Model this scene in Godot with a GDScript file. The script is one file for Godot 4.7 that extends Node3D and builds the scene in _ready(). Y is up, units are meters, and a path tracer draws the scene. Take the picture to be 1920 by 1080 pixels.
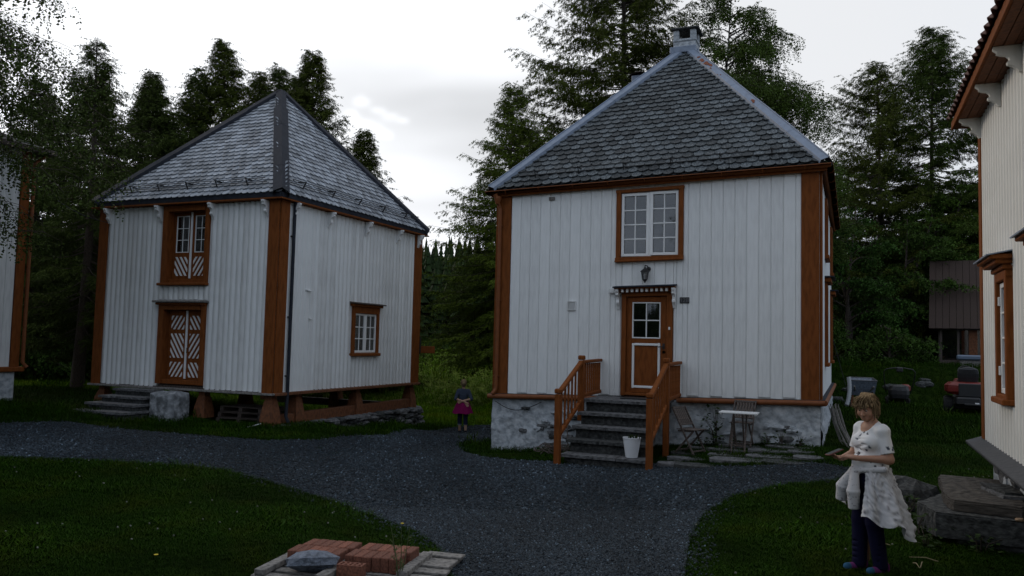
extends Node3D

const YAW := -0.398
const CP := [[-5.1, -17.7, -1.98], [-2.7, -23.5, -2.5], [-10.0, -19.8, -1.72], [-0.35, -18.5, -2.47], [6.0, -15.8, -1.9], [9.3, -23.7, -1.85], [3.5, -7.8, -2.1], [-1.3, -22.5, -2.57], [-1.2, -6.5, -2.1], [-6.0, -8.0, -2.08], [6.6, -11.3, -1.98], [-13.0, -20.0, -1.66], [2.0, -15.2, -2.27], [0.0, -2.0, -2.05], [12.5, -22.5, -1.77], [-2.5, -33.0, -2.75], [-9.0, -13.0, -2.0], [16.0, -26.0, -1.8], [-20.0, -30.0, -1.6], [20.0, -10.0, -1.9], [-22.0, -8.0, -1.9], [0.0, -12.0, -2.2], [0.0, 15.0, -2.0], [4.2, -15.3, -2.05], [-3.8, -20.6, -2.25], [5.2, -16.0, -1.88]]
const ROAD := [[-10.57, -16.04], [-9.64, -16.59], [-9.05, -16.89], [-8.13, -16.59], [-6.94, -16.33], [-5.75, -15.98], [-4.65, -15.80], [-3.74, -16.31], [-2.99, -18.16], [-2.33, -21.94], [-1.57, -23.34], [-1.07, -23.95], [-0.37, -24.23], [2.5, -25.4], [2.2, -24.0], [0.53, -22.25], [-0.30, -19.79], [-0.67, -19.36], [-1.10, -18.72], [-0.98, -17.78], [-0.48, -15.75], [0.18, -15.29], [0.87, -15.32], [0.91, -15.05], [2.58, -15.13], [2.81, -15.04], [3.20, -14.17], [4.06, -13.95], [5.22, -14.16], [5.55, -13.83], [5.65, -13.32], [5.00, -12.46], [4.20, -12.24], [3.21, -11.54], [2.48, -10.35], [2.00, -9.02], [1.64, -7.56], [0.95, -4.35], [0.9, 4.0], [-0.6, 4.0], [-0.11, -4.30], [-0.48, -7.38], [-0.73, -8.48], [-0.98, -9.02], [-1.59, -9.86], [-2.48, -10.94], [-3.48, -11.91], [-4.35, -12.61], [-5.40, -12.78], [-6.23, -12.78], [-7.85, -12.70], [-22.0, -11.8], [-22.0, -15.4]]

var M := {}
var taken := {}
var rng := RandomNumberGenerator.new()
var road_poly := PackedVector2Array()
var cache := {}

# ---------- mesh collector: triangles are given counter-clockwise seen from outside ----------
class MB:
	var v := PackedVector3Array()
	var n := PackedVector3Array()
	var c := PackedColorArray()
	var col := Color(1, 1, 1)
	func tri(a: Vector3, b: Vector3, d: Vector3) -> void:
		var nn := (b - a).cross(d - a).normalized()
		v.append_array([a, d, b]); n.append_array([nn, nn, nn]); c.append_array([col, col, col])
	func trin(a: Vector3, b: Vector3, d: Vector3, na: Vector3, nb: Vector3, nd: Vector3) -> void:
		v.append_array([a, d, b]); n.append_array([na, nd, nb]); c.append_array([col, col, col])
	func quad(a: Vector3, b: Vector3, d: Vector3, e: Vector3) -> void:
		tri(a, b, d); tri(a, d, e)
	func box(ctr: Vector3, size: Vector3, bs := Basis()) -> void:
		var h := size * 0.5
		var p := []
		for i in 8:
			p.append(ctr + bs * Vector3(h.x * (1 if i & 1 else -1), h.y * (1 if i & 2 else -1), h.z * (1 if i & 4 else -1)))
		quad(p[4], p[5], p[7], p[6]); quad(p[1], p[0], p[2], p[3]); quad(p[5], p[1], p[3], p[7])
		quad(p[0], p[4], p[6], p[2]); quad(p[6], p[7], p[3], p[2]); quad(p[0], p[1], p[5], p[4])
	# box with chamfered edges
	func cbox(ctr: Vector3, size: Vector3, ch := 0.006, bs := Basis()) -> void:
		var h := size * 0.5
		var k: float = min(ch, min(h.x, min(h.y, h.z)) * 0.8)
		var s := [-1.0, 1.0]
		var P := func(x: float, y: float, z: float) -> Vector3: return ctr + bs * Vector3(x, y, z)
		for sx in s:
			var x: float = sx * h.x
			var a: Vector3 = P.call(x, -h.y + k, -h.z + k); var b: Vector3 = P.call(x, h.y - k, -h.z + k)
			var d: Vector3 = P.call(x, h.y - k, h.z - k); var e: Vector3 = P.call(x, -h.y + k, h.z - k)
			if sx > 0: quad(a, b, d, e)
			else: quad(e, d, b, a)
		for sy in s:
			var y: float = sy * h.y
			var a: Vector3 = P.call(-h.x + k, y, -h.z + k); var b: Vector3 = P.call(h.x - k, y, -h.z + k)
			var d: Vector3 = P.call(h.x - k, y, h.z - k); var e: Vector3 = P.call(-h.x + k, y, h.z - k)
			if sy > 0: quad(e, d, b, a)
			else: quad(a, b, d, e)
		for sz in s:
			var z: float = sz * h.z
			var a: Vector3 = P.call(-h.x + k, -h.y + k, z); var b: Vector3 = P.call(h.x - k, -h.y + k, z)
			var d: Vector3 = P.call(h.x - k, h.y - k, z); var e: Vector3 = P.call(-h.x + k, h.y - k, z)
			if sz > 0: quad(a, b, d, e)
			else: quad(e, d, b, a)
		for s1 in s:
			for s2 in s:
				var a: Vector3 = P.call(s1 * h.x, s2 * (h.y - k), -h.z + k); var b: Vector3 = P.call(s1 * h.x, s2 * (h.y - k), h.z - k)
				var d: Vector3 = P.call(s1 * (h.x - k), s2 * h.y, h.z - k); var e: Vector3 = P.call(s1 * (h.x - k), s2 * h.y, -h.z + k)
				if s1 * s2 < 0: quad(a, b, d, e)
				else: quad(e, d, b, a)
				a = P.call(s1 * h.x, -h.y + k, s2 * (h.z - k)); b = P.call(s1 * h.x, h.y - k, s2 * (h.z - k))
				d = P.call(s1 * (h.x - k), h.y - k, s2 * h.z); e = P.call(s1 * (h.x - k), -h.y + k, s2 * h.z)
				if s1 * s2 > 0: quad(a, b, d, e)
				else: quad(e, d, b, a)
				a = P.call(-h.x + k, s1 * h.y, s2 * (h.z - k)); b = P.call(h.x - k, s1 * h.y, s2 * (h.z - k))
				d = P.call(h.x - k, s1 * (h.y - k), s2 * h.z); e = P.call(-h.x + k, s1 * (h.y - k), s2 * h.z)
				if s1 * s2 < 0: quad(a, b, d, e)
				else: quad(e, d, b, a)
				for s3 in s:
					var q1: Vector3 = P.call(s1 * h.x, s2 * (h.y - k), s3 * (h.z - k))
					var q2: Vector3 = P.call(s1 * (h.x - k), s2 * h.y, s3 * (h.z - k))
					var q3: Vector3 = P.call(s1 * (h.x - k), s2 * (h.y - k), s3 * h.z)
					if s1 * s2 * s3 > 0: tri(q1, q2, q3)
					else: tri(q1, q3, q2)
	# bar from a to b, w across, h along up
	func bar(a: Vector3, b: Vector3, w: float, h: float, up := Vector3.UP, ch := 0.0) -> void:
		var x := (b - a)
		var l := x.length()
		x = x / l
		var z := x.cross(up).normalized()
		var y := z.cross(x)
		if ch > 0.0: cbox((a + b) * 0.5, Vector3(l, h, w), ch, Basis(x, y, z))
		else: box((a + b) * 0.5, Vector3(l, h, w), Basis(x, y, z))
	# flat polygon (ccw in its xy) pulled from z0 to z1
	func prism(pts: PackedVector2Array, z0: float, z1: float, xf := Transform3D()) -> void:
		if Geometry2D.is_polygon_clockwise(pts): 
			pts = pts.duplicate(); pts.reverse()
		var t := Geometry2D.triangulate_polygon(pts)
		for i in range(0, t.size(), 3):
			var a := pts[t[i]]; var b := pts[t[i + 1]]; var d := pts[t[i + 2]]
			if (b - a).cross(d - a) < 0:
				var k := b; b = d; d = k
			tri(xf * Vector3(a.x, a.y, z1), xf * Vector3(b.x, b.y, z1), xf * Vector3(d.x, d.y, z1))
			tri(xf * Vector3(a.x, a.y, z0), xf * Vector3(d.x, d.y, z0), xf * Vector3(b.x, b.y, z0))
		for i in pts.size():
			var a := pts[i]; var b := pts[(i + 1) % pts.size()]
			quad(xf * Vector3(a.x, a.y, z0), xf * Vector3(b.x, b.y, z0), xf * Vector3(b.x, b.y, z1), xf * Vector3(a.x, a.y, z1))
	func tube(pts: Array, radii: Array, sides := 8, caps := true) -> void:
		var rings := []
		var ref := Vector3(0.31, 0.9, 0.27).normalized()
		var d0: Vector3 = (pts[1] - pts[0]).normalized()
		if absf(d0.dot(ref)) > 0.9: ref = Vector3(1, 0.1, 0.2).normalized()
		var u: Vector3 = d0.cross(ref).normalized()
		for i in pts.size():
			var d: Vector3 = (pts[min(i + 1, pts.size() - 1)] - pts[max(i - 1, 0)]).normalized()
			u = (u - d * u.dot(d)).normalized()
			var w := d.cross(u)
			var r: float = radii[min(i, radii.size() - 1)]
			var ring := []
			for k in sides:
				var an := TAU * k / sides
				var o := u * cos(an) + w * sin(an)
				ring.append([pts[i] + o * r, o])
			rings.append(ring)
		for i in rings.size() - 1:
			for k in sides:
				var a = rings[i][k]; var b = rings[i][(k + 1) % sides]; var d = rings[i + 1][(k + 1) % sides]; var e = rings[i + 1][k]
				trin(a[0], b[0], d[0], a[1], b[1], d[1]); trin(a[0], d[0], e[0], a[1], d[1], e[1])
		if caps:
			for k in range(1, sides - 1):
				tri(rings[0][0][0], rings[0][k + 1][0], rings[0][k][0])
				tri(rings[-1][0][0], rings[-1][k][0], rings[-1][k + 1][0])
	# profile of (radius, height) points turned about y
	func lathe(prof: Array, sides := 16, xf := Transform3D()) -> void:
		for i in prof.size() - 1:
			var p: Vector2 = prof[i]; var q: Vector2 = prof[i + 1]
			var t := q - p
			var nn := Vector2(t.y, -t.x).normalized()
			for k in sides:
				var a0 := TAU * k / sides; var a1 := TAU * (k + 1) / sides
				var d0 := Vector3(cos(a0), 0, -sin(a0)); var d1 := Vector3(cos(a1), 0, -sin(a1))
				var n0: Vector3 = xf.basis * (d0 * nn.x + Vector3(0, nn.y, 0)); var n1: Vector3 = xf.basis * (d1 * nn.x + Vector3(0, nn.y, 0))
				var A: Vector3 = xf * (d0 * p.x + Vector3(0, p.y, 0)); var B: Vector3 = xf * (d1 * p.x + Vector3(0, p.y, 0))
				var C: Vector3 = xf * (d1 * q.x + Vector3(0, q.y, 0)); var D: Vector3 = xf * (d0 * q.x + Vector3(0, q.y, 0))
				if p.x > 1e-5: trin(A, B, C, n0, n1, n1)
				if q.x > 1e-5: trin(A, C, D, n0, n1, n0)
	# lump of rock: a box-ish ball with uneven radius
	func rock(ctr: Vector3, size: Vector3, sd: int, bs := Basis(), rough := 0.22, sq := 3.2, seg := 6) -> void:
		var r := RandomNumberGenerator.new(); r.seed = sd
		var off := []
		for i in seg * 2 + 2: 
			off.append([])
			for j in seg + 1: off[i].append(1.0 + r.randf_range(-rough, rough))
		var P := func(i: int, j: int) -> Vector3:
			var ii := i % (seg * 2)
			var th := PI * j / seg; var ph := TAU * ii / (seg * 2)
			var d := Vector3(sin(th) * cos(ph), cos(th), sin(th) * sin(ph))
			var e := pow(pow(absf(d.x), sq) + pow(absf(d.y), sq) + pow(absf(d.z), sq), -1.0 / sq)
			var k: float = off[0 if j == 0 or j == seg else ii][j]
			return ctr + bs * (d * e * k * size * 0.5)
		for i in seg * 2:
			for j in seg:
				var a: Vector3 = P.call(i, j); var b: Vector3 = P.call(i + 1, j); var d: Vector3 = P.call(i + 1, j + 1); var e: Vector3 = P.call(i, j + 1)
				if j > 0: tri(a, b, d)
				if j < seg - 1: tri(a, d, e)
	func mesh() -> ArrayMesh:
		var arr := []
		arr.resize(Mesh.ARRAY_MAX)
		arr[Mesh.ARRAY_VERTEX] = v; arr[Mesh.ARRAY_NORMAL] = n; arr[Mesh.ARRAY_COLOR] = c
		var m := ArrayMesh.new()
		m.add_surface_from_arrays(Mesh.PRIMITIVE_TRIANGLES, arr)
		return m

# ---------- naming, labels ----------
func numbered(called: String) -> String:
	taken[called] = taken.get(called, -1) + 1
	return called if taken[called] == 0 else "%s_%03d" % [called, taken[called]]
func thing(called: String, label: String, category: String, at := Vector3.ZERO, turn := 0.0, group := "") -> Node3D:
	var o := Node3D.new()
	o.name = numbered(called)
	add_child(o)
	o.position = at; o.rotation.y = turn
	tag(o, label, category, group)
	return o
func tag(o: Node, label: String, category: String, group := "") -> void:
	o.set_meta("label", label); o.set_meta("category", category)
	if group != "": o.set_meta("group", group)
func part(parent: Node, called: String, mesh: Mesh, mat: Material, xf := Transform3D()) -> MeshInstance3D:
	var o := MeshInstance3D.new()
	o.name = called if parent != self else numbered(called)
	o.mesh = mesh
	o.material_override = mat
	o.transform = xf
	parent.add_child(o, true)
	return o
func T(p: Vector3, b := Basis()) -> Transform3D: return Transform3D(b, p)
func pbox(parent: Node, called: String, ctr: Vector3, size: Vector3, mat: Material, ch := 0.006, bs := Basis()) -> MeshInstance3D:
	return part(parent, called, box_mesh(size, ch), mat, Transform3D(bs, ctr))
func box_mesh(size: Vector3, ch := 0.006) -> ArrayMesh:
	var key := "%.3f,%.3f,%.3f,%.4f" % [size.x, size.y, size.z, ch]
	if not cache.has(key):
		var m := MB.new()
		if ch > 0.0: m.cbox(Vector3.ZERO, size, ch)
		else: m.box(Vector3.ZERO, size)
		cache[key] = m.mesh()
	return cache[key]
func pbar(parent: Node, called: String, a: Vector3, b: Vector3, w: float, h: float, mat: Material, ch := 0.006, up := Vector3.UP) -> MeshInstance3D:
	var x := (b - a)
	var l := x.length()
	x = x / l
	var z := x.cross(up).normalized()
	return part(parent, called, box_mesh(Vector3(l, h, w), ch), mat, Transform3D(Basis(x, z.cross(x), z), (a + b) * 0.5))

# ---------- terrain ----------
func ss(a: float, b: float, x: float) -> float:
	var t := clampf((x - a) / (b - a), 0, 1)
	return t * t * (3 - 2 * t)
func gh(x: float, z: float) -> float:
	var s := 0.0
	var w := 0.0
	for q in CP:
		var d2: float = (x - q[0]) * (x - q[0]) + (z - q[1]) * (z - q[1]) + 0.6
		var k := 1.0 / (d2 * sqrt(d2))
		s += k * q[2]; w += k
	var y := s / w
	var r := ss(6, 9, x)
	y += 1.27 * ss(27.6, 30.2, -z + 0.06 * (x - 14)) * r
	y += 1.3 * ss(30, 62, -z) * (1 - r)
	y += 12.5 * ss(60, 190, sqrt(x * x + z * z)) * ss(20, 80, -z)
	return y
var hgrid := PackedFloat32Array()
func make_heights() -> void:
	for j in 131:
		for i in 181: hgrid.append(gh(-45 + i * 0.5, -62 + j * 0.5))
func on(x: float, z: float, up := 0.0) -> Vector3:
	var u := (x + 45) * 2; var v := (z + 62) * 2
	if u < 0 or v < 0 or u >= 180 or v >= 130: return Vector3(x, gh(x, z) + up, z)
	var i := int(u); var j := int(v)
	var a := j * 181 + i
	return Vector3(x, lerpf(lerpf(hgrid[a], hgrid[a + 1], u - i), lerpf(hgrid[a + 181], hgrid[a + 182], u - i), v - j) + up, z)

# ---------- materials ----------
func noise_tex(freq: float, ramp: Array, seed_: int, size := 512, octaves := 4, normal := 0.0, kind := FastNoiseLite.TYPE_SIMPLEX_SMOOTH) -> Texture2D:
	var f := FastNoiseLite.new()
	f.noise_type = kind; f.frequency = freq; f.seed = seed_; f.fractal_octaves = octaves
	var t := NoiseTexture2D.new()
	t.width = size; t.height = size; t.seamless = true; t.noise = f
	if normal > 0.0:
		t.as_normal_map = true; t.bump_strength = normal
	elif ramp:
		var g := Gradient.new()
		var offs := PackedFloat32Array(); var cols := PackedColorArray()
		for i in ramp.size():
			offs.append(ramp[i][0]); cols.append(ramp[i][1])
		g.offsets = offs; g.colors = cols
		t.color_ramp = g
	return t
func lin(r: float, g: float, b: float) -> Color: return Color(r, g, b).linear_to_srgb()
# triplanar material: base colour (linear) varied by a noise picture between two shades
func mat(name_: String, base: Color, rough: float, vary := 0.0, scale := Vector3(1, 1, 1), o := {}) -> StandardMaterial3D:
	var m := StandardMaterial3D.new()
	m.resource_name = name_
	m.roughness = rough
	m.uv1_triplanar = true
	m.uv1_world_triplanar = o.get("world", false)
	m.uv1_scale = scale
	if vary > 0.0:
		var lo: Color = o.get("dark", Color(base.r * (1 - vary), base.g * (1 - vary), base.b * (1 - vary)))
		var hi: Color = o.get("light", Color(base.r * (1 + vary * 0.6), base.g * (1 + vary * 0.6), base.b * (1 + vary * 0.6)))
		var a: float = o.get("lo", 0.2); var b: float = o.get("hi", 0.8)
		m.albedo_texture = noise_tex(o.get("freq", 0.02), [[a, lo.linear_to_srgb()], [0.5, base.linear_to_srgb()], [b, hi.linear_to_srgb()]], o.get("seed", 1), o.get("size", 256), o.get("oct", 4))
	else:
		m.albedo_color = base.linear_to_srgb()
	if o.has("bump"):
		m.normal_enabled = true
		m.normal_texture = noise_tex(o.get("bfreq", 0.03), [], o.get("seed", 1) + 7, 256, 4, o.bump)
		m.normal_scale = o.get("nscale", 1.0)
	m.metallic = o.get("metal", 0.0)
	m.metallic_specular = o.get("spec", 0.5)
	if o.get("vcol", false): m.vertex_color_use_as_albedo = true
	m.cull_mode = BaseMaterial3D.CULL_DISABLED
	return m
func plain(name_: String, base: Color, rough: float, metal := 0.0, vcol := false) -> StandardMaterial3D:
	var m := StandardMaterial3D.new()
	m.resource_name = name_
	m.albedo_color = base.linear_to_srgb(); m.roughness = rough; m.metallic = metal
	m.vertex_color_use_as_albedo = vcol
	m.cull_mode = BaseMaterial3D.CULL_DISABLED
	return m
func make_materials() -> void:
	M.white = mat("white_paint", Color(0.74, 0.745, 0.735), 0.55, 0.07, Vector3(1.6, 0.22, 1.6), {"freq": 0.03, "seed": 3, "bump": 2.0, "nscale": 0.25, "bfreq": 0.05})
	M.white2 = mat("white_paint_worn", Color(0.68, 0.68, 0.665), 0.6, 0.1, Vector3(1.6, 0.22, 1.6), {"freq": 0.03, "seed": 4, "bump": 2.0, "nscale": 0.3, "bfreq": 0.05})
	M.white3 = mat("white_paint_fresh", Color(0.78, 0.785, 0.775), 0.5, 0.04, Vector3(1.6, 0.22, 1.6), {"freq": 0.03, "seed": 5, "bump": 2.0, "nscale": 0.2, "bfreq": 0.05})
	M.cream = mat("cream_paint", Color(0.73, 0.715, 0.67), 0.55, 0.05, Vector3(1.6, 0.25, 1.6), {"freq": 0.03, "seed": 6})
	M.trim = plain("white_gloss_paint", Color(0.76, 0.76, 0.75), 0.35)
	M.brown = mat("brown_paint", Color(0.18, 0.056, 0.015), 0.65, 0.22, Vector3(1.2, 0.25, 1.2), {"spec": 0.2, "freq": 0.04, "seed": 8, "bump": 2.0, "nscale": 0.25})
	M.brown2 = mat("brown_gutter_paint", Color(0.19, 0.062, 0.02), 0.5, 0.15, Vector3(0.8, 0.8, 0.8), {"spec": 0.35, "freq": 0.03, "seed": 9})
	M.rawbrown = mat("weathered_brown_beam", Color(0.15, 0.052, 0.018), 0.8, 0.4, Vector3(1.0, 0.6, 1.0), {"freq": 0.05, "seed": 10, "bump": 4.0, "nscale": 0.5})
	for i in 4:
		var k: float = [0.7, 0.95, 1.15, 1.45][i]
		M["slate%d" % i] = mat("blue_slate_%d" % i, Color(0.26, 0.28, 0.31) * k, 0.55, 0.35, Vector3(2.5, 2.5, 2.5), {"freq": 0.03, "seed": 20 + i, "bump": 5.0, "nscale": 0.45, "world": true, "spec": 0.35})
		M["oldslate%d" % i] = mat("old_slate_%d" % i, Color(0.056, 0.066, 0.074) * [0.6, 0.9, 1.25, 1.7][i], 0.6, 0.75, Vector3(2.2, 2.2, 2.2), {"freq": 0.035, "seed": 30 + i, "bump": 7.0, "nscale": 0.6, "world": true, "spec": 0.35, "light": Color(0.17, 0.185, 0.185) * [0.6, 0.9, 1.1, 1.5][i]})
	M.deck = plain("roof_underlay", Color(0.03, 0.032, 0.035), 0.8)
	M.darkmetal = mat("dark_sheet_metal", Color(0.026, 0.029, 0.038), 0.7, 0.2, Vector3(1, 1, 1), {"freq": 0.02, "seed": 41, "spec": 0.25})
	M.zinc = mat("pale_blue_zinc", Color(0.19, 0.23, 0.30), 0.55, 0.16, Vector3(0.7, 0.7, 0.7), {"freq": 0.03, "seed": 42})
	M.rust = mat("rust", Color(0.20, 0.06, 0.025), 0.9, 0.5, Vector3(4, 4, 4), {"freq": 0.04, "seed": 43})
	M.black = plain("black_iron", Color(0.012, 0.012, 0.013), 0.5)
	M.plaster = mat("whitewashed_plaster", Color(0.42, 0.45, 0.48), 0.9, 0.35, Vector3(0.4, 0.4, 0.4), {"freq": 0.03, "seed": 44, "dark": Color(0.25, 0.265, 0.28), "lo": 0.08, "hi": 0.62, "light": Color(0.48, 0.5, 0.52), "bump": 9.0, "nscale": 0.5, "oct": 6, "size": 512})
	M.oldplaster = mat("dirty_whitewash", Color(0.2, 0.21, 0.22), 0.95, 0.5, Vector3(0.6, 0.6, 0.6), {"freq": 0.03, "seed": 71, "bump": 9.0, "nscale": 0.5, "oct": 5, "light": Color(0.36, 0.37, 0.385)})
	M.stone = mat("grey_stone", Color(0.115, 0.115, 0.118), 0.9, 0.55, Vector3(1.2, 1.2, 1.2), {"freq": 0.03, "seed": 45, "bump": 10.0, "nscale": 0.8, "oct": 6, "world": true})
	M.stone2 = mat("dark_lichen_stone", Color(0.036, 0.038, 0.038), 0.9, 0.6, Vector3(1.1, 1.1, 1.1), {"freq": 0.04, "seed": 46, "bump": 10.0, "nscale": 0.8, "oct": 6, "world": true, "light": Color(0.08, 0.084, 0.08)})
	M.stone3 = mat("brownish_slab", Color(0.06, 0.051, 0.042), 0.9, 0.5, Vector3(0.7, 2.5, 0.7), {"freq": 0.04, "seed": 47, "bump": 10.0, "nscale": 0.8, "oct": 6, "world": true})
	M.greywood = mat("weathered_wood", Color(0.20, 0.185, 0.17), 0.85, 0.45, Vector3(1.2, 1.2, 1.2), {"freq": 0.05, "seed": 48, "bump": 6.0, "nscale": 0.5})
	M.shedroof = mat("dark_brown_roof_board", Color(0.05, 0.03, 0.022), 0.85, 0.5, Vector3(2, 0.6, 2), {"freq": 0.05, "seed": 66})
	M.darkwood = mat("dark_worn_wood", Color(0.075, 0.055, 0.045), 0.75, 0.6, Vector3(2.5, 2.5, 2.5), {"freq": 0.05, "seed": 49, "light": Color(0.19, 0.15, 0.13)})
	M.bark = mat("conifer_bark", Color(0.06, 0.045, 0.035), 0.95, 0.5, Vector3(3, 0.8, 3), {"freq": 0.05, "seed": 50, "bump": 10.0})
	M.birchbark = mat("birch_bark", Color(0.32, 0.31, 0.29), 0.8, 0.7, Vector3(2, 5, 2), {"freq": 0.04, "seed": 51, "dark": Color(0.03, 0.03, 0.03), "lo": 0.3})
	for i in 3:
		M["brick%d" % i] = mat("red_brick_%d" % i, Color(0.19, 0.068, 0.04) * [0.8, 1.0, 1.2][i], 0.9, 0.4, Vector3(3, 3, 3), {"freq": 0.05, "seed": 52 + i, "bump": 5.0, "nscale": 0.5})
	M.glass = StandardMaterial3D.new()
	M.glass.resource_name = "window_glass"
	M.glass.albedo_color = Color(0.05, 0.06, 0.07, 0.4); M.glass.roughness = 0.03
	M.glass.transparency = BaseMaterial3D.TRANSPARENCY_ALPHA
	M.glass.metallic_specular = 1.0
	M.glass.clearcoat_enabled = true; M.glass.clearcoat = 1.0; M.glass.clearcoat_roughness = 0.02
	M.tarred = mat("tarred_board", Color(0.05, 0.052, 0.058), 0.7, 0.35, Vector3(1, 1, 1), {"freq": 0.04, "seed": 67})
	M.tileedge = mat("dull_clay_tile", Color(0.085, 0.038, 0.028), 0.85, 0.4, Vector3(2, 2, 2), {"seed": 68})
	M.pot = plain("white_glazed_pot", Color(0.75, 0.76, 0.78), 0.3)
	M.soil = mat("dark_soil", Color(0.02, 0.016, 0.012), 1.0, 0.5, Vector3(4, 4, 4), {"seed": 60})
	# ground: turf soil and gravel, each with coarse patches and fine grain
	var g := mat("turf", Color(0.011, 0.023, 0.003), 1.0, 0.5, Vector3(0.5, 0.5, 0.5), {"freq": 0.012, "seed": 61, "size": 512, "oct": 6, "bump": 8.0, "bfreq": 0.09, "world": true, "spec": 0.1, "dark": Color(0.007, 0.014, 0.002), "light": Color(0.018, 0.033, 0.004)})
	M.turf = g
	M.meadow = mat("meadow_turf_painted_sun", Color(0.075, 0.105, 0.015), 1.0, 0.5, Vector3(0.5, 0.5, 0.5), {"freq": 0.03, "seed": 69, "oct": 6, "bump": 8.0, "bfreq": 0.09, "world": true, "spec": 0.1})  # yellower grass colour, raised to carry the brightness of sunlight
	var r := mat("gravel", Color(0.014, 0.024, 0.033), 0.95, 0.6, Vector3(0.55, 0.55, 0.55), {"freq": 0.16, "seed": 62, "size": 1024, "oct": 3, "bump": 14.0, "bfreq": 0.16, "world": true, "spec": 0.3, "dark": Color(0.005, 0.010, 0.015), "light": Color(0.046, 0.068, 0.09), "lo": 0.25, "hi": 0.75})
	r.detail_enabled = true
	r.detail_blend_mode = BaseMaterial3D.BLEND_MODE_MUL
	r.detail_albedo = noise_tex(0.01, [[0.25, Color(0.72, 0.74, 0.78)], [0.7, Color(1, 1, 1)]], 63, 256, 4)
	r.detail_uv_layer = BaseMaterial3D.DETAIL_UV_1
	r.detail_enabled = false
	M.gravel = r
	M.pebble = plain("gravel_stone", Color(1, 1, 1), 0.9, 0.0, true)
	M.blade = plain("grass_blade", Color(1, 1, 1), 0.6, 0.0, true)
	M.blade.backlight = Color(0.25, 0.25, 0.25)
	M.blade.metallic_specular = 0.12
	M.leaf = plain("leaf", Color(1, 1, 1), 0.55, 0.0, true)
	M.leaf.backlight = Color(0.6, 0.6, 0.6)
	M.leaf.metallic_specular = 0.15
	M.needle = plain("needles", Color(1, 1, 1), 0.6, 0.0, true)
	M.needle.metallic_specular = 0.12
	M.needle.backlight = Color(0.45, 0.45, 0.45)

func _ready() -> void:
	rng.seed = 411
	for p in ROAD: road_poly.append(Vector2(p[0], p[1]))
	# camera
	var cam := Camera3D.new()
	cam.name = "camera"
	cam.fov = 39.06
	cam.basis = Basis(Vector3.RIGHT, 0.06467) * Basis(Vector3.BACK, 0.02438)
	cam.near = 0.1; cam.far = 1500.0
	cam.current = true
	add_child(cam)
	# sky, exposure
	var we := WorldEnvironment.new()
	we.name = "world_environment"
	var env := Environment.new()
	env.background_mode = Environment.BG_SKY
	env.tonemap_mode = Environment.TONE_MAPPER_LINEAR
	env.tonemap_exposure = 1.27
	env.sdfgi_enabled = true; env.ssao_enabled = true; env.ssil_enabled = true
	var sky := Sky.new()
	var sm := PanoramaSkyMaterial.new()
	sm.panorama = ImageTexture.create_from_image(sky_image())
	sky.sky_material = sm
	env.sky = sky
	we.environment = env
	add_child(we)
	# low weak sun behind cloud, beyond the storehouse
	var sun := DirectionalLight3D.new()
	sun.name = "sun"
	sun.light_energy = 0.2; sun.light_angular_distance = 16.0
	sun.light_color = Color(1.0, 0.93, 0.84)
	sun.shadow_enabled = true
	sun.basis = Basis.looking_at(-dir_of(-44.0, 24.0), Vector3.UP)
	add_child(sun)
	make_materials()
	make_heights()
	print("materials")
	build_ground()
	print("ground")
	build_storehouse()
	build_house()
	build_right_house()
	build_left_house()
	print("buildings")
	build_trees()
	print("trees")
	build_yard()
	print("yard")
	build_people()
	print("people")
	build_grass()
	print("done")

func dir_of(az: float, el: float) -> Vector3:
	var a := deg_to_rad(az); var e := deg_to_rad(el)
	return Vector3(sin(a) * cos(e), sin(e), -cos(a) * cos(e))

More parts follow.
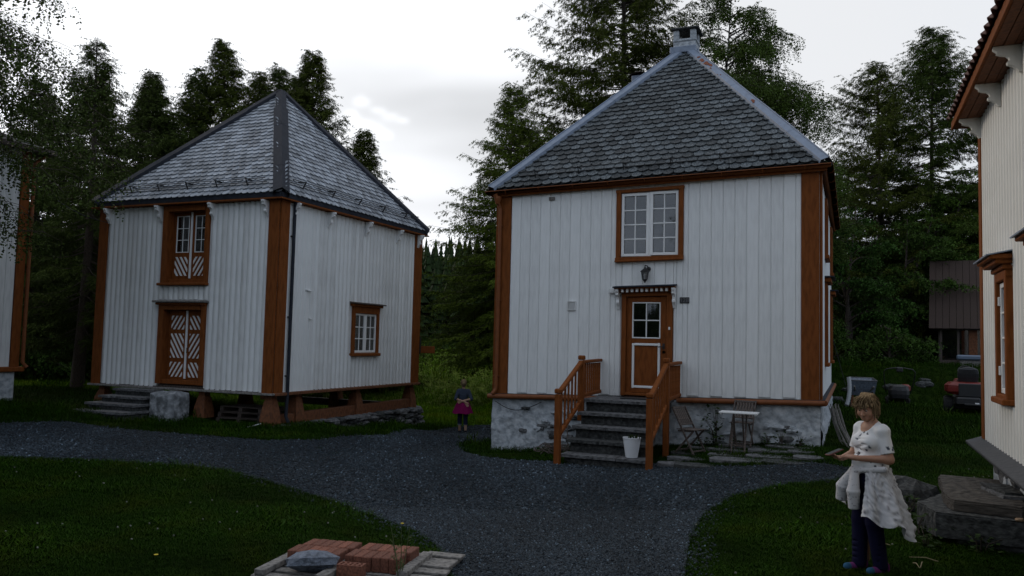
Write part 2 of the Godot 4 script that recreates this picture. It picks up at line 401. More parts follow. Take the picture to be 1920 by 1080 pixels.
func sky_image() -> Image:
	var w := 1280; var h := 640
	var im := Image.create(w, h, false, Image.FORMAT_RGBF)
	var f := FastNoiseLite.new(); f.seed = 5; f.frequency = 0.55; f.fractal_octaves = 5; f.noise_type = FastNoiseLite.TYPE_SIMPLEX_SMOOTH
	var f2 := FastNoiseLite.new(); f2.seed = 9; f2.frequency = 9.0; f2.fractal_octaves = 4
	var sund := dir_of(-24.0, 10.0)
	var puffs := [[-10.9, 16.1, 0.75, 0.42], [-9.8, 15.6, 0.7, 0.28], [-8.9, 15.2, 0.8, 0.26], [-8.1, 15.1, 0.5, 0.2], [-11.2, 14.2, 0.9, 0.5], [-10.1, 14.3, 1.2, 0.55], [-9.2, 14.0, 0.6, 0.35], [-11.6, 15.2, 0.5, 0.3]]
	for j in h:
		var el := PI * (0.5 - (j + 0.5) / h)
		var se := sin(el); var ce := cos(el)
		for i in w:
			var az := wrapf(TAU * (i + 0.5) / w, -PI, PI)
			var d := Vector3(sin(az) * ce, se, -cos(az) * ce)
			if j > h * 0.53:
				im.set_pixel(i, j, Color(0.3, 0.3, 0.3)); continue
			# layered grey cloud: sheet seen in perspective, drawn out along the horizon
			var k := 1.0 / (maxf(se, 0.0) + 0.22)
			var q := Vector3(d.x * k * 0.9, d.z * k * 1.7, 0.3)
			var c := f.get_noise_3dv(q)
			var sheet := clampf(0.5 + c * 1.5, 0.0, 1.0)
			# brightest round the low sun, dimmer and bluer away from it
			var near := pow(0.5 + 0.5 * d.dot(sund), 0.85)
			var L := (0.52 + 0.075 * near) * (0.76 + 0.40 * sheet)
			var tint := Vector3(0.80, 0.955, 1.19).lerp(Vector3(0.975, 0.995, 1.03), clampf(near * 1.5 - 0.42 + (sheet - 0.5) * 0.25, 0, 1))
			# thin bright veil low down and towards the hidden sun
			var da := rad_to_deg(wrapf(az - deg_to_rad(-29.0), -PI, PI)); var de := rad_to_deg(el) - 5.0
			var glow := exp(-(da * da) / (2 * 11.0 * 11.0) - (de * de) / (2 * 12.0 * 12.0))
			var low := exp(-pow(rad_to_deg(el) / 9.0, 2.0)) * 0.34
			L += 0.7 * glow * (0.8 + 0.4 * sheet) + low * near * near
			L += 0.34 * ss(16.5, 21.0, rad_to_deg(el)) * (1.0 - ss(26.0, 40.0, rad_to_deg(el))) * ss(10.0, -6.0, rad_to_deg(az)) * ss(-70.0, -40.0, rad_to_deg(az)) * (0.6 + 0.6 * sheet)
			# a small group of bright cumulus scraps
			var ax := rad_to_deg(az); var ey := rad_to_deg(el)
			if ax > -14 and ax < -5 and ey > 11 and ey < 19:
				var g := f2.get_noise_3d(d.x * 1.6, d.y * 2.6, 2.0)
				var best := 0.0
				for pf in puffs:
					var dx: float = (ax - pf[0]) / pf[2]; var dy: float = (ey - pf[1]) / pf[3]
					best = maxf(best, 1.25 - (dx * dx + dy * dy) + g * 1.5)
				L += 0.26 * clampf(best * 0.8, 0.0, 1.0)
			im.set_pixel(i, j, Color(L * tint.x, L * tint.y, L * tint.z))
	return im

# ---------- ground ----------
func axis_coords(lo: float, hi: float, fine_lo: float, fine_hi: float, step: float) -> Array:
	var r := []
	var x := fine_lo
	while x <= fine_hi + 0.001:
		r.append(x); x += step
	var s := step
	x = r[-1]
	while x < hi:
		s *= 1.28; x += s; r.append(x)
	s = step; x = r[0]
	while x > lo:
		s *= 1.28; x -= s; r.push_front(x)
	return r
func build_ground() -> void:
	var xs := axis_coords(-600, 600, -16.0, 20.0, 0.5)
	var zs := axis_coords(-700, 300, -34.0, 2.0, 0.5)
	var fn := FastNoiseLite.new(); fn.seed = 2; fn.frequency = 0.35
	var st := SurfaceTool.new()
	st.begin(Mesh.PRIMITIVE_TRIANGLES)
	for z in zs:
		for x in xs:
			st.add_vertex(Vector3(x, gh(x, z), z))
	var w := xs.size()
	for j in zs.size() - 1:
		for i in w - 1:
			var a := j * w + i
			for k in [a, a + 1, a + w + 1, a, a + w + 1, a + w]: st.add_index(k)
	st.generate_normals()
	var g := part(self, "ground", st.commit(), M.turf)
	g.set_meta("kind", "structure")
	# meadow beyond the houses: longer, yellower grass ground, sunlit brightness put into its colour
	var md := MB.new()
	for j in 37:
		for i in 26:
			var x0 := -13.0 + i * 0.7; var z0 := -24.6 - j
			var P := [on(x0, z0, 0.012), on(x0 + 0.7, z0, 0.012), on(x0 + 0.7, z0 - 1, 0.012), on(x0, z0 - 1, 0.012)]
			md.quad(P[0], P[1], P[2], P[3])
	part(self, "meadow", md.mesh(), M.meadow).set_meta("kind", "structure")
	# gravel road: sheet on the ground, cut along its outline
	var m := MB.new()
	for j in range(-52, 10):
		for i in range(-44, 14):
			var cell := PackedVector2Array([Vector2(i, j) * 0.5, Vector2(i + 1, j) * 0.5, Vector2(i + 1, j + 1) * 0.5, Vector2(i, j + 1) * 0.5])
			for poly in Geometry2D.intersect_polygons(cell, road_poly):
				var t := Geometry2D.triangulate_polygon(poly)
				for k in range(0, t.size(), 3):
					var P := []
					for q in 3:
						var v: Vector2 = poly[t[k + q]]
						P.append(on(v.x, v.y, 0.014))
					if (P[1] - P[0]).cross(P[2] - P[0]).y > 0: m.tri(P[0], P[1], P[2])
					else: m.tri(P[0], P[2], P[1])
	var road := part(self, "gravel_road", m.mesh(), M.gravel)
	road.set_meta("kind", "structure")

# ---------- shared building pieces ----------
# round-ended slate lying in its own xz plane: x across, +z down the slope
func slate_mesh(w: float, h: float, blunt: float) -> ArrayMesh:
	var pts := PackedVector2Array([Vector2(-w / 2, h), Vector2(-w / 2, w * blunt)])
	for i in range(1, 6):
		var a := PI + PI * i / 6.0
		pts.append(Vector2(cos(a) * w / 2, w * blunt + sin(a) * w * blunt))
	pts.append(Vector2(w / 2, w * blunt)); pts.append(Vector2(w / 2, h))
	var m := MB.new()
	m.prism(pts, 0.0, 0.014, Transform3D())
	return m.mesh()
# lays slates on the triangle e0-e1-apex; adds parts till quota is used, the rest go to one joined part
func lay_slates(roof: Node, e0: Vector3, e1: Vector3, ap: Vector3, w: float, ex: float, blunt: float, kind: String, quota: int, rest: Dictionary, sd: int) -> int:
	var r := RandomNumberGenerator.new(); r.seed = sd
	var x := (e1 - e0).normalized()
	var foot := e0 + x * (ap - e0).dot(x)
	var up := (ap - foot)
	var sl := up.length()
	up = up / sl
	var nrm := x.cross(up).normalized()
	var tilt := Basis(x, -0.15)
	var W := (e1 - e0).length()
	var fx := (foot - e0).length() / W
	var rows := int(sl / ex)
	var meshes := []
	for k in 3: meshes.append(slate_mesh(w * [0.985, 0.96, 0.99][k], ex * 1.75, blunt * [1.0, 0.93, 1.05][k]))
	var count := 0
	for j in rows:
		var s := j * ex
		var t := s / sl
		var lo := W * fx * t; var hi := W - W * (1 - fx) * t
		var xx = fmod(j * 0.5, 1.0) * w - w + floor(lo / w) * w
		while xx < hi + w:
			if xx > lo + w * 0.2 and xx < hi - w * 0.2:
				var jit := r.randf_range(-0.006, 0.006)
				var b := Basis(nrm, r.randf_range(-0.025, 0.025)) * tilt * Basis(x, up, nrm)
				var p = e0 + x * (xx + jit * 0.6) + up * (s - 0.03 + jit) + nrm * (0.05 + r.randf() * 0.005)
				var xf := Transform3D(b, p)
				var mk := r.randi() % 3; var ck := r.randi() % 4
				if count < quota:
					part(roof, "slate", meshes[mk], M["%s%d" % [kind, ck]], xf)
				else:
					if not rest.has(ck): rest[ck] = SurfaceTool.new()
					rest[ck].append_from(meshes[mk], 0, xf)
				count += 1
			xx += w
	return mini(count, quota)
func finish_rest(roof: Node, rest: Dictionary, kind: String) -> void:
	for ck in rest:
		var o := part(roof, "slates", rest[ck].commit(), M["%s%d" % [kind, ck]])
		o.set_meta("kind", "stuff")
# scrolled eave bracket in its own xy plane: wall at x=0, reaching out to x=d, top at y=0
func bracket_mesh(d: float, h: float, t: float) -> ArrayMesh:
	var prof := [[0, 0], [1, 0], [1, -0.1], [0.86, -0.2], [0.88, -0.27], [0.72, -0.33], [0.55, -0.36], [0.45, -0.45], [0.42, -0.56], [0.52, -0.62], [0.5, -0.71], [0.34, -0.76], [0.2, -0.86], [0.1, -1.0], [0, -1.0]]
	var pts := PackedVector2Array()
	for p in prof: pts.append(Vector2(p[0] * d, p[1] * h))
	var m := MB.new()
	m.prism(pts, -t / 2, t / 2)
	return m.mesh()
# snow guard rails on a roof face: two rods on feet
func snow_guard(parent: Node, a: Vector3, b: Vector3, up: Vector3, nrm: Vector3, n: int) -> void:
	var g := Node3D.new(); g.name = "snow_guard"; parent.add_child(g, true)
	for k in 2:
		var m := MB.new()
		var o: Vector3 = nrm * (0.09 + 0.1 * k)
		m.tube([a + o, b + o], [0.011], 6)
		part(g, "rail", m.mesh(), M.black)
	for i in n:
		var p := a.lerp(b, (i + 0.4) / n)
		var m := MB.new()
		m.bar(p + nrm * 0.03 - up * 0.06, p + nrm * 0.22, 0.03, 0.012, b - a)
		m.bar(p + nrm * 0.03 + up * 0.16, p + nrm * 0.2, 0.03, 0.012, b - a)
		m.bar(p + nrm * 0.035 - up * 0.08, p + nrm * 0.035 + up * 0.26, 0.04, 0.012, nrm)
		part(g, "foot", m.mesh(), M.black)
# small pane window: frame bars and panes, in local xy, centred at the bottom middle; z is outward
func casement(parent: Node, at: Transform3D, w: float, h: float, cols: int, rows: int, mat_: Material, rail := 0.05, bar_ := 0.022, depth := 0.04, glass: Material = null) -> Node3D:
	var c := Node3D.new(); c.name = "casement"; c.transform = at; parent.add_child(c, true)
	for s in [-1, 1]: pbox(c, "stile", Vector3(s * (w / 2 - rail / 2), h / 2, 0), Vector3(rail, h, depth), mat_, 0.006)
	for y in [rail / 2, h - rail / 2]: pbox(c, "rail", Vector3(0, y, 0), Vector3(w - rail * 2, rail, depth - 0.004), mat_, 0.006)
	var iw := w - rail * 2; var ih := h - rail * 2
	var pw := iw / cols; var ph := ih / rows
	for i in range(1, cols): pbox(c, "glazing_bar", Vector3(-iw / 2 + pw * i, h / 2, 0), Vector3(bar_, ih, depth * 0.7), mat_, 0.004)
	for j in range(1, rows): pbox(c, "glazing_bar", Vector3(0, rail + ph * j, 0), Vector3(iw, bar_, depth * 0.66), mat_, 0.004)
	for i in cols:
		for j in rows:
			pbox(c, "pane", Vector3(-iw / 2 + pw * (i + 0.5), rail + ph * (j + 0.5), -depth * 0.15), Vector3(pw - bar_ * 0.9, ph - bar_ * 0.9, 0.004), glass if glass else M.glass, 0.0, Basis(Vector3.UP, rng.randf_range(-0.012, 0.012)) * Basis(Vector3.RIGHT, rng.randf_range(-0.012, 0.012)))
	return c
# diagonal slats in a rectangle (local xy), lean = +1 rises to the right
func stripes(parent: Node, x0: float, y0: float, x1: float, y1: float, z: float, lean: int, pitch: float, w: float) -> void:
	var rect := PackedVector2Array([Vector2(x0, y0), Vector2(x1, y0), Vector2(x1, y1), Vector2(x0, y1)])
	var d := Vector2(0.68, 1.0 * lean).normalized()
	var nn := Vector2(-d.y, d.x)
	var ctr := Vector2((x0 + x1) / 2, (y0 + y1) / 2)
	for i in range(-12, 13):
		var o := ctr + nn * pitch * i
		var s := PackedVector2Array([o - d * 3 - nn * w / 2, o + d * 3 - nn * w / 2, o + d * 3 + nn * w / 2, o - d * 3 + nn * w / 2])
		for q in Geometry2D.intersect_polygons(rect, s):
			var ar := 0.0
			for k in q.size(): ar += q[k].cross(q[(k + 1) % q.size()])
			if absf(ar) < 0.0009: continue
			var m := MB.new()
			m.prism(q, z, z + 0.014)
			part(parent, "diagonal_slat", m.mesh(), M.trim)

# ---------- storehouse on posts ----------
func build_storehouse() -> void:
	var s := thing("storehouse", "white boarded storehouse on brown posts with pyramid slate roof and striped double doors", "storehouse", Vector3(-5.128, 0, -17.671), YAW)
	var W := 5.366; var D := 6.306; var yb := -1.244; var yt := 2.95
	# wall core with openings kept as recesses: front is built of blocks round the two doors
	var m := MB.new()
	var dx0 := -3.33; var dx1 := -1.93           # door opening
	var fz := 0.0
	var blocks := [[-W, dx0, yb, yt], [dx1, 0.0, yb, yt], [dx0, dx1, 0.68, 1.08]]
	for b in blocks: m.box(Vector3((b[0] + b[1]) / 2, (b[2] + b[3]) / 2, -0.15), Vector3(b[1] - b[0], b[3] - b[2], 0.3))
	part(s, "front_wall", m.mesh(), M.white2)
	m = MB.new()
	# right wall round the window opening z -4.1 .. -2.95, y -0.42 .. 0.6
	for b in [[-D, -4.06, yb, yt], [-2.98, -0.3, yb, yt], [-4.06, -2.98, yb, -0.38], [-4.06, -2.98, 0.6, yt]]:
		m.box(Vector3(-0.12, (b[2] + b[3]) / 2, (b[0] + b[1]) / 2), Vector3(0.24, b[3] - b[2], b[1] - b[0]))
	part(s, "side_wall", m.mesh(), M.white2)
	m = MB.new()
	m.box(Vector3(-W + 0.12, (yb + yt) / 2, -D / 2 - 0.15), Vector3(0.24, yt - yb, D - 0.3))
	m.box(Vector3(-W / 2, (yb + yt) / 2, -D + 0.12), Vector3(W - 0.48, yt - yb, 0.238))
	part(s, "rear_wall", m.mesh(), M.white2)
	pbox(s, "floor", Vector3(-W / 2, yb + 0.05, -D / 2), Vector3(W - 0.5, 0.1, D - 0.62), M.darkwood, 0.0)
	pbox(s, "loft_floor", Vector3(-W / 2, yt - 0.05, -D / 2), Vector3(W - 0.5, 0.08, D - 0.62), M.darkwood, 0.0)
	for q in [[Vector3(-W / 2, 0.85, -1.7), Vector3(W - 0.5, 4.0, 0.12)], [Vector3(-1.7, 0.85, -D / 2 - 0.8), Vector3(0.12, 4.0, D - 2.2)]]: pbox(s, "added_dark_partition", q[0], q[1], M.darkwood, 0.0)  # unseen partitions added to darken the room behind the panes
	# boards, front: convex cover boards at 0.165 m, shortened above and below the doors
	var fb := Node3D.new(); fb.name = "front_boards"; s.add_child(fb)
	var n := 32
	var pitch := (W - 0.5) / n
	for i in n:
		var x := -W + 0.27 + pitch * (i + 0.5)
		var spans := [[yb - 0.012, yt]]
		if x > dx0 - 0.1 and x < dx1 + 0.1: spans = [[0.765, 1.06]]
		for sp in spans:
			var dy := rng.randf_range(-0.008, 0.008)
			part(fb, "board", wave_mesh(0.128, sp[1] - sp[0], 0.034), [M.white, M.white2, M.white3][rng.randi() % 3], T(Vector3(x, (sp[0] + sp[1]) / 2 + dy, 0.0)))
	var sb := Node3D.new(); sb.name = "side_boards"; s.add_child(sb)
	n = 34
	pitch = (D - 0.62) / n
	for i in n:
		var z := -0.31 - pitch * (i + 0.5)
		var spans := [[yb - 0.012, yt]]
		if z < -2.90 and z > -4.14: spans = [[yb - 0.012, -0.47], [0.86, yt]]
		for sp in spans:
			var flat := i < 6
			part(sb, "board", (board_mesh(pitch * 0.98, sp[1] - sp[0], 0.03) if flat else wave_mesh(0.128, sp[1] - sp[0], 0.03)), [M.white, M.white2, M.white3][rng.randi() % 3], T(Vector3(0, (sp[0] + sp[1]) / 2, z), Basis(Vector3.UP, PI / 2)))
	# corner boards, set proud
	for c in [[-0.115, 0.035, 0.27, 0.05, 0], [-W + 0.125, 0.035, 0.27, 0.05, 0]]:
		pbox(s, "corner_board", Vector3(c[0] + 0.0, (yb + yt) / 2 - 0.01, c[1]), Vector3(c[2], yt - yb + 0.04, c[3]), M.brown)
	pbox(s, "corner_board", Vector3(0.037, (yb + yt) / 2 - 0.01, -0.135), Vector3(0.05, yt - yb + 0.044, 0.285), M.brown)
	pbox(s, "corner_board", Vector3(0.037, (yb + yt) / 2 - 0.01, -D + 0.2), Vector3(0.05, yt - yb + 0.04, 0.41), M.brown)
	# drip boards along the bottom
	pbar(s, "drip_board", Vector3(-W - 0.06, yb - 0.045, 0.045), Vector3(0.085, yb - 0.045, 0.045), 0.13, 0.045, M.greywood)
	pbar(s, "drip_board", Vector3(0.045, yb - 0.048, 0.02), Vector3(0.045, yb - 0.048, -D - 0.04), 0.13, 0.06, M.rawbrown)
	# eaves
	var o := 0.13
	var ye := 3.09
	var E := [Vector3(-W - o, ye, o), Vector3(o, ye, o), Vector3(o, ye, -D - o), Vector3(-W - o, ye, -D - o)]
	var ap := Vector3(-W / 2, 6.52, -D / 2)
	var roof := Node3D.new(); roof.name = "roof"; s.add_child(roof)
	m = MB.new()
	for i in 4: m.tri(E[i], E[(i + 1) % 4], ap)
	m.quad(E[3], E[2], E[1], E[0])
	part(roof, "deck", m.mesh(), M.deck)
	for i in 4:
		var a: Vector3 = E[i]; var b: Vector3 = E[(i + 1) % 4]
		var out := (b - a).cross(Vector3.UP).normalized() * -1.0
		out = Vector3(a.x + b.x, 0, a.z + b.z) * 0.5 - Vector3(ap.x, 0, ap.z)
		out = out.normalized()
		pbar(s, "fascia", a + out * 0.012 + Vector3(0, -0.035, 0), b + out * 0.012 + Vector3(0, -0.035, 0), 0.03, 0.11, M.darkmetal)
		pbar(s, "soffit_board", a - out * 0.08 + Vector3(0, -0.112, 0) + (a - b).normalized() * (0.05 if i % 2 == 0 else -0.1), b - out * 0.08 + Vector3(0, -0.112, 0) + (b - a).normalized() * (0.05 if i % 2 == 0 else -0.1), 0.26, 0.035, M.brown)
	var rest := {}
	var used := lay_slates(roof, E[0], E[1], ap, 0.185, 0.166, 0.48, "slate", 150, rest, 1)
	lay_slates(roof, E[1], E[2], ap, 0.185, 0.166, 0.48, "slate", 300 - used, rest, 2)
	finish_rest(roof, rest, "slate")
	# hip covers: folded dark sheet in lengths
	for i in 4:
		var a: Vector3 = E[i]
		var d := ap - a
		var l := d.length()
		var seg := 5
		for k in seg:
			var p := a + d * (k / float(seg)) ; var q := a + d * ((k + 1.02) / seg if k < seg - 1 else 1.0)
			var dn := d / l
			var h1 := Vector3(-d.x, 0, 0).normalized(); var h2 := Vector3(0, 0, -d.z).normalized()
			# sides run down both roof faces
			var A: Vector3 = E[(i + 1) % 4] - a; var B: Vector3 = E[(i + 3) % 4] - a
			var s1 := (A - dn * A.dot(dn)).normalized(); var s2 := (B - dn * B.dot(dn)).normalized()
			var lift := (-(s1 + s2)).normalized() * -1.0
			lift = Vector3.UP - dn * dn.y
			lift = lift.normalized() * (0.135 + 0.004 * (k % 2))
			var mm := MB.new()
			var wd := 0.21 if k < seg - 1 else 0.16
			mm.quad(p + lift, p + lift + s1 * wd, q + lift + s1 * wd, q + lift)
			mm.quad(p + lift + s2 * wd, p + lift, q + lift, q + lift + s2 * wd)
			mm.quad(p + lift + s1 * wd, p + lift + s1 * wd - lift * 0.9, q + lift + s1 * wd - lift * 0.9, q + lift + s1 * wd)
			mm.quad(p + lift + s2 * wd - lift * 0.9, p + lift + s2 * wd, q + lift + s2 * wd, q + lift + s2 * wd - lift * 0.9)
			part(roof, "hip_flashing", mm.mesh(), M.darkmetal)
	var upf = (ap - (E[0] + E[1]) * 0.5).normalized(); var nf := Vector3.RIGHT.cross(upf)
	nf = nf if nf.y > 0 else -nf
	snow_guard(roof, E[0].lerp(E[1], 0.12) + upf * 0.35, E[1].lerp(E[0], 0.1) + upf * 0.35, upf, nf, 5)
	var ups = (ap - (E[1] + E[2]) * 0.5).normalized(); var ns := Vector3.FORWARD.cross(ups)
	ns = ns if ns.y > 0 else -ns
	snow_guard(roof, E[1].lerp(E[2], 0.07) + ups * 0.35, E[2].lerp(E[1], 0.06) + ups * 0.35, ups, ns, 5)
	# brackets
	var bm := bracket_mesh(0.2, 0.36, 0.07)
	for x in [-W + 0.31, -3.42, -1.83, -0.31]: part(s, "bracket", bm, M.trim, T(Vector3(x, yt, 0.03), Basis(Vector3.UP, -PI / 2)))
	for z in [-0.42, -1.75, -3.38, -4.92, -D + 0.28]: part(s, "bracket", bm, M.trim, T(Vector3(0.03 if z > -D + 1 else 0.065, yt, z)))
	# downpipe at the corner
	m = MB.new()
	m.tube([Vector3(0.14, 2.98, -0.36), Vector3(0.09, 2.86, -0.4), Vector3(0.09, yb - 0.1, -0.4), Vector3(0.075, -1.78, -0.4), Vector3(0.13, -1.92, -0.42)], [0.038], 10)
	part(s, "downpipe", m.mesh(), M.darkmetal)
	for y in [2.2, 0.4, -0.9]: pbox(s, "pipe_clip", Vector3(0.055, y, -0.4), Vector3(0.09, 0.03, 0.1), M.black)
	# deep double doors
	store_door(s, "hatch", -2.66, 1.08, 2.95, true)
	store_door(s, "door", -2.66, yb + 0.06, 0.66, false)
	# side window
	var win := Node3D.new(); win.name = "window"; s.add_child(win)
	var wx := Transform3D(Basis(Vector3.UP, PI / 2), Vector3(0.0, 0, -3.52))
	for k in [-1, 1]: pbox(win, "frame", wx * Vector3(0.56 * k, 0.09, 0.02), Vector3(0.1, 1.04, 0.08), M.brown, 0.006, wx.basis)
	pbox(win, "frame", wx * Vector3(0, 0.68, 0.02), Vector3(1.22, 0.17, 0.085), M.brown, 0.006, wx.basis)
	pbox(win, "cornice", wx * Vector3(0, 0.80, 0.05), Vector3(1.36, 0.07, 0.15), M.brown, 0.012, wx.basis)
	pbox(win, "cornice", wx * Vector3(0, 0.855, 0.08), Vector3(1.46, 0.03, 0.22), M.darkwood, 0.006, wx.basis * Basis(Vector3.RIGHT, 0.15))
	pbox(win, "sill", wx * Vector3(0, -0.45, 0.045), Vector3(1.3, 0.08, 0.13), M.brown, 0.012, wx.basis)
	for k in [-1, 1]:
		casement(win, wx * T(Vector3(0.256 * k, -0.4, 0.0)), 0.505, 1.0, 2, 3, M.trim, 0.058, 0.024)
	# wooden pegs on the side wall
	for p in [[1.03, -1.08, 0.2], [0.384, -1.16, 0.07]]:
		var mm := MB.new()
		mm.bar(Vector3(0.035, p[0] + 0.02, p[1] + p[2] / 2), Vector3(0.09, p[0] - 0.02, p[1] - p[2] / 2), 0.035, 0.03, Vector3.UP, 0.006)
		part(s, "peg", mm.mesh(), M.trim)
	# posts: flared, with sill beams
	var spots := [[-0.13, -0.13, -1.96], [-0.13, -0.98, -1.98], [-0.13, -3.4, -1.98], [-0.13, -D + 0.18, -1.99], [-W + 0.25, -0.13, -1.75], [-2.0, -0.13, -1.9], [-2.6, -2.2, -2.05], [-W + 0.25, -2.6, -1.9], [-W + 0.25, -D + 0.18, -2.0], [-2.6, -D + 0.18, -2.1], [-2.6, -4.2, -2.1]]
	for p in spots:
		var mm := MB.new()
		var y0: float = p[2]; var y1 := yb - 0.075
		var h := y1 - y0
		var ws := [[y0, 0.165], [y0 + h * 0.35, 0.15], [y1 - 0.12, 0.1], [y1 - 0.1, 0.085], [y1, 0.085]]
		for k in ws.size() - 1:
			var r0: float = ws[k][1]; var r1: float = ws[k + 1][1]
			var a: float = ws[k][0]; var b: float = ws[k + 1][0]
			for q in 4:
				var an := PI / 4 + PI / 2 * q; var an2 := an + PI / 2
				var c0 := Vector3(cos(an), 0, -sin(an)) * 1.414; var c1 := Vector3(cos(an2), 0, -sin(an2)) * 1.414
				mm.quad(Vector3(p[0], a, p[1]) + c0 * r0, Vector3(p[0], a, p[1]) + c1 * r0, Vector3(p[0], b, p[1]) + c1 * r1, Vector3(p[0], b, p[1]) + c0 * r1)
		part(s, "post", mm.mesh(), M.rawbrown)
	# sill beams between posts on the right side, floor beams above
	pbar(s, "sill_beam", Vector3(-0.13, -1.86, 0.02), Vector3(-0.13, -1.86, -0.85), 0.2, 0.2, M.rawbrown, 0.015)
	pbar(s, "sill_beam", Vector3(-0.13, -1.87, -1.1), Vector3(-0.13, -1.85, -3.3), 0.2, 0.24, M.rawbrown, 0.015)
	pbar(s, "sill_beam", Vector3(-0.13, -1.86, -3.5), Vector3(-0.13, -1.84, -D + 0.3), 0.2, 0.25, M.rawbrown, 0.015)
	for z in [-0.13, -2.2, -4.2, -D + 0.18]:
		pbar(s, "floor_beam", Vector3(-W + 0.1, yb - 0.02, z), Vector3(-0.28, yb - 0.02, z), 0.16, 0.1, M.darkwood, 0.01)
	pbar(s, "sill_beam", Vector3(-W + 0.25, -1.95, -D + 0.18), Vector3(-0.3, -1.95, -D + 0.18), 0.18, 0.2, M.darkwood, 0.01)
	# dry stone footing under the right side
	var foot := Node3D.new(); foot.name = "stone_footing"; s.add_child(foot)
	var zz := 0.12
	var r := RandomNumberGenerator.new(); r.seed = 77
	while zz > -D - 0.05:
		var wp: Vector3 = s.transform * Vector3(0, 0, zz)
		var gy := gh(wp.x, wp.z)
		var top := -1.97 + 0.01 * r.randf()
		var y := gy - 0.06
		var step := r.randf_range(0.26, 0.44)
		while y < top - 0.03:
			var hh := minf(r.randf_range(0.12, 0.22), top - y)
			if top - y - hh < 0.07: hh = top - y
			var mm := MB.new()
			mm.rock(Vector3.ZERO, Vector3(0.34, hh * 1.1, step * 1.08), r.randi(), Basis(), 0.13, 3.4, 5)
			part(foot, "stone", mm.mesh(), [M.stone, M.stone2, M.stone][r.randi() % 3], T(Vector3(0.0 + r.randf_range(-0.05, 0.05), y + hh / 2, zz - step / 2 + r.randf_range(-0.06, 0.06)), Basis(Vector3.RIGHT, r.randf_range(-0.12, 0.12))))
			y += hh * 0.98
		zz -= step

func wave_mesh(w: float, h: float, t: float) -> ArrayMesh:
	# round-faced cover board
	var key := "wv%.3f,%.3f,%.3f" % [w, h, t]
	if not cache.has(key):
		var m := MB.new()
		var n := 8
		for i in n:
			var x0 := -w / 2 + w * i / n; var x1 := -w / 2 + w * (i + 1) / n
			var z0 := t * pow(cos(PI * x0 / w), 0.8) if i > 0 else 0.0; var z1 := t * pow(cos(PI * x1 / w), 0.8) if i < n - 1 else 0.0
			var s0 := clampf(-PI * t / w * sin(PI * x0 / w), -1.2, 1.2); var s1 := clampf(-PI * t / w * sin(PI * x1 / w), -1.2, 1.2)
			var n0 := Vector3(-s0, 0, 1).normalized(); var n1 := Vector3(-s1, 0, 1).normalized()
			var a := Vector3(x0, -h / 2, z0); var b := Vector3(x1, -h / 2, z1); var c := Vector3(x1, h / 2, z1); var d := Vector3(x0, h / 2, z0)
			m.trin(a, b, c, n0, n1, n1); m.trin(a, c, d, n0, n1, n0)
			m.tri(Vector3(x0, -h / 2, 0), b, a); m.tri(Vector3(x0, -h / 2, 0), Vector3(x1, -h / 2, 0), b)
		cache[key] = m.mesh()
	return cache[key]
func board_mesh(w: float, h: float, t: float) -> ArrayMesh:
	# board seen as a rounded batten: back at z=0, proud by t
	var key := "bd%.3f,%.3f,%.3f" % [w, h, t]
	if not cache.has(key):
		var m := MB.new()
		var pts := PackedVector2Array([Vector2(-w / 2, 0), Vector2(w / 2, 0), Vector2(w / 2, t * 0.55), Vector2(w / 2 - minf(w * 0.22, 0.016), t), Vector2(-w / 2 + minf(w * 0.22, 0.016), t), Vector2(-w / 2, t * 0.55)])
		# prism along y: polygon lies in xz
		m.prism(pts, -h / 2, h / 2, Transform3D(Basis(Vector3(1, 0, 0), Vector3(0, 0, 1), Vector3(0, 1, 0)), Vector3.ZERO))
		# mirrored basis: turn the winding back
		for i in range(0, m.v.size(), 3):
			var k := m.v[i + 1]; m.v[i + 1] = m.v[i + 2]; m.v[i + 2] = k
			for q in 3: m.n[i + q] = -m.n[i + q]
		cache[key] = m.mesh()
	return cache[key]

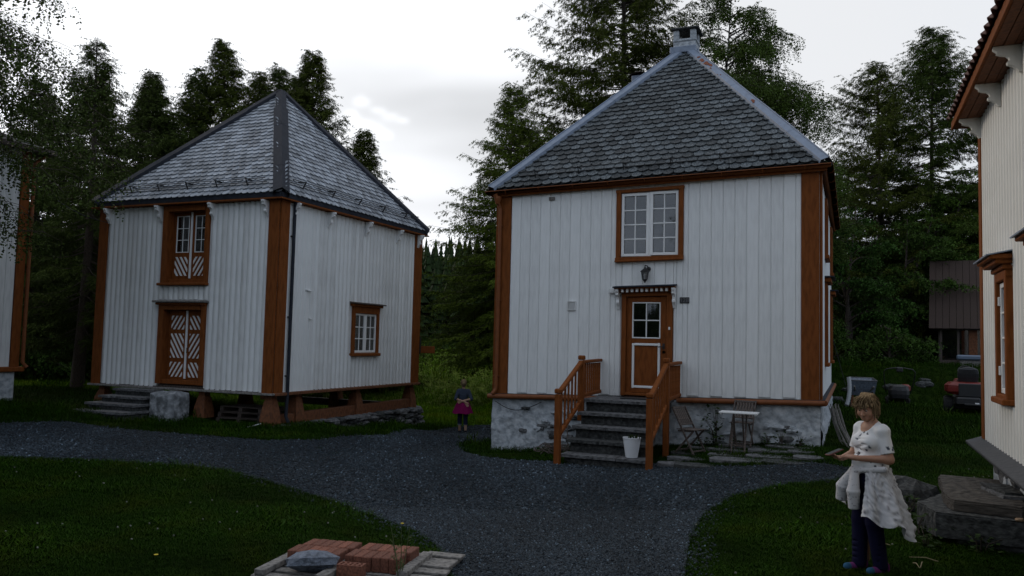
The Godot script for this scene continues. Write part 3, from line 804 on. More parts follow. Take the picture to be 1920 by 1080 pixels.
func store_door(s: Node3D, called: String, xc: float, y0: float, y1: float, hatch: bool) -> void:
	var d := Node3D.new(); d.name = called; s.add_child(d)
	var x0 := -3.33; var x1 := -1.93
	var h := y1 - y0
	# outer frame, proud of the boards, and deep reveals
	pbox(d, "frame", Vector3(x0 + 0.075, (y0 + y1) / 2, -0.09), Vector3(0.15, h, 0.3), M.brown)
	pbox(d, "frame", Vector3(x1 - 0.06, (y0 + y1) / 2, -0.09), Vector3(0.12, h, 0.3), M.brown)
	pbox(d, "frame", Vector3(xc + 0.02, y1 - 0.07, -0.09), Vector3(x1 - x0 - 0.27, 0.14, 0.29), M.brown)
	if hatch:
		pbox(d, "sill", Vector3(xc + 0.02, y0 + 0.03, -0.03), Vector3(x1 - x0 + 0.06, 0.06, 0.32), M.brown, 0.012)
		pbox(d, "rail", Vector3(xc + 0.02, y0 + 0.105, -0.14), Vector3(x1 - x0 - 0.27, 0.09, 0.2), M.brown)
	else:
		pbox(d, "sill", Vector3(xc + 0.02, y0 + 0.05, -0.12), Vector3(x1 - x0 - 0.27, 0.1, 0.24), M.brown)
		pbox(d, "hood", Vector3(xc + 0.02, y1 + 0.05, 0.06), Vector3(x1 - x0 + 0.16, 0.05, 0.26), M.greywood, 0.012)
		pbox(d, "hood", Vector3(xc + 0.02, y1 + 0.0, 0.05), Vector3(x1 - x0 + 0.06, 0.05, 0.16), M.brown, 0.012)
	var ix0 := x0 + 0.15; var ix1 := x1 - 0.12
	var iy0 := y0 + (0.15 if hatch else 0.1); var iy1 := y1 - 0.14
	var mid := (ix0 + ix1) / 2
	for k in 2:
		var a := ix0 if k == 0 else mid
		var b := mid if k == 0 else ix1
		var leaf := Node3D.new(); leaf.name = "leaf"; d.add_child(leaf, true)
		var lz := -0.16
		var z := lz + 0.02
		var ax := a + 0.09; var bx := b - 0.09
		var lean := 1 if k == 0 else -1
		if hatch:
			var py0 := iy0 + (iy1 - iy0) * 0.40; var py1 := iy1 - 0.08
			# leaf built round the glazed part
			pbox(leaf, "panel", Vector3((a + b) / 2, (iy0 + py0) / 2, lz), Vector3(b - a - 0.008, py0 - iy0, 0.04), M.brown)
			pbox(leaf, "rail", Vector3((a + b) / 2, (py1 + iy1) / 2, lz), Vector3(b - a - 0.008, iy1 - py1, 0.04), M.brown)
			for q in [[a, ax], [bx, b]]: pbox(leaf, "stile", Vector3((q[0] + q[1]) / 2, (py0 + py1) / 2, lz), Vector3(q[1] - q[0] - 0.008, py1 - py0, 0.04), M.brown)
			casement(leaf, T(Vector3((ax + bx) / 2, py0, lz + 0.008)), bx - ax, py1 - py0, 2, 3, M.trim, 0.022, 0.018, 0.03)
			stripes(leaf, ax, iy0 + 0.09, bx, py0 - 0.1, z, -lean, 0.105, 0.045)
		else:
			pbox(leaf, "panel", Vector3((a + b) / 2, (iy0 + iy1) / 2, lz), Vector3(b - a - 0.008, iy1 - iy0, 0.04), M.brown)
			var H := iy1 - iy0
			stripes(leaf, ax, iy0 + H * 0.72, bx, iy1 - 0.13, z, lean, 0.105, 0.043)
			stripes(leaf, ax, iy0 + H * 0.31, bx, iy0 + H * 0.66, z, -lean, 0.105, 0.043)
			stripes(leaf, ax, iy0 + 0.06, bx, iy0 + H * 0.25, z, lean, 0.105, 0.043)
	pbox(d, "cover_strip", Vector3(mid, (iy0 + iy1) / 2 + 0.01, -0.125), Vector3(0.055, iy1 - iy0 - 0.03, 0.03), M.trim)
	if not hatch:
		var m := MB.new()
		m.tube([Vector3(mid + 0.07, -0.35, -0.13), Vector3(mid + 0.07, -0.35, -0.08), Vector3(mid + 0.07, -0.47, -0.08)], [0.008], 6)
		part(d, "handle", m.mesh(), M.black)

# ---------- house with the stone stairs; its floor lines have settled, rising to the right ----------
const SET := 0.028
func hv(x: float, y: float, z: float) -> Vector3: return Vector3(x, y + SET * x, z)
func build_house() -> void:
	var s := thing("house", "white boarded house with dark scalloped slate pyramid roof, chimney and brown panelled front door", "house", Vector3(-0.351, 0, -18.471), YAW)
	var W := 6.89; var D := 8.6; var yb := -1.19; var yt := 3.28
	var m := MB.new()
	# wall core: blocks round the window and the door
	var blk := func(x0: float, x1: float, y0: float, y1: float) -> void:
		var p := []
		for z in [0.0, -0.25]:
			for q in [[x0, y0], [x1, y0], [x1, y1], [x0, y1]]: p.append(hv(q[0], q[1], z))
		m.quad(p[0], p[1], p[2], p[3]); m.quad(p[5], p[4], p[7], p[6]); m.quad(p[4], p[0], p[3], p[7]); m.quad(p[1], p[5], p[6], p[2]); m.quad(p[3], p[2], p[6], p[7]); m.quad(p[4], p[5], p[1], p[0])
	blk.call(0.0, 2.86, yb, yt); blk.call(4.17, W, yb, yt); blk.call(2.86, 4.17, 0.98, 1.72); blk.call(2.86, 3.0, yb, 0.98); blk.call(3.98, 4.17, yb, 0.98); blk.call(2.86, 4.17, 3.12, yt)
	part(s, "front_wall", m.mesh(), M.white2)
	m = MB.new()
	var kx := SET * W
	for b in [[-D, -7.9], [-7.1, -3.3], [-2.45, -0.25]]: m.box(Vector3(W - 0.12, (yb + yt) / 2 + kx, (b[0] + b[1]) / 2), Vector3(0.24, yt - yb, b[1] - b[0]))
	for b in [[-7.9, -7.1], [-3.3, -2.45]]:
		for y in [[yb, -0.5], [1.2, 1.9], [3.1, yt]]: m.box(Vector3(W - 0.12, (y[0] + y[1]) / 2 + kx, (b[0] + b[1]) / 2), Vector3(0.24, y[1] - y[0], b[1] - b[0]))
	m.box(Vector3(0.12, (yb + yt) / 2, -D / 2 - 0.12), Vector3(0.24, yt - yb, D - 0.26))
	m.box(Vector3(W / 2, (yb + yt) / 2 + kx / 2, -D + 0.12), Vector3(W - 0.5, yt - yb, 0.236))
	part(s, "side_wall", m.mesh(), M.white2)
	pbox(s, "floor", Vector3(W / 2, yb + 0.02, -D / 2), Vector3(W - 0.5, 0.1, D - 0.5), M.darkwood, 0.0)
	pbox(s, "floor", Vector3(W / 2, 1.3, -D / 2), Vector3(W - 0.5, 0.1, D - 0.5), M.darkwood, 0.0)
	for q in [[Vector3(W / 2, 1.05, -1.6), Vector3(W - 0.5, 4.3, 0.12)], [Vector3(W - 1.6, 1.05, -D / 2 - 0.75), Vector3(0.12, 4.3, D - 2.0)]]: pbox(s, "added_dark_partition", q[0], q[1], M.darkwood, 0.0)  # added inner walls, out of view, keep the rooms dark through the glass
	# front boards
	var fb := Node3D.new(); fb.name = "front_boards"; s.add_child(fb)
	var pitch := 0.2352
	var n := 27
	for i in n:
		var x0 := 0.335 + pitch * i
		var x1: float = minf(x0 + pitch, 6.56)
		var cuts := [[x0, x1, yb + (0.03 if i % 2 else 0.0), yt - 0.02]]
		var out := []
		if x1 > 2.80 and x0 < 4.23:
			# above the window nothing, between window and door hood, beside the door
			var w0 := x0; var w1 := x1
			if x0 < 2.80: out.append([x0, 2.80, yb, yt - 0.02]); w0 = 2.80
			if x1 > 4.23: out.append([4.23, x1, yb, yt - 0.02]); w1 = 4.23
			var d0 := maxf(w0, 2.94); var d1 := minf(w1, 4.04)
			if d1 > d0: out.append([d0, d1, 1.02, 1.66])
			if w0 < 2.94: out.append([w0, minf(w1, 2.94), yb, 1.66])
			if w1 > 4.04: out.append([maxf(w0, 4.04), w1, yb, 1.66])
		else: out = cuts
		for q in out:
			if q[1] - q[0] < 0.02: continue
			var xm: float = (q[0] + q[1]) / 2
			var t := 0.025 if i % 2 else 0.021
			part(fb, "board", board_mesh(snappedf(q[1] - q[0] - 0.005, 0.001), snappedf(q[3] - q[2], 0.001), t), [M.white, M.white, M.white3][rng.randi() % 3], T(hv(xm, (q[2] + q[3]) / 2 + rng.randf_range(-0.004, 0.004), 0.0)))
	# side boards near the corner
	var sb := Node3D.new(); sb.name = "side_boards"; s.add_child(sb)
	for i in 33:
		var z := -0.3 - 0.25 * (i + 0.5)
		for y in ([[yb, yt - 0.02]] if not ((z < -2.3 and z > -3.45) or (z < -6.95 and z > -8.05)) else [[yb, -0.62], [1.42, 1.78], [3.2, yt - 0.02]]):
			part(sb, "board", board_mesh(0.235, snappedf(y[1] - y[0], 0.001), 0.024 if i % 2 else 0.017), M.white, T(Vector3(W, (y[0] + y[1]) / 2 + kx, z), Basis(Vector3.UP, PI / 2)))
	# corner boards
	pbox(s, "corner_board", hv(0.165, (yb + yt) / 2 - 0.02, 0.022), Vector3(0.34, yt - yb + 0.02, 0.05), M.brown)
	pbox(s, "corner_board", hv(6.72, (yb + yt) / 2 - 0.02, 0.022), Vector3(0.335, yt - yb + 0.02, 0.05), M.brown)
	pbox(s, "corner_board", hv(W + 0.025, (yb + yt) / 2 - 0.02, -0.14), Vector3(0.05, yt - yb + 0.016, 0.27), M.brown)
	pbox(s, "corner_board", Vector3(-0.024, (yb + yt) / 2 - 0.02, -0.14), Vector3(0.05, yt - yb + 0.016, 0.27), M.brown)
	# rounded moulding and flashing along the foot of the wall
	var base := Node3D.new(); base.name = "base_moulding"; s.add_child(base)
	for e in [[hv(-0.1, yb - 0.065, 0.1), hv(2.45, yb - 0.065, 0.1)], [hv(4.15, yb - 0.065, 0.1), hv(W + 0.1, yb - 0.065, 0.1)], [hv(W + 0.1, yb - 0.065, 0.1), hv(W + 0.1, yb - 0.065, -D - 0.1)]]:
		m = MB.new()
		m.tube([e[0], e[1]], [0.055], 12)
		part(base, "moulding", m.mesh(), M.brown2)
		m = MB.new()
		var inn: Vector3 = Vector3(0, 0, -0.12) if absf(e[1].z - e[0].z) < 0.1 else Vector3(-0.12, 0, 0)
		m.bar(e[0] + inn * 0.55 + Vector3(0, 0.055, 0), e[1] + inn * 0.55 + Vector3(0, 0.055, 0), 0.13, 0.012)
		part(base, "flashing", m.mesh(), M.darkmetal)
	# foundation: uneven whitewashed wall
	var fn := FastNoiseLite.new(); fn.seed = 14; fn.frequency = 1.7; fn.fractal_octaves = 4
	var face := func(a: Vector3, b: Vector3, out: Vector3, low0: float, low1: float) -> ArrayMesh:
		var st := SurfaceTool.new()
		st.begin(Mesh.PRIMITIVE_TRIANGLES)
		var nx := int((b - a).length() / 0.07); var ny := 20
		for j in ny + 1:
			for i in nx + 1:
				var t := i / float(nx); var v := j / float(ny)
				var p: Vector3 = a.lerp(b, t)
				var lo := lerpf(low0, low1, t)
				p.y = lerpf(lo, p.y, v)
				var bulge := 0.05 * (1 - v) * (1 - v) + fn.get_noise_3d(p.x * 1.0, p.y * 1.4, p.z) * 0.06 + fn.get_noise_3d(p.x * 4, p.y * 5, p.z * 4 + 9) * 0.022
				st.set_smooth_group(0)
				st.add_vertex(p + out * bulge)
		for j in ny:
			for i in nx:
				var q := j * (nx + 1) + i
				for k in [q, q + nx + 2, q + 1, q, q + nx + 1, q + nx + 2]: st.add_index(k)
		st.generate_normals()
		return st.commit()
	var fnd := Node3D.new(); fnd.name = "foundation"; s.add_child(fnd)
	part(fnd, "plastered_face", face.call(hv(-0.02, -1.26, 0.02), hv(W + 0.02, -1.26, 0.02), Vector3(0, 0, 1), -2.75, -2.2), M.plaster)
	part(fnd, "plastered_face", face.call(hv(W + 0.02, -1.26, 0.0), hv(W + 0.02, -1.26, -D), Vector3(1, 0, 0), -2.2, -2.2), M.plaster)
	part(fnd, "plastered_face", face.call(hv(-0.02, -1.26, -D), hv(-0.02, -1.26, 0.0), Vector3(-1, 0, 0), -2.9, -2.75), M.plaster)
	var r := RandomNumberGenerator.new(); r.seed = 5
	for i in 34:
		var x := clampf(1.55 + r.randfn() * 0.42, 0.75, 2.3); var y := clampf(-1.95 + r.randfn() * 0.24, -2.4, -1.5)
		m = MB.new()
		m.rock(Vector3.ZERO, Vector3(r.randf_range(0.1, 0.3), r.randf_range(0.05, 0.14), 0.16), r.randi(), Basis(Vector3.BACK, r.randf_range(-0.2, 0.2)), 0.2, 3.0, 4)
		part(fnd, "bare_stone", m.mesh(), [M.stone, M.plaster, M.stone2][r.randi() % 3], T(hv(x, y, 0.035)))
	for i in 16:
		var x := r.randf_range(4.6, 6.7)
		m = MB.new()
		m.rock(Vector3.ZERO, Vector3(r.randf_range(0.12, 0.34), r.randf_range(0.06, 0.16), 0.14), r.randi(), Basis(Vector3.BACK, r.randf_range(-0.2, 0.2)), 0.2, 3.0, 4)
		part(fnd, "bare_stone", m.mesh(), [M.plaster, M.plaster, M.stone][r.randi() % 3], T(hv(x, r.randf_range(-2.1, -1.7), 0.035)))
	# roof
	var o := 0.14
	var ye := 3.42
	var E := [hv(-o, ye, o), hv(W + o, ye, o), hv(W + o, ye, -D - o), hv(-o, ye, -D - o)]
	var ap := hv(W / 2, 7.76, -D / 2)
	var roof := Node3D.new(); roof.name = "roof"; s.add_child(roof)
	m = MB.new()
	for i in 4: m.tri(E[i], E[(i + 1) % 4], ap)
	part(roof, "deck", m.mesh(), M.oldslate0)
	m = MB.new()
	m.quad(E[3] - Vector3(0, 0.1, 0), E[2] - Vector3(0, 0.1, 0), E[1] - Vector3(0, 0.1, 0), E[0] - Vector3(0, 0.1, 0))
	part(roof, "soffit", m.mesh(), M.brown)
	var rest := {}
	lay_slates(roof, E[0], E[1], ap, 0.226, 0.203, 0.46, "oldslate", 300, rest, 3)
	finish_rest(roof, rest, "oldslate")
	for i in 4:
		var a: Vector3 = E[i]; var b: Vector3 = E[(i + 1) % 4]
		var out := (Vector3(a.x + b.x, 0, a.z + b.z) * 0.5 - Vector3(ap.x, 0, ap.z)).normalized()
		pbar(s, "fascia", a + Vector3(0, -0.085, 0) - out * 0.03, b + Vector3(0, -0.085, 0) - out * 0.03, 0.03, 0.15, M.brown)
		# half-round gutter
		var g := Node3D.new(); g.name = "gutter"; s.add_child(g, true)
		m = MB.new()
		var x := (b - a).normalized()
		var ext := x * 0.08
		for k in 8:
			var a0 := PI + PI * k / 8.0; var a1 := PI + PI * (k + 1) / 8.0
			var o0 := out * (0.045 + cos(a0) * 0.065) + Vector3(0, -0.045 + sin(a0) * 0.065, 0); var o1 := out * (0.045 + cos(a1) * 0.065) + Vector3(0, -0.045 + sin(a1) * 0.065, 0)
			var n0 := out * cos(a0) + Vector3(0, sin(a0), 0); var n1 := out * cos(a1) + Vector3(0, sin(a1), 0)
			m.trin(a - ext + o0, b + ext + o1, b + ext + o0, n0, n1, n0); m.trin(a - ext + o0, a - ext + o1, b + ext + o1, n0, n1, n1)
		m.tube([a - ext + out * 0.11 + Vector3(0, -0.045, 0), b + ext + out * 0.11 + Vector3(0, -0.045, 0)], [0.012], 6)
		part(g, "channel", m.mesh(), M.brown2)
		if i < 2:
			for k in 9:
				var p := a.lerp(b, (k + 0.5) / 9.0)
				m = MB.new()
				var pts := []
				for q in 5: 
					var an := PI + PI * q / 4.0
					pts.append(p + out * (0.045 + cos(an) * 0.07) + Vector3(0, -0.045 + sin(an) * 0.07, 0))
				m.tube(pts, [0.009], 5)
				part(g, "strap", m.mesh(), M.brown)
	# hip flashings of pale sheet, one with rust
	for i in 4:
		var a: Vector3 = E[i]
		var d := ap - a
		var dn := d.normalized()
		var A: Vector3 = E[(i + 1) % 4] - a; var B: Vector3 = E[(i + 3) % 4] - a
		var s1 := (A - dn * A.dot(dn)).normalized(); var s2 := (B - dn * B.dot(dn)).normalized()
		var lift := (Vector3.UP - dn * dn.y).normalized()
		var seg := 5
		for k in seg:
			var p := a + d * (k / float(seg)) * 0.965; var q := a + d * ((k + 1.0) / seg) * 0.965 + dn * 0.02
			var lf := lift * (0.115 + 0.004 * (k % 2))
			var wd := 0.17
			m = MB.new()
			m.quad(p + lf, p + lf + s1 * wd, q + lf + s1 * wd, q + lf)
			m.quad(p + lf + s2 * wd, p + lf, q + lf, q + lf + s2 * wd)
			m.quad(p + lf + s1 * wd, p + lf * 0.35 + s1 * wd, q + lf * 0.35 + s1 * wd, q + lf + s1 * wd)
			m.quad(p + lf * 0.35 + s2 * wd, p + lf + s2 * wd, q + lf + s2 * wd, q + lf * 0.35 + s2 * wd)
			m.tube([p + lf * 1.05, q + lf * 1.05], [0.014], 6)
			part(roof, "hip_flashing", m.mesh(), M.zinc)
		if i == 1:
			# flaked paint and rust: thin scales on the front wing of the flashing
			var nf := s2.cross(dn).normalized()
			nf = nf if nf.y > 0 else -nf
			for q in [[0.86, 0.13, 0.22, 0.12], [0.825, 0.11, 0.30, 0.15], [0.80, 0.09, 0.2, 0.09], [0.895, 0.12, 0.12, 0.1], [0.45, 0.1, 0.16, 0.08], [0.438, 0.13, 0.1, 0.06], [0.775, 0.15, 0.1, 0.05], [0.70, 0.12, 0.06, 0.04], [0.71, 0.16, 0.05, 0.03]]:
				m = MB.new()
				var poly := PackedVector2Array()
				for k in 11: 
					var an := TAU * k / 11.0
					poly.append(Vector2(cos(an) * q[2] * 0.5, sin(an) * q[3] * 0.5) * r.randf_range(0.55, 1.15))
				m.prism(poly, 0.0, 0.003, Transform3D(Basis(dn, s2, dn.cross(s2)), a + d * q[0] * 0.965 + s2 * q[1] + lift * 0.121 + nf * 0.003))
				part(roof, "rust_scale", m.mesh(), M.rust)
	var upf = (ap - (E[0] + E[1]) * 0.5).normalized(); var nf2 = (E[1] - E[0]).normalized().cross(upf)
	snow_guard(roof, E[0].lerp(E[1], 0.085) + upf * 0.36, E[1].lerp(E[0], 0.06) + upf * 0.36, upf, nf2, 6)
	# chimney: white rendered stack with open cap
	var ch := Node3D.new(); ch.name = "chimney"; s.add_child(ch)
	var cx := 3.43; var cz := -D / 2
	pbox(ch, "skirt", Vector3(cx - 0.03, 7.72, cz + 0.24), Vector3(0.68, 0.16, 0.24), M.zinc, 0.01)
	pbox(ch, "skirt", Vector3(cx + 0.30, 7.70, cz - 0.12), Vector3(0.06, 0.16, 0.5), M.zinc, 0.01)
	pbox(ch, "stack", Vector3(cx, 7.6, cz), Vector3(0.58, 0.7, 0.58), M.plaster, 0.015)
	pbox(ch, "collar", Vector3(cx, 7.985, cz), Vector3(0.62, 0.07, 0.62), M.plaster, 0.015)
	for q in [[-1, -1], [1, -1], [-1, 1], [1, 1]]: pbox(ch, "pier", Vector3(cx + q[0] * 0.22, 8.14, cz + q[1] * 0.22), Vector3(0.145, 0.24, 0.145), M.plaster, 0.01)
	pbox(ch, "inner_flue", Vector3(cx + 0.05, 8.04, cz), Vector3(0.26, 0.05, 0.3), M.plaster, 0.01)
	pbox(ch, "cap_slab", Vector3(cx + 0.02, 8.285, cz), Vector3(0.72, 0.045, 0.74), M.stone2, 0.01)
	# metal flue on the left slope
	var fl := Node3D.new(); fl.name = "metal_flue"; s.add_child(fl)
	pbox(fl, "casing", Vector3(2.02, 6.95, -5.0), Vector3(0.4, 1.0, 0.4), M.zinc, 0.01)
	m = MB.new()
	m.lathe([Vector2(0, 0.1), Vector2(0.05, 0.1), Vector2(0.05, 0.045), Vector2(0.3, 0.0), Vector2(0.3, -0.03), Vector2(0, -0.03)], 18)
	for k in m.n.size(): m.n[k] = -m.n[k]
	part(fl, "cowl", m.mesh(), M.greywood, T(Vector3(2.02, 7.5, -5.0)))
	# downpipe on the left
	m = MB.new()
	m.tube([Vector3(0.02, 3.3, 0.26), Vector3(0.06, 3.12, 0.2), Vector3(0.09, 2.98, 0.09), Vector3(0.09, -1.02, 0.09), Vector3(0.08, -1.12, 0.12), Vector3(0.03, -1.2, 0.17)], [0.05, 0.043], 10)
	part(s, "downpipe", m.mesh(), M.brown2)
	m = MB.new()
	m.lathe([Vector2(0.045, -0.12), Vector2(0.08, 0.0), Vector2(0.08, 0.05)], 12, T(Vector3(0.06, 3.2, 0.2)))
	part(s, "hopper", m.mesh(), M.brown2)
	for y in [2.6, 0.9, -0.8]: pbox(s, "pipe_clip", Vector3(0.09, y, 0.075), Vector3(0.11, 0.03, 0.1), M.brown2, 0.004)
	# front upper window
	var win := Node3D.new(); win.name = "window"; s.add_child(win)
	pbox(win, "frame", hv(2.85, 2.43, 0.03), Vector3(0.1, 1.44, 0.075), M.brown)
	pbox(win, "frame", hv(4.185, 2.43, 0.03), Vector3(0.1, 1.44, 0.075), M.brown)
	pbox(win, "frame", hv(3.517, 3.175, 0.032), Vector3(1.46, 0.07, 0.08), M.brown, 0.006, Basis(Vector3.BACK, SET))
	pbox(win, "sill", hv(3.517, 1.71, 0.04), Vector3(1.46, 0.07, 0.1), M.brown, 0.01, Basis(Vector3.BACK, SET))
	pbox(win, "sill", hv(3.517, 1.662, 0.055), Vector3(1.46, 0.04, 0.14), M.brown, 0.01, Basis(Vector3.BACK, SET))
	for k in [-1, 1]: casement(win, T(hv(3.518 + 0.312 * k, 1.762, 0.01)), 0.6, 1.36, 2, 4, M.trim, 0.062, 0.026)
	pbox(win, "mullion", hv(3.518, 2.44, -0.006), Vector3(0.06, 1.38, 0.05), M.trim)
	# front door
	var dr := Node3D.new(); dr.name = "front_door"; s.add_child(dr)
	pbox(dr, "jamb", hv(2.998, -0.1, 0.02), Vector3(0.1, 2.16, 0.1), M.brown)
	pbox(dr, "jamb", hv(3.975, -0.1, 0.02), Vector3(0.125, 2.16, 0.1), M.brown)
	pbox(dr, "lintel", hv(3.486, 0.955, 0.02), Vector3(0.874, 0.1, 0.09), M.brown, 0.006, Basis(Vector3.BACK, SET))
	pbox(dr, "threshold", hv(3.486, -1.155, 0.03), Vector3(0.86, 0.05, 0.16), M.brown)
	var leaf := Node3D.new(); leaf.name = "leaf"; dr.add_child(leaf)
	var lz := -0.02
	# leaf: stiles and rails round a four-pane light and a lower panel
	pbox(leaf, "stile", hv(3.11, -0.115, lz), Vector3(0.118, 2.03, 0.05), M.brown)
	pbox(leaf, "stile", hv(3.84, -0.115, lz), Vector3(0.128, 2.03, 0.05), M.brown)
	pbox(leaf, "rail", hv(3.472, 0.84, lz), Vector3(0.606, 0.11, 0.05), M.brown)
	pbox(leaf, "rail", hv(3.472, -0.035, lz), Vector3(0.606, 0.1, 0.05), M.brown)
	pbox(leaf, "rail", hv(3.472, -1.075, lz), Vector3(0.606, 0.1, 0.05), M.brown)
	pbox(leaf, "panel", hv(3.472, -0.555, lz - 0.008), Vector3(0.6, 0.95, 0.03), M.brown)
	casement(leaf, T(hv(3.472, 0.015, lz + 0.01)), 0.605, 0.765, 2, 2, M.trim, 0.026, 0.024, 0.05)
	for k in [-1, 1]: pbox(leaf, "moulding", hv(3.472 + 0.275 * k, -0.555, lz + 0.022), Vector3(0.05, 0.94, 0.034), M.trim, 0.008)
	for y in [-0.11, -1.0]: pbox(leaf, "moulding", hv(3.472, y, lz + 0.022), Vector3(0.5, 0.05, 0.033), M.trim, 0.008)
	m = MB.new()
	m.tube([hv(3.845, -0.155, 0.0), hv(3.845, -0.155, 0.06), hv(3.74, -0.165, 0.065)], [0.011], 7)
	m.box(hv(3.845, -0.15, 0.008), Vector3(0.045, 0.12, 0.012))
	part(leaf, "handle", m.mesh(), M.black)
	m = MB.new()
	m.lathe([Vector2(0, 0.02), Vector2(0.028, 0.018), Vector2(0.03, 0)], 14, Transform3D(Basis(Vector3.RIGHT, PI / 2), hv(3.845, -0.27, 0.005)))
	for k in m.n.size(): m.n[k] = -m.n[k]
	part(leaf, "lock", m.mesh(), plain("brushed_steel", Color(0.55, 0.54, 0.5), 0.35, 1.0))
	for y in [0.7, 0.0, -0.9]: pbox(leaf, "hinge", hv(3.05, y, 0.012), Vector3(0.025, 0.1, 0.02), M.brown)
	pbox(dr, "door_bell", hv(3.975, 0.22, 0.085), Vector3(0.035, 0.06, 0.03), M.trim)
	# hood with teeth
	var hd := Node3D.new(); hd.name = "door_hood"; s.add_child(hd)
	pbox(hd, "cover", hv(3.455, 1.115, 0.13), Vector3(1.32, 0.03, 0.3), M.darkmetal, 0.006, Basis(Vector3.BACK, SET) * Basis(Vector3.RIGHT, 0.12))
	pbox(hd, "board", hv(3.455, 1.08, 0.115), Vector3(1.27, 0.04, 0.25), M.brown, 0.006, Basis(Vector3.BACK, SET))
	pbox(hd, "frieze", hv(3.455, 1.03, 0.06), Vector3(1.1, 0.08, 0.12), M.brown, 0.006, Basis(Vector3.BACK, SET))
	for k in 10: pbox(hd, "tooth", hv(2.99 + 0.104 * k, 1.028, 0.155), Vector3(0.052, 0.075, 0.07), M.trim)
	var bm := bracket_mesh(0.2, 0.42, 0.06)
	for x in [2.875, 4.065]: part(hd, "bracket", bm, M.trim, T(hv(x, 1.06, 0.03), Basis(Vector3.UP, -PI / 2)))
	# small fittings on the front
	pbox(s, "junction_box", hv(2.74, 1.045, 0.06), Vector3(0.13, 0.11, 0.07), M.white2, 0.01)
	pbox(s, "eave_vent", hv(1.31, 3.14, 0.04), Vector3(0.13, 0.07, 0.04), M.greywood, 0.006)
	var vg := Node3D.new(); vg.name = "vent_grille"; s.add_child(vg)
	for q in [[-0.09, 0, 0.012, 0.2], [0.09, 0, 0.012, 0.2], [0, 0.095, 0.19, 0.012], [0, -0.095, 0.19, 0.012]]: pbox(vg, "frame", hv(1.815 + q[0], 0.74 + q[1], 0.04), Vector3(q[2], q[3], 0.035), M.trim, 0.003)
	for k in 8: pbox(vg, "louvre", hv(1.815, 0.665 + 0.022 * k, 0.037), Vector3(0.17, 0.004, 0.022), M.trim, 0.0, Basis(Vector3.RIGHT, 0.6))
	# number plate 12B
	var np := thing("number_plate", "small dark plate numbered 12B on the white wall right of the front door", "number plate", s.transform * hv(4.274, 0.8, 0.032), YAW)
	pbox(np, "plate", Vector3.ZERO, Vector3(0.2, 0.125, 0.016), M.black, 0.007)
	var tm := TextMesh.new()
	var sf := SystemFont.new(); sf.font_names = PackedStringArray(["Droid Sans"]); sf.font_weight = 700
	tm.text = "12B"; tm.font = sf; tm.font_size = 32; tm.pixel_size = 0.0036; tm.depth = 0.006
	part(np, "digits", tm, plain("worn_brass_digits", Color(0.10, 0.095, 0.1), 0.5), T(Vector3(0, 0, 0.009)))
	# side windows on the right wall
	for q in [[-2.87, 1.9, 1.2], [-7.5, 1.9, 1.2], [-2.87, -0.5, 1.7], [-7.5, -0.5, 1.7]]:
		var w := Node3D.new(); w.name = "window"; s.add_child(w, true)
		var wx := Transform3D(Basis(Vector3.UP, PI / 2), Vector3(W, q[1] + kx, q[0]))
		for k in [-1, 1]: pbox(w, "frame", wx * Vector3(0.46 * k, q[2] / 2, 0.03), Vector3(0.1, q[2] + 0.1, 0.09), M.brown, 0.006, wx.basis)
		pbox(w, "frame", wx * Vector3(0, q[2] + 0.02, 0.03), Vector3(0.82, 0.1, 0.085), M.brown, 0.006, wx.basis)
		pbox(w, "sill", wx * Vector3(0, -0.06, 0.05), Vector3(1.06, 0.08, 0.14), M.brown, 0.01, wx.basis)
		if q[1] < 0:
			pbox(w, "cornice", wx * Vector3(0, q[2] + 0.12, 0.07), Vector3(1.1, 0.1, 0.18), M.brown, 0.012, wx.basis)
			pbox(w, "cornice", wx * Vector3(0, q[2] + 0.19, 0.1), Vector3(1.2, 0.03, 0.26), M.darkmetal, 0.005, wx.basis)
		for k in [-1, 1]: casement(w, wx * T(Vector3(0.205 * k, 0, 0.0)), 0.4, q[2] - 0.03, 1, 3, M.trim, 0.05, 0.024)
	# wall lantern
	var lan := thing("wall_lantern", "black wall lantern with glass sides hanging above the front door", "lantern", s.transform * hv(3.465, 1.18, 0.03), YAW)
	m = MB.new()
	m.tube([Vector3(0.05, 0.3, 0.0), Vector3(0.03, 0.36, 0.05), Vector3(0, 0.37, 0.12), Vector3(0, 0.33, 0.13)], [0.012], 6)
	m.lathe([Vector2(0.0, 0.0), Vector2(0.045, 0.0), Vector2(0.05, 0.02), Vector2(0.0, 0.03)], 10, Transform3D(Basis(Vector3.RIGHT, PI / 2), Vector3(0.05, 0.3, 0.0)))
	part(lan, "arm", m.mesh(), M.black)
	m = MB.new()
	m.lathe([Vector2(0.0, 0.36), Vector2(0.012, 0.35), Vector2(0.03, 0.30), Vector2(0.1, 0.245), Vector2(0.1, 0.23), Vector2(0.0, 0.235)], 6, T(Vector3(0, 0, 0.13)))
	part(lan, "roof_cap", m.mesh(), M.black)
	m = MB.new()
	m.lathe([Vector2(0.0, 0.0), Vector2(0.015, 0.0), Vector2(0.02, 0.03), Vector2(0.055, 0.06), Vector2(0.055, 0.075), Vector2(0.0, 0.075)], 6, T(Vector3(0, 0, 0.13)))
	for k in 6:
		var an := TAU * k / 6
		m.bar(Vector3(cos(an) * 0.053, 0.07, 0.13 - sin(an) * 0.053), Vector3(cos(an) * 0.08, 0.24, 0.13 - sin(an) * 0.08), 0.009, 0.009)
	part(lan, "cage", m.mesh(), M.black)
	m = MB.new()
	m.lathe([Vector2(0.049, 0.076), Vector2(0.074, 0.23)], 6, T(Vector3(0, 0, 0.13)))
	part(lan, "glass", m.mesh(), M.glass)
	m = MB.new()
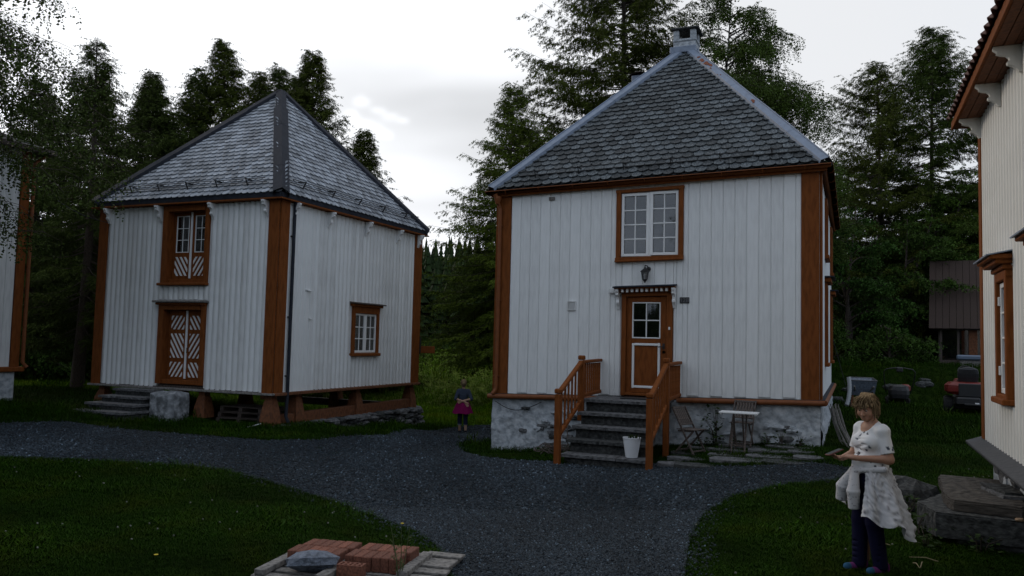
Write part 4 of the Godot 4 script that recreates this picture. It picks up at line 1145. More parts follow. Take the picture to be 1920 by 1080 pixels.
	m.lathe([Vector2(0.0, 0.076), Vector2(0.018, 0.08), Vector2(0.02, 0.13), Vector2(0.028, 0.16), Vector2(0.02, 0.19), Vector2(0.0, 0.2)], 10, T(Vector3(0, 0, 0.13)))
	part(lan, "bulb", m.mesh(), M.pot)
	# cable slung under the moulding at the left corner
	m = MB.new()
	var pts := []
	for i in 13:
		var t := i / 12.0
		pts.append(hv(0.1 + 1.1 * t, -1.36 - 0.22 * sin(t * PI) * (1 - 0.3 * t), 0.13))
	m.tube(pts, [0.01], 5)
	part(s, "cable", m.mesh(), M.black)
	build_stairs(s)

func build_stairs(h: Node3D) -> void:
	var st := thing("stone_stairs", "worn slate steps with brown wooden railings leading up to the panelled front door", "stairs", h.position, YAW)
	var r := RandomNumberGenerator.new(); r.seed = 12
	var x0 := 2.52; var x1 := 4.1
	var ys := [-2.05, -1.82, -1.59, -1.36, -1.12]
	var zs := [2.62, 2.3, 1.98, 1.66, 1.34]
	for i in 5:
		var y: float = ys[i]; var z: float = zs[i]
		var zb: float = zs[i + 1] - 0.12 if i < 4 else 0.12
		var step := Node3D.new(); step.name = "step"; st.add_child(step, true)
		# riser block set back under two or three slabs
		var m := MB.new()
		var lo := -2.6 if i == 0 else float(ys[i - 1]) - 0.05
		m.cbox(Vector3((x0 + x1) / 2, (lo + y - 0.05) / 2, (z - 0.09 + zb) / 2), Vector3(x1 - x0 - 0.1, y - 0.05 - lo, z - 0.09 - zb), 0.02)
		part(step, "riser", m.mesh(), M.stone2)
		var cut := r.randf_range(0.35, 0.7)
		for q in [[x0, lerpf(x0, x1, cut) - 0.008], [lerpf(x0, x1, cut) + 0.008, x1]]:
			m = MB.new()
			var poly := PackedVector2Array()
			var n := 9
			for k in n: poly.append(Vector2(lerpf(q[0], q[1], k / float(n - 1)), -(z + r.randf_range(-0.015, 0.02))))
			poly.append(Vector2(q[1], -zb)); poly.append(Vector2(q[0], -zb))
			m.prism(poly, 0.0, 0.055, Transform3D(Basis(Vector3(1, 0, 0), Vector3(0, 0, -1), Vector3(0, 1, 0)), Vector3(0, y - 0.055 + r.randf_range(-0.004, 0.004), 0)))
			part(step, "slab", m.mesh(), [M.stone, M.stone2][r.randi() % 2])
	pbox(st, "door_mat", Vector3(3.5, -1.106, 0.55), Vector3(0.75, 0.02, 0.45), M.black, 0.005)
	for side in [[2.5, 0], [4.2, 1]]:
		var x: float = side[0]
		var rl := Node3D.new(); rl.name = "railing"; st.add_child(rl, true)
		var zb := 2.72; var zt := 1.36; var ze := 0.06
		var gy := -2.32
		# newels
		for q in [[zb, gy - 0.1, -0.86], [zt, -1.55 if x < 3 else -2.2, -0.26]]:
			pbox(rl, "newel", Vector3(x, (q[1] + q[2] - 0.1) / 2, q[0]), Vector3(0.11, q[2] - 0.1 - q[1], 0.11), M.brown, 0.008)
			pbox(rl, "newel_cap", Vector3(x, q[2] - 0.045, q[0]), Vector3(0.125, 0.09, 0.125), M.brown, 0.02)
		# sloping rails
		pbar(rl, "handrail", Vector3(x, -0.93, zb - 0.05), Vector3(x, -0.40, zt + 0.05), 0.09, 0.07, M.brown, 0.012)
		pbar(rl, "bottom_rail", Vector3(x, -1.72, zb - 0.05), Vector3(x, -1.17, zt + 0.05), 0.07, 0.07, M.brown, 0.01)
		for k in 6:
			var t := (k + 0.6) / 6.2
			pbar(rl, "baluster", Vector3(x, lerpf(-1.70, -1.18, t), lerpf(zb - 0.05, zt + 0.05, t)), Vector3(x, lerpf(-0.95, -0.43, t), lerpf(zb - 0.05, zt + 0.05, t)), 0.035, 0.035, M.brown, 0.005, Vector3.RIGHT)
		# level rails to the wall
		pbar(rl, "handrail", Vector3(x, -0.39, zt - 0.05), Vector3(x, -0.37, ze), 0.1, 0.06, M.brown, 0.012)
		pbar(rl, "bottom_rail", Vector3(x, -1.06, zt - 0.05), Vector3(x, -1.03, ze), 0.07, 0.07, M.brown, 0.01)
		for k in 9:
			var z := lerpf(zt - 0.12, ze + 0.05, k / 8.0)
			pbar(rl, "baluster", Vector3(x, -1.03, z), Vector3(x, -0.42, z), 0.035, 0.035, M.brown, 0.005, Vector3.RIGHT)

# ---------- house at the right edge ----------
func build_right_house() -> void:
	var s := thing("tile_roofed_house", "cream boarded house with tiled eaves, white scrolled brackets and brown window, beside large slabs", "house", Vector3(6.601, 0, -11.293), YAW)
	var yb := -1.2; var yt := 3.31; var L := 8.0
	var m := MB.new()
	for b in [[-0.15, 1.5, yb, yt], [2.1, L, yb, yt], [1.5, 2.1, yb, -0.5], [1.5, 2.1, 0.85, yt]]: m.box(Vector3(0.13, (b[2] + b[3]) / 2, (b[0] + b[1]) / 2), Vector3(0.26, b[3] - b[2], b[1] - b[0]))
	m.box(Vector3(3.2, (yb + yt) / 2, -0.02), Vector3(5.88, yt - yb, 0.26))
	m.box(Vector3(3.2, (yb + yt) / 2, L - 0.13), Vector3(5.88, yt - yb, 0.26))
	m.box(Vector3(6.27, (yb + yt) / 2, L / 2), Vector3(0.26, yt - yb, L))
	part(s, "wall", m.mesh(), M.cream)
	pbox(s, "added_dark_partition", Vector3(1.5, 1.0, L / 2), Vector3(0.12, 4.4, L - 0.4), M.darkwood, 0.0)  # added unseen partition, darkens the room behind the windows
	var bn := Node3D.new(); bn.name = "boards"; s.add_child(bn)
	for i in 40:
		var z := 0.10 + 0.19 * i
		for y in ([[yb - 0.02, yt - 0.02]] if z < 1.38 or z > 2.22 else [[yb - 0.02, -0.62], [1.0, yt - 0.02]]):
			part(bn, "board", board_mesh(0.1, snappedf(y[1] - y[0], 0.001), 0.035), M.cream, T(Vector3(0, (y[0] + y[1]) / 2, z), Basis(Vector3.UP, -PI / 2)))
	pbox(s, "corner_board", Vector3(-0.022, (yb + yt) / 2, -0.06), Vector3(0.05, yt - yb, 0.2), M.brown)
	pbox(s, "corner_board", Vector3(0.1, (yb + yt) / 2, -0.175), Vector3(0.29, yt - yb, 0.05), M.brown)
	# soffit, fascia, tiles
	for k in 3: pbox(s, "soffit_board", Vector3(-0.045 - 0.105 * k, yt + 0.005 - 0.004 * (k % 2), L / 2 - 0.3), Vector3(0.1, 0.024, L + 0.5), M.rawbrown, 0.004)
	pbox(s, "soffit_board", Vector3(2.9, yt + 0.002, -0.33), Vector3(5.9, 0.024, 0.3), M.rawbrown, 0.004)
	pbox(s, "eave_fascia", Vector3(-0.325, yt + 0.045, L / 2 - 0.28), Vector3(0.03, 0.12, L + 0.6), M.brown, 0.005)
	pbox(s, "eave_fascia", Vector3(2.9, yt + 0.045, -0.5), Vector3(6.4, 0.12, 0.03), M.brown, 0.005)
	var roof := Node3D.new(); roof.name = "roof"; s.add_child(roof)
	m = MB.new()
	var A := Vector3(-0.33, yt + 0.1, -0.52); var B := Vector3(-0.33, yt + 0.1, L + 0.3); var C := Vector3(3.1, 6.2, L - 2.6); var Dd := Vector3(3.1, 6.2, 2.9); var Ee := Vector3(6.6, yt + 0.1, -0.52); var F := Vector3(6.6, yt + 0.1, L + 0.3)
	m.quad(A, B, C, Dd); m.tri(Ee, A, Dd); m.quad(F, Ee, Dd, C); m.tri(B, F, C)
	part(roof, "deck", m.mesh(), M.tileedge)
	var tm := MB.new()
	# one pantile: an S curve across z, running up the slope along x
	var n := 8
	var sl := Vector3(0.77, 0.64, 0)
	for k in n:
		var z0 := -0.12 + 0.24 * k / n; var z1 := -0.12 + 0.24 * (k + 1) / n
		var h0 := 0.028 * sin(TAU * k / n) + 0.03; var h1 := 0.028 * sin(TAU * (k + 1) / n) + 0.03
		var up := Vector3(-0.64, 0.77, 0)
		for t in [0.0, -0.014]:
			var a = Vector3(0, 0, z0) + up * (h0 + t); var b = Vector3(0, 0, z1) + up * (h1 + t)
			if t == 0.0: tm.quad(a, b, b + sl * 0.4, a + sl * 0.4)
			else: tm.quad(b, a, a + sl * 0.4, b + sl * 0.4)
		tm.quad(Vector3(0, 0, z0) + up * (h0 - 0.014), Vector3(0, 0, z1) + up * (h1 - 0.014), Vector3(0, 0, z1) + up * h1, Vector3(0, 0, z0) + up * h0)
	var tile := tm.mesh()
	for row in 3:
		for i in 36:
			var z := -0.42 + 0.235 * i + row * 0.0
			if z < -0.42 + row * 0.24: continue
			part(roof, "tile", tile, M.tileedge, T(Vector3(-0.38, yt + 0.105, z) + sl * 0.34 * row + Vector3(0, rng.randf_range(0, 0.006) + row * 0.002, 0)))
	var bm := bracket_mesh(0.27, 0.29, 0.07)
	for z in [0.02, 1.66, 3.02, 4.6, 6.2]: part(s, "bracket", bm, M.cream, T(Vector3(-0.03, yt - 0.012, z), Basis(Vector3.UP, PI)))
	# sloping dark drip board and stone footing
	pbox(s, "drip_board", Vector3(-0.1, yb - 0.05, L / 2 - 0.25), Vector3(0.25, 0.05, L + 0.3), M.tarred, 0.01, Basis(Vector3.BACK, 0.35))
	var ft := Node3D.new(); ft.name = "footing"; s.add_child(ft)
	pbox(ft, "plaster", Vector3(0.25, -1.75, L / 2 + 0.05), Vector3(0.4, 0.92, L - 0.1), M.plaster, 0.03)
	pbox(ft, "plaster", Vector3(3.2, -1.75, 0.25), Vector3(5.5, 0.92, 0.4), M.plaster, 0.03)
	for i in 16:
		m = MB.new()
		m.rock(Vector3.ZERO, Vector3(0.14, rng.randf_range(0.14, 0.26), rng.randf_range(0.2, 0.4)), rng.randi(), Basis(), 0.15, 3.0, 4)
		part(ft, "stone", m.mesh(), [M.plaster, M.stone][i % 2], T(Vector3(0.05, rng.randf_range(-1.85, -1.4), 0.5 + 0.2 * i)))
	# windows
	for zc in [1.8, 4.4]:
		var w := Node3D.new(); w.name = "window"; s.add_child(w, true)
		var wx := Transform3D(Basis(Vector3.UP, -PI / 2), Vector3(0.0, 0, zc))
		for k in [-1, 1]: pbox(w, "frame", wx * Vector3(0.34 * k, 0.17, 0.04), Vector3(0.11, 1.45, 0.1), M.brown, 0.008, wx.basis)
		pbox(w, "frame", wx * Vector3(0, 0.91, 0.04), Vector3(0.79, 0.12, 0.1), M.brown, 0.008, wx.basis)
		for q in [[0.99, 0.86, 0.12], [1.05, 0.94, 0.2], [1.1, 1.02, 0.26]]: pbox(w, "cornice", wx * Vector3(0, q[0], q[2] / 2), Vector3(q[1], 0.058, q[2]), M.brown, 0.01, wx.basis)
		pbox(w, "flashing", wx * Vector3(0, 1.145, 0.14), Vector3(1.08, 0.014, 0.32), M.zinc, 0.0, wx.basis * Basis(Vector3.RIGHT, 0.2))
		pbox(w, "sill", wx * Vector3(0, -0.57, 0.06), Vector3(0.84, 0.07, 0.16), M.brown, 0.012, wx.basis)
		pbox(w, "sill", wx * Vector3(0, -0.52, 0.04), Vector3(0.78, 0.05, 0.1), M.brown, 0.01, wx.basis)
		casement(w, wx * T(Vector3(0, -0.49, 0.02)), 0.57, 1.33, 2, 4, M.trim, 0.06, 0.026, 0.05)
		for y in [0.62, -0.22]: pbox(w, "hinge", wx * Vector3(-0.27, y, 0.055), Vector3(0.05, 0.11, 0.03), M.trim, 0.005, wx.basis)

# ---------- house at the left edge ----------
func build_left_house() -> void:
	var s := thing("birch_side_house", "white boarded house half hidden by hanging birch twigs, with brown corner board and whitewashed foundation", "house", Vector3(-11.72, 0, -19.4), YAW)
	var yb := -0.9; var yt := 4.25; var L := 8.0
	var m := MB.new()
	for b in [[0.0, 1.3, yb, yt], [2.3, L, yb, yt], [1.3, 2.3, yb, -0.2], [1.3, 2.3, 1.5, 2.7], [1.3, 2.3, 4.0, yt]]: m.box(Vector3(-0.13, (b[2] + b[3]) / 2, (b[0] + b[1]) / 2), Vector3(0.26, b[3] - b[2], b[1] - b[0]))
	m.box(Vector3(-3.26, (yb + yt) / 2, 0.13), Vector3(6.0, yt - yb, 0.26))
	m.box(Vector3(-3.26, (yb + yt) / 2, L - 0.13), Vector3(6.0, yt - yb, 0.26))
	m.box(Vector3(-6.4, (yb + yt) / 2, L / 2), Vector3(0.26, yt - yb, L))
	part(s, "wall", m.mesh(), M.white2)
	pbox(s, "added_dark_partition", Vector3(-1.5, 1.6, L / 2), Vector3(0.12, 5.0, L - 0.4), M.darkwood, 0.0)  # unseen inner wall added so these windows look dark
	var bn := Node3D.new(); bn.name = "boards"; s.add_child(bn)
	for i in 30:
		var z := 0.21 + 0.235 * (i + 0.5)
		for y in ([[yb, yt]] if z < 1.25 or z > 2.35 else [[yb, -0.28], [1.7, 2.62], [4.08, yt]]):
			part(bn, "board", board_mesh(0.224, snappedf(y[1] - y[0], 0.001), 0.025 if i % 2 else 0.018), [M.white, M.white2][rng.randi() % 2], T(Vector3(0, (y[0] + y[1]) / 2, z), Basis(Vector3.UP, PI / 2)))
	pbox(s, "corner_board", Vector3(0.025, (yb + yt) / 2, 0.1), Vector3(0.05, yt - yb, 0.22), M.brown)
	pbox(s, "base_board", Vector3(0.06, yb - 0.06, L / 2 - 0.02), Vector3(0.18, 0.12, L + 0.16), M.brown, 0.02)
	m = MB.new()
	m.tube([Vector3(0.25, 4.2, -0.25), Vector3(0.1, 4.0, -0.06), Vector3(0.1, -0.8, -0.06), Vector3(0.18, -0.92, -0.12)], [0.045], 8)
	part(s, "downpipe", m.mesh(), M.brown2)
	pbox(s, "foundation", Vector3(-0.2, -1.55, L / 2 + 0.05), Vector3(0.5, 1.15, L - 0.02), M.plaster, 0.04)
	pbox(s, "foundation", Vector3(-3.3, -1.55, 0.26), Vector3(6.0, 1.15, 0.5), M.plaster, 0.04)
	for q in [[1.8, -0.2, 1.6], [1.8, 2.7, 1.3]]:
		var w := Node3D.new(); w.name = "window"; s.add_child(w, true)
		var wx := Transform3D(Basis(Vector3.UP, PI / 2), Vector3(0.0, q[1], q[0]))
		for k in [-1, 1]: pbox(w, "frame", wx * Vector3(0.52 * k, q[2] / 2, 0.03), Vector3(0.11, q[2] + 0.1, 0.09), M.brown, 0.006, wx.basis)
		pbox(w, "frame", wx * Vector3(0, q[2] + 0.04, 0.03), Vector3(0.93, 0.1, 0.085), M.brown, 0.006, wx.basis)
		pbox(w, "sill", wx * Vector3(0, -0.06, 0.05), Vector3(1.2, 0.08, 0.14), M.brown, 0.01, wx.basis)
		if q[1] < 0: pbox(w, "cornice", wx * Vector3(0, q[2] + 0.16, 0.08), Vector3(1.3, 0.1, 0.2), M.brown, 0.012, wx.basis)
		for k in [-1, 1]: casement(w, wx * T(Vector3(0.232 * k, 0, 0.0)), 0.455, q[2] - 0.02, 2, 3, M.trim, 0.05, 0.024)
	var o := 0.38
	var E := [Vector3(-6.53 - o, yt + 0.06, L + o), Vector3(o, yt + 0.06, L + o), Vector3(o, yt + 0.06, -o), Vector3(-6.53 - o, yt + 0.06, -o)]
	m = MB.new()
	var ap := Vector3(-3.2, 6.0, L / 2)
	for i in 4: m.tri(E[i], E[(i + 1) % 4], ap)
	m.quad(E[3], E[2], E[1], E[0])
	part(s, "roof", m.mesh(), M.deck)
	for i in 4: pbar(s, "fascia", E[i] + Vector3(0, -0.04, 0), E[(i + 1) % 4] + Vector3(0, -0.04, 0), 0.1, 0.12, M.darkwood, 0.01)

# ---------- trees ----------
# one spray of needles: a drooping shoot along +x, about 1 long
func spray_mesh(sd: int) -> ArrayMesh:
	var r := RandomNumberGenerator.new(); r.seed = sd
	var m := MB.new()
	for i in 34:
		var t := r.randf()
		var p := Vector3(t * 0.85, -0.10 * t * t + r.randf_range(-0.03, 0.03), 0)
		var side := 1.0 if i % 2 else -1.0
		var dir := Vector3(r.randf_range(0.3, 0.9), r.randf_range(-0.75, 0.12), side * r.randf_range(0.25, 0.9)).normalized()
		var l := r.randf_range(0.16, 0.36) * (1.1 - t * 0.5)
		var wv := dir.cross(Vector3(r.randf_range(-1, 1), r.randf_range(-1, 1), r.randf_range(-1, 1))).normalized() * r.randf_range(0.013, 0.026)
		var k := r.randf_range(0.7, 1.25)
		m.col = Color(0.048 * k, 0.066 * k, 0.016 * k)
		m.tri(p, p + dir * l * 0.55 + wv, p + dir * l)
		m.tri(p, p + dir * l, p + dir * l * 0.55 - wv)
	return m.mesh()
# hanging twig with small leaves, pointing down -y, about 1 long
func twig_mesh(sd: int, droop: float, leaf: float, n: int) -> ArrayMesh:
	var r := RandomNumberGenerator.new(); r.seed = sd
	var m := MB.new()
	m.col = Color(0.03, 0.022, 0.016)
	var a := Vector3.ZERO
	var d := Vector3(1.0 - droop, -droop, 0).normalized()
	m.tri(a + Vector3(0, 0, -0.006), a + d, a + Vector3(0, 0, 0.006))
	for i in n:
		var t := (i + r.randf()) / n
		var p := d * t + Vector3(0, -0.12 * t * t, 0)
		var dir := Vector3(r.randf_range(-1, 1), r.randf_range(-1.0, 0.35), r.randf_range(-1, 1)).normalized()
		var l := leaf * r.randf_range(0.75, 1.3)
		var wv := dir.cross(Vector3(r.randf_range(-1, 1), r.randf_range(-0.4, 0.4), r.randf_range(-1, 1))).normalized() * l * 0.36
		p += dir * leaf * 0.5
		var k := r.randf_range(0.7, 1.3)
		m.col = Color(0.05 * k, 0.074 * k, 0.018 * k)
		m.tri(p, p + dir * l * 0.45 + wv, p + dir * l)
		m.tri(p, p + dir * l, p + dir * l * 0.45 - wv)
	return m.mesh()
func crown_of(parent: Node, mesh: Mesh, xfs: Array, cols: Array, mat_: Material, called := "crown") -> void:
	var mm := MultiMesh.new()
	mm.transform_format = MultiMesh.TRANSFORM_3D
	mm.use_colors = true
	mm.mesh = mesh
	mm.instance_count = xfs.size()
	for i in xfs.size():
		mm.set_instance_transform(i, xfs[i]); mm.set_instance_color(i, cols[i])
	var o := MultiMeshInstance3D.new()
	o.name = called
	o.multimesh = mm
	o.material_override = mat_
	o.set_meta("kind", "stuff")
	parent.add_child(o, true)
func conifer(called: String, label: String, at: Vector3, top: float, R: float, o := {}) -> Node3D:
	var t := thing(called, label, "tree", at, 0.0, o.get("group", ""))
	var r := RandomNumberGenerator.new(); r.seed = o.get("seed", 1)
	var H := top - at.y
	var m := MB.new()
	var bend := Vector3(r.randf_range(-0.15, 0.15), 0, r.randf_range(-0.15, 0.15))
	var tr: float = o.get("trunk", H * 0.012 + 0.04)
	var P := func(h: float) -> Vector3: return Vector3(0, h * H, 0) + bend * sin(h * PI) * H * 0.1
	var pts := []; var rad := []
	for i in 9:
		pts.append(P.call(i / 8.0)); rad.append(lerpf(tr, 0.012, pow(i / 8.0, 0.85)))
	pts[0] -= Vector3(0, 0.2, 0)
	m.tube(pts, rad, 8)
	part(t, "trunk", m.mesh(), M.bark)
	var lim := MB.new()
	var xfs := []; var cols := []
	var low: float = o.get("low", 0.1)
	var step: float = o.get("step", 0.36)
	var sc: float = o.get("twig", 0.62)
	var h := low
	while h < 0.995:
		var nb: int = o.get("nb", 5)
		for b in nb:
			var az := r.randf() * TAU
			var prof := pow(1.0 - h, o.get("pw", 0.75)) * (0.42 + 0.58 * ss(0.0, 0.36, 1.0 - h)) * (0.55 + 0.45 * ss(low - 0.05, low + 0.16, h))
			var l: float = R * prof * r.randf_range(0.55, 1.12) + 0.12
			if o.has("bias"): l *= 1.0 + o.bias[1] * maxf(0, cos(az - o.bias[0]))
			var d := Vector3(cos(az), 0, -sin(az))
			var base: Vector3 = P.call(h + r.randf_range(-0.01, 0.01))
			var rise := lerpf(o.get("droop", -0.28), 0.55, pow(h, 2.2)) + r.randf_range(-0.12, 0.12)
			var seg := 4
			var q := []
			for k in seg + 1:
				var u := k / float(seg)
				q.append(base + d * l * u + Vector3(0, l * (rise * u + 0.16 * u * u - 0.05 * sin(u * PI)), 0))
			lim.tube(q, [0.012 + l * 0.007, 0.01, 0.008, 0.006, 0.003], 4, false)
			var n := int(l / (sc * 0.24)) + 2
			for k in n:
				var u := lerpf(0.18, 1.0, (k + r.randf()) / n)
				var f := minf(u * seg, seg - 0.001)
				var p: Vector3 = q[int(f)].lerp(q[int(f) + 1], f - int(f))
				var dens := 1 if u > 0.9 else 2
				for s in dens:
					var yaw := az + (r.randf_range(-0.4, 0.4) if dens == 1 else (1 if s else -1) * r.randf_range(0.5, 1.25))
					var bs := Basis(Vector3.UP, yaw) * Basis(Vector3.BACK, r.randf_range(-0.75, 0.05)) * Basis(Vector3.RIGHT, r.randf_range(-0.5, 0.5))
					var z := sc * r.randf_range(0.6, 1.2) * (0.55 + 0.45 * (1 - h))
					xfs.append(Transform3D(bs.scaled_local(Vector3(z, z, z)), p))
					var kk := r.randf_range(0.75, 1.25)
					var tn: Color = o.get("tint", Color(1, 1, 1))
					cols.append(Color(tn.r * kk, tn.g * kk, tn.b * kk))
		h += step / H * r.randf_range(0.7, 1.2) * (1.0 if h < 0.8 else 0.6)
	part(t, "limbs", lim.mesh(), M.bark)
	crown_of(t, cache.spray, xfs, cols, M.needle)
	return t
func leafy(called: String, label: String, at: Vector3, top: float, R: float, o := {}) -> Node3D:
	var t := thing(called, label, o.get("cat", "tree"), at, 0.0, o.get("group", ""))
	var r := RandomNumberGenerator.new(); r.seed = o.get("seed", 1)
	var H := top - at.y
	var low: float = o.get("low", 0.2)
	var m := MB.new()
	var stems: int = o.get("stems", 1)
	var lim := MB.new()
	var xfs := []; var cols := []
	var sc: float = o.get("twig", 0.55)
	var hang: float = o.get("hang", 0.5)
	for s in stems:
		var lean := Vector3(r.randf_range(-1, 1), 0, r.randf_range(-1, 1)) * (0.05 if stems == 1 else 0.22) * H
		var wob := Vector3(r.randf_range(-1, 1), 0, r.randf_range(-1, 1)) * 0.03 * H
		var P := func(h: float) -> Vector3: return Vector3(0, h * H, 0) + lean * h * h + wob * sin(h * 5.0)
		var pts := []; var rad := []
		for i in 9:
			pts.append(P.call(i / 8.0 * 0.9)); rad.append(lerpf(o.get("trunk", 0.14), 0.015, pow(i / 8.0, 0.9)))
		pts[0] -= Vector3(0, 0.2, 0)
		m.tube(pts, rad, 8)
		var nl: int = o.get("limbs", 40) / stems
		for b in nl:
			var h := lerpf(low, 1.0, pow((b + r.randf()) / nl, 0.9))
			var az := r.randf() * TAU
			if o.has("bias") and r.randf() < o.bias[1]: az = o.bias[0] + r.randf_range(-0.6, 0.6)
			var u0 := (h - low) / (1 - low)
			var prof := sin(clampf(pow(u0, o.get("pw", 0.7)), 0, 1) * PI * 0.86 + 0.42)
			var l := maxf(R * prof * r.randf_range(0.6, 1.15), 0.3)
			var d := Vector3(cos(az), 0, -sin(az))
			var base: Vector3 = P.call(h * 0.92)
			var seg := 5
			var q := []
			for k in seg + 1:
				var u := k / float(seg)
				q.append(base + d * l * u + Vector3(0, l * (0.75 * u - (0.45 + hang * 0.5) * u * u), 0) + Vector3(r.randf_range(-1, 1), r.randf_range(-1, 1), r.randf_range(-1, 1)) * 0.05 * l * u)
			lim.tube(q, [0.012 + l * 0.012, 0.012 + l * 0.008, 0.015, 0.011, 0.008, 0.004], 5, false)
			# side branches carry hanging twigs
			var ns := int(l / 0.34) + 2
			for k in ns:
				var u := lerpf(0.22, 1.0, (k + r.randf()) / ns)
				var f := minf(u * seg, seg - 0.001)
				var p: Vector3 = q[int(f)].lerp(q[int(f) + 1], f - int(f))
				var az2 := az + r.randf_range(-1.3, 1.3)
				var l2 := l * r.randf_range(0.18, 0.42) * (1.15 - 0.5 * u) + 0.15
				var d2 := Vector3(cos(az2), r.randf_range(-0.1, 0.6), -sin(az2))
				var e := p + d2 * l2 + Vector3(0, -hang * l2 * 0.5, 0)
				lim.tube([p, (p + e) * 0.5 + Vector3(0, l2 * 0.12, 0), e], [0.008, 0.006, 0.003], 3, false)
				var nt := int(l2 / (sc * 0.16)) + 2
				for w in nt:
					var v := (w + r.randf()) / nt
					var pp := p.lerp(e, v) + Vector3(0, l2 * 0.24 * v * (1 - v), 0)
					var z := sc * r.randf_range(0.55, 1.25)
					var bs := Basis(Vector3.UP, r.randf() * TAU) * Basis(Vector3.BACK, r.randf_range(-0.4, 0.5))
					xfs.append(Transform3D(bs.scaled_local(Vector3(z, z, z)), pp))
					var kk := r.randf_range(0.75, 1.25)
					var tn: Color = o.get("tint", Color(1, 1, 1))
					cols.append(Color(tn.r * kk, tn.g * kk, tn.b * kk))
	part(t, "trunk", m.mesh(), o.get("bark", M.bark))
	part(t, "limbs", lim.mesh(), M.bark)
	crown_of(t, cache[o.get("leafmesh", "twig")], xfs, cols, M.leaf)
	return t
func build_trees() -> void:
	cache.spray = spray_mesh(3)
	cache.twig = twig_mesh(4, 0.8, 0.13, 16)
	cache.bushtwig = twig_mesh(6, 0.35, 0.17, 18)
	cache.finetwig = twig_mesh(8, 0.85, 0.11, 15)
	var d := Color(0.95, 0.95, 0.95)
	var og := Color(1.15, 1.05, 0.8)
	# left, beyond the storehouse
	conifer("spruce", "dark spruce with bare lower trunk between the birch side house and the storehouse", on(-12.5, -23.6), 8.6, 3.1, {"seed": 11, "low": 0.16, "droop": -0.42, "step": 0.26, "nb": 6, "pw": 0.55, "trunk": 0.2, "twig": 0.6, "tint": d})
	var spr := [[-15.3, -33.5, 11.6, 3.6], [-13.3, -36.0, 14.0, 4.2], [-10.9, -36.5, 13.0, 3.4], [-8.25, -32.0, 12.2, 3.1], [-17.6, -29.5, 10.0, 3.4], [-19.5, -37.0, 12.5, 4.0], [-7.2, -38.0, 10.6, 3.0], [-14.4, -36.0, 12.6, 3.6], [-12.1, -37.5, 13.0, 3.4], [-9.7, -35.5, 12.4, 3.0], [-16.8, -36.5, 12.2, 3.4]]
	var nm := ["spruce leaning behind the left slope of the storehouse roof", "tallest spruce rising behind the left slope of the storehouse roof", "slim spruce between the tall spruce and the roof apex spruce", "spruce with a rounded top right behind the storehouse roof apex", "dark spruce close behind the birch side house", "spruce far behind the birch side house roof", "low spruce peeping out beyond the right hip of the storehouse roof", "spruce half hidden behind the tallest spruce", "spruce just right of the tallest spruce", "spruce left of the roof apex spruce", "spruce behind the leaning spruce"]
	for i in spr.size():
		var q: Array = spr[i]
		conifer("spruce", nm[i], on(q[0], q[1]), q[2] - 0.75, q[3] * 1.35, {"seed": 20 + i, "low": 0.04, "pw": 0.66, "droop": -0.35, "step": 0.24, "nb": 7, "twig": 0.78, "tint": [d, og, d, og, d, d, og, d, og, d, og][i], "group": "spruces behind the storehouse"})
	# between the two houses
	conifer("spruce", "low drooping conifer with branches down to the meadow between storehouse and slate roofed house", on(-0.1, -29.6), 9.4, 3.9, {"seed": 31, "low": 0.2, "pw": 0.5, "droop": -0.55, "step": 0.24, "nb": 6, "twig": 0.6, "tint": Color(1.6, 1.6, 0.95)})
	conifer("larch", "huge spreading conifer towering behind the slate roofed house left of its chimney", on(4.3, -33.5), 19.2, 8.6, {"seed": 33, "low": 0.1, "pw": 0.62, "droop": -0.3, "twig": 0.95, "step": 0.3, "nb": 7, "tint": og})
	leafy("birch", "weeping birch beside the left corner of the slate roofed house", on(-0.1, -31.5), 9.6, 3.2, {"seed": 34, "low": 0.12, "limbs": 60, "hang": 1.2, "bark": M.birchbark, "leafmesh": "finetwig", "tint": Color(1.3, 1.3, 1.0)})
	leafy("birch", "tall birch with an airy crown behind the chimney", on(8.4, -32.5), 17.0, 4.8, {"seed": 36, "low": 0.2, "limbs": 115, "hang": 0.7, "bark": M.birchbark, "twig": 0.5, "tint": Color(1.15, 1.2, 1.0)})
	leafy("birch", "lower birch with a side branch reaching beyond the rusty roof hip", on(10.4, -35.5), 11.5, 4.2, {"seed": 37, "low": 0.3, "limbs": 44, "hang": 0.5, "bark": M.birchbark, "twig": 0.5, "bias": [0.0, 0.4], "tint": Color(1.1, 1.15, 1.0)})
	# right
	conifer("larch", "ragged conifer with a long left branch beyond the red mower", on(19.0, -42.0), 15.0, 7.0, {"seed": 41, "low": 0.1, "pw": 0.55, "droop": -0.4, "twig": 0.9, "step": 0.32, "nb": 6, "bias": [PI, 0.55], "tint": og})
	conifer("larch", "tallest conifer rising behind the shed", on(22.5, -43.0), 17.5, 8.0, {"seed": 42, "low": 0.08, "pw": 0.55, "droop": -0.25, "twig": 0.95, "step": 0.3, "nb": 7, "tint": Color(0.95, 1.05, 0.9)})
	conifer("larch", "conifer close behind the tile roofed house's eaves", on(25.8, -41.0), 15.0, 5.4, {"seed": 43, "low": 0.08, "droop": -0.25, "twig": 0.9, "step": 0.34, "nb": 6, "tint": d})
	var g2 := "leafy trees above the grassy bank"
	leafy("leafy_tree", "dark green leafy tree just beyond the right wall of the slate roofed house", on(15.2, -36.5), 7.4, 3.0, {"seed": 51, "low": 0.04, "limbs": 44, "hang": 0.4, "stems": 2, "leafmesh": "bushtwig", "group": g2, "tint": Color(0.8, 1.15, 1.0)})
	leafy("leafy_tree", "broad leafy tree on the bank behind the push mower", on(18.3, -37.5), 7.0, 3.0, {"seed": 52, "low": 0.04, "limbs": 44, "hang": 0.4, "stems": 2, "leafmesh": "bushtwig", "group": g2, "tint": Color(0.9, 1.1, 0.9)})
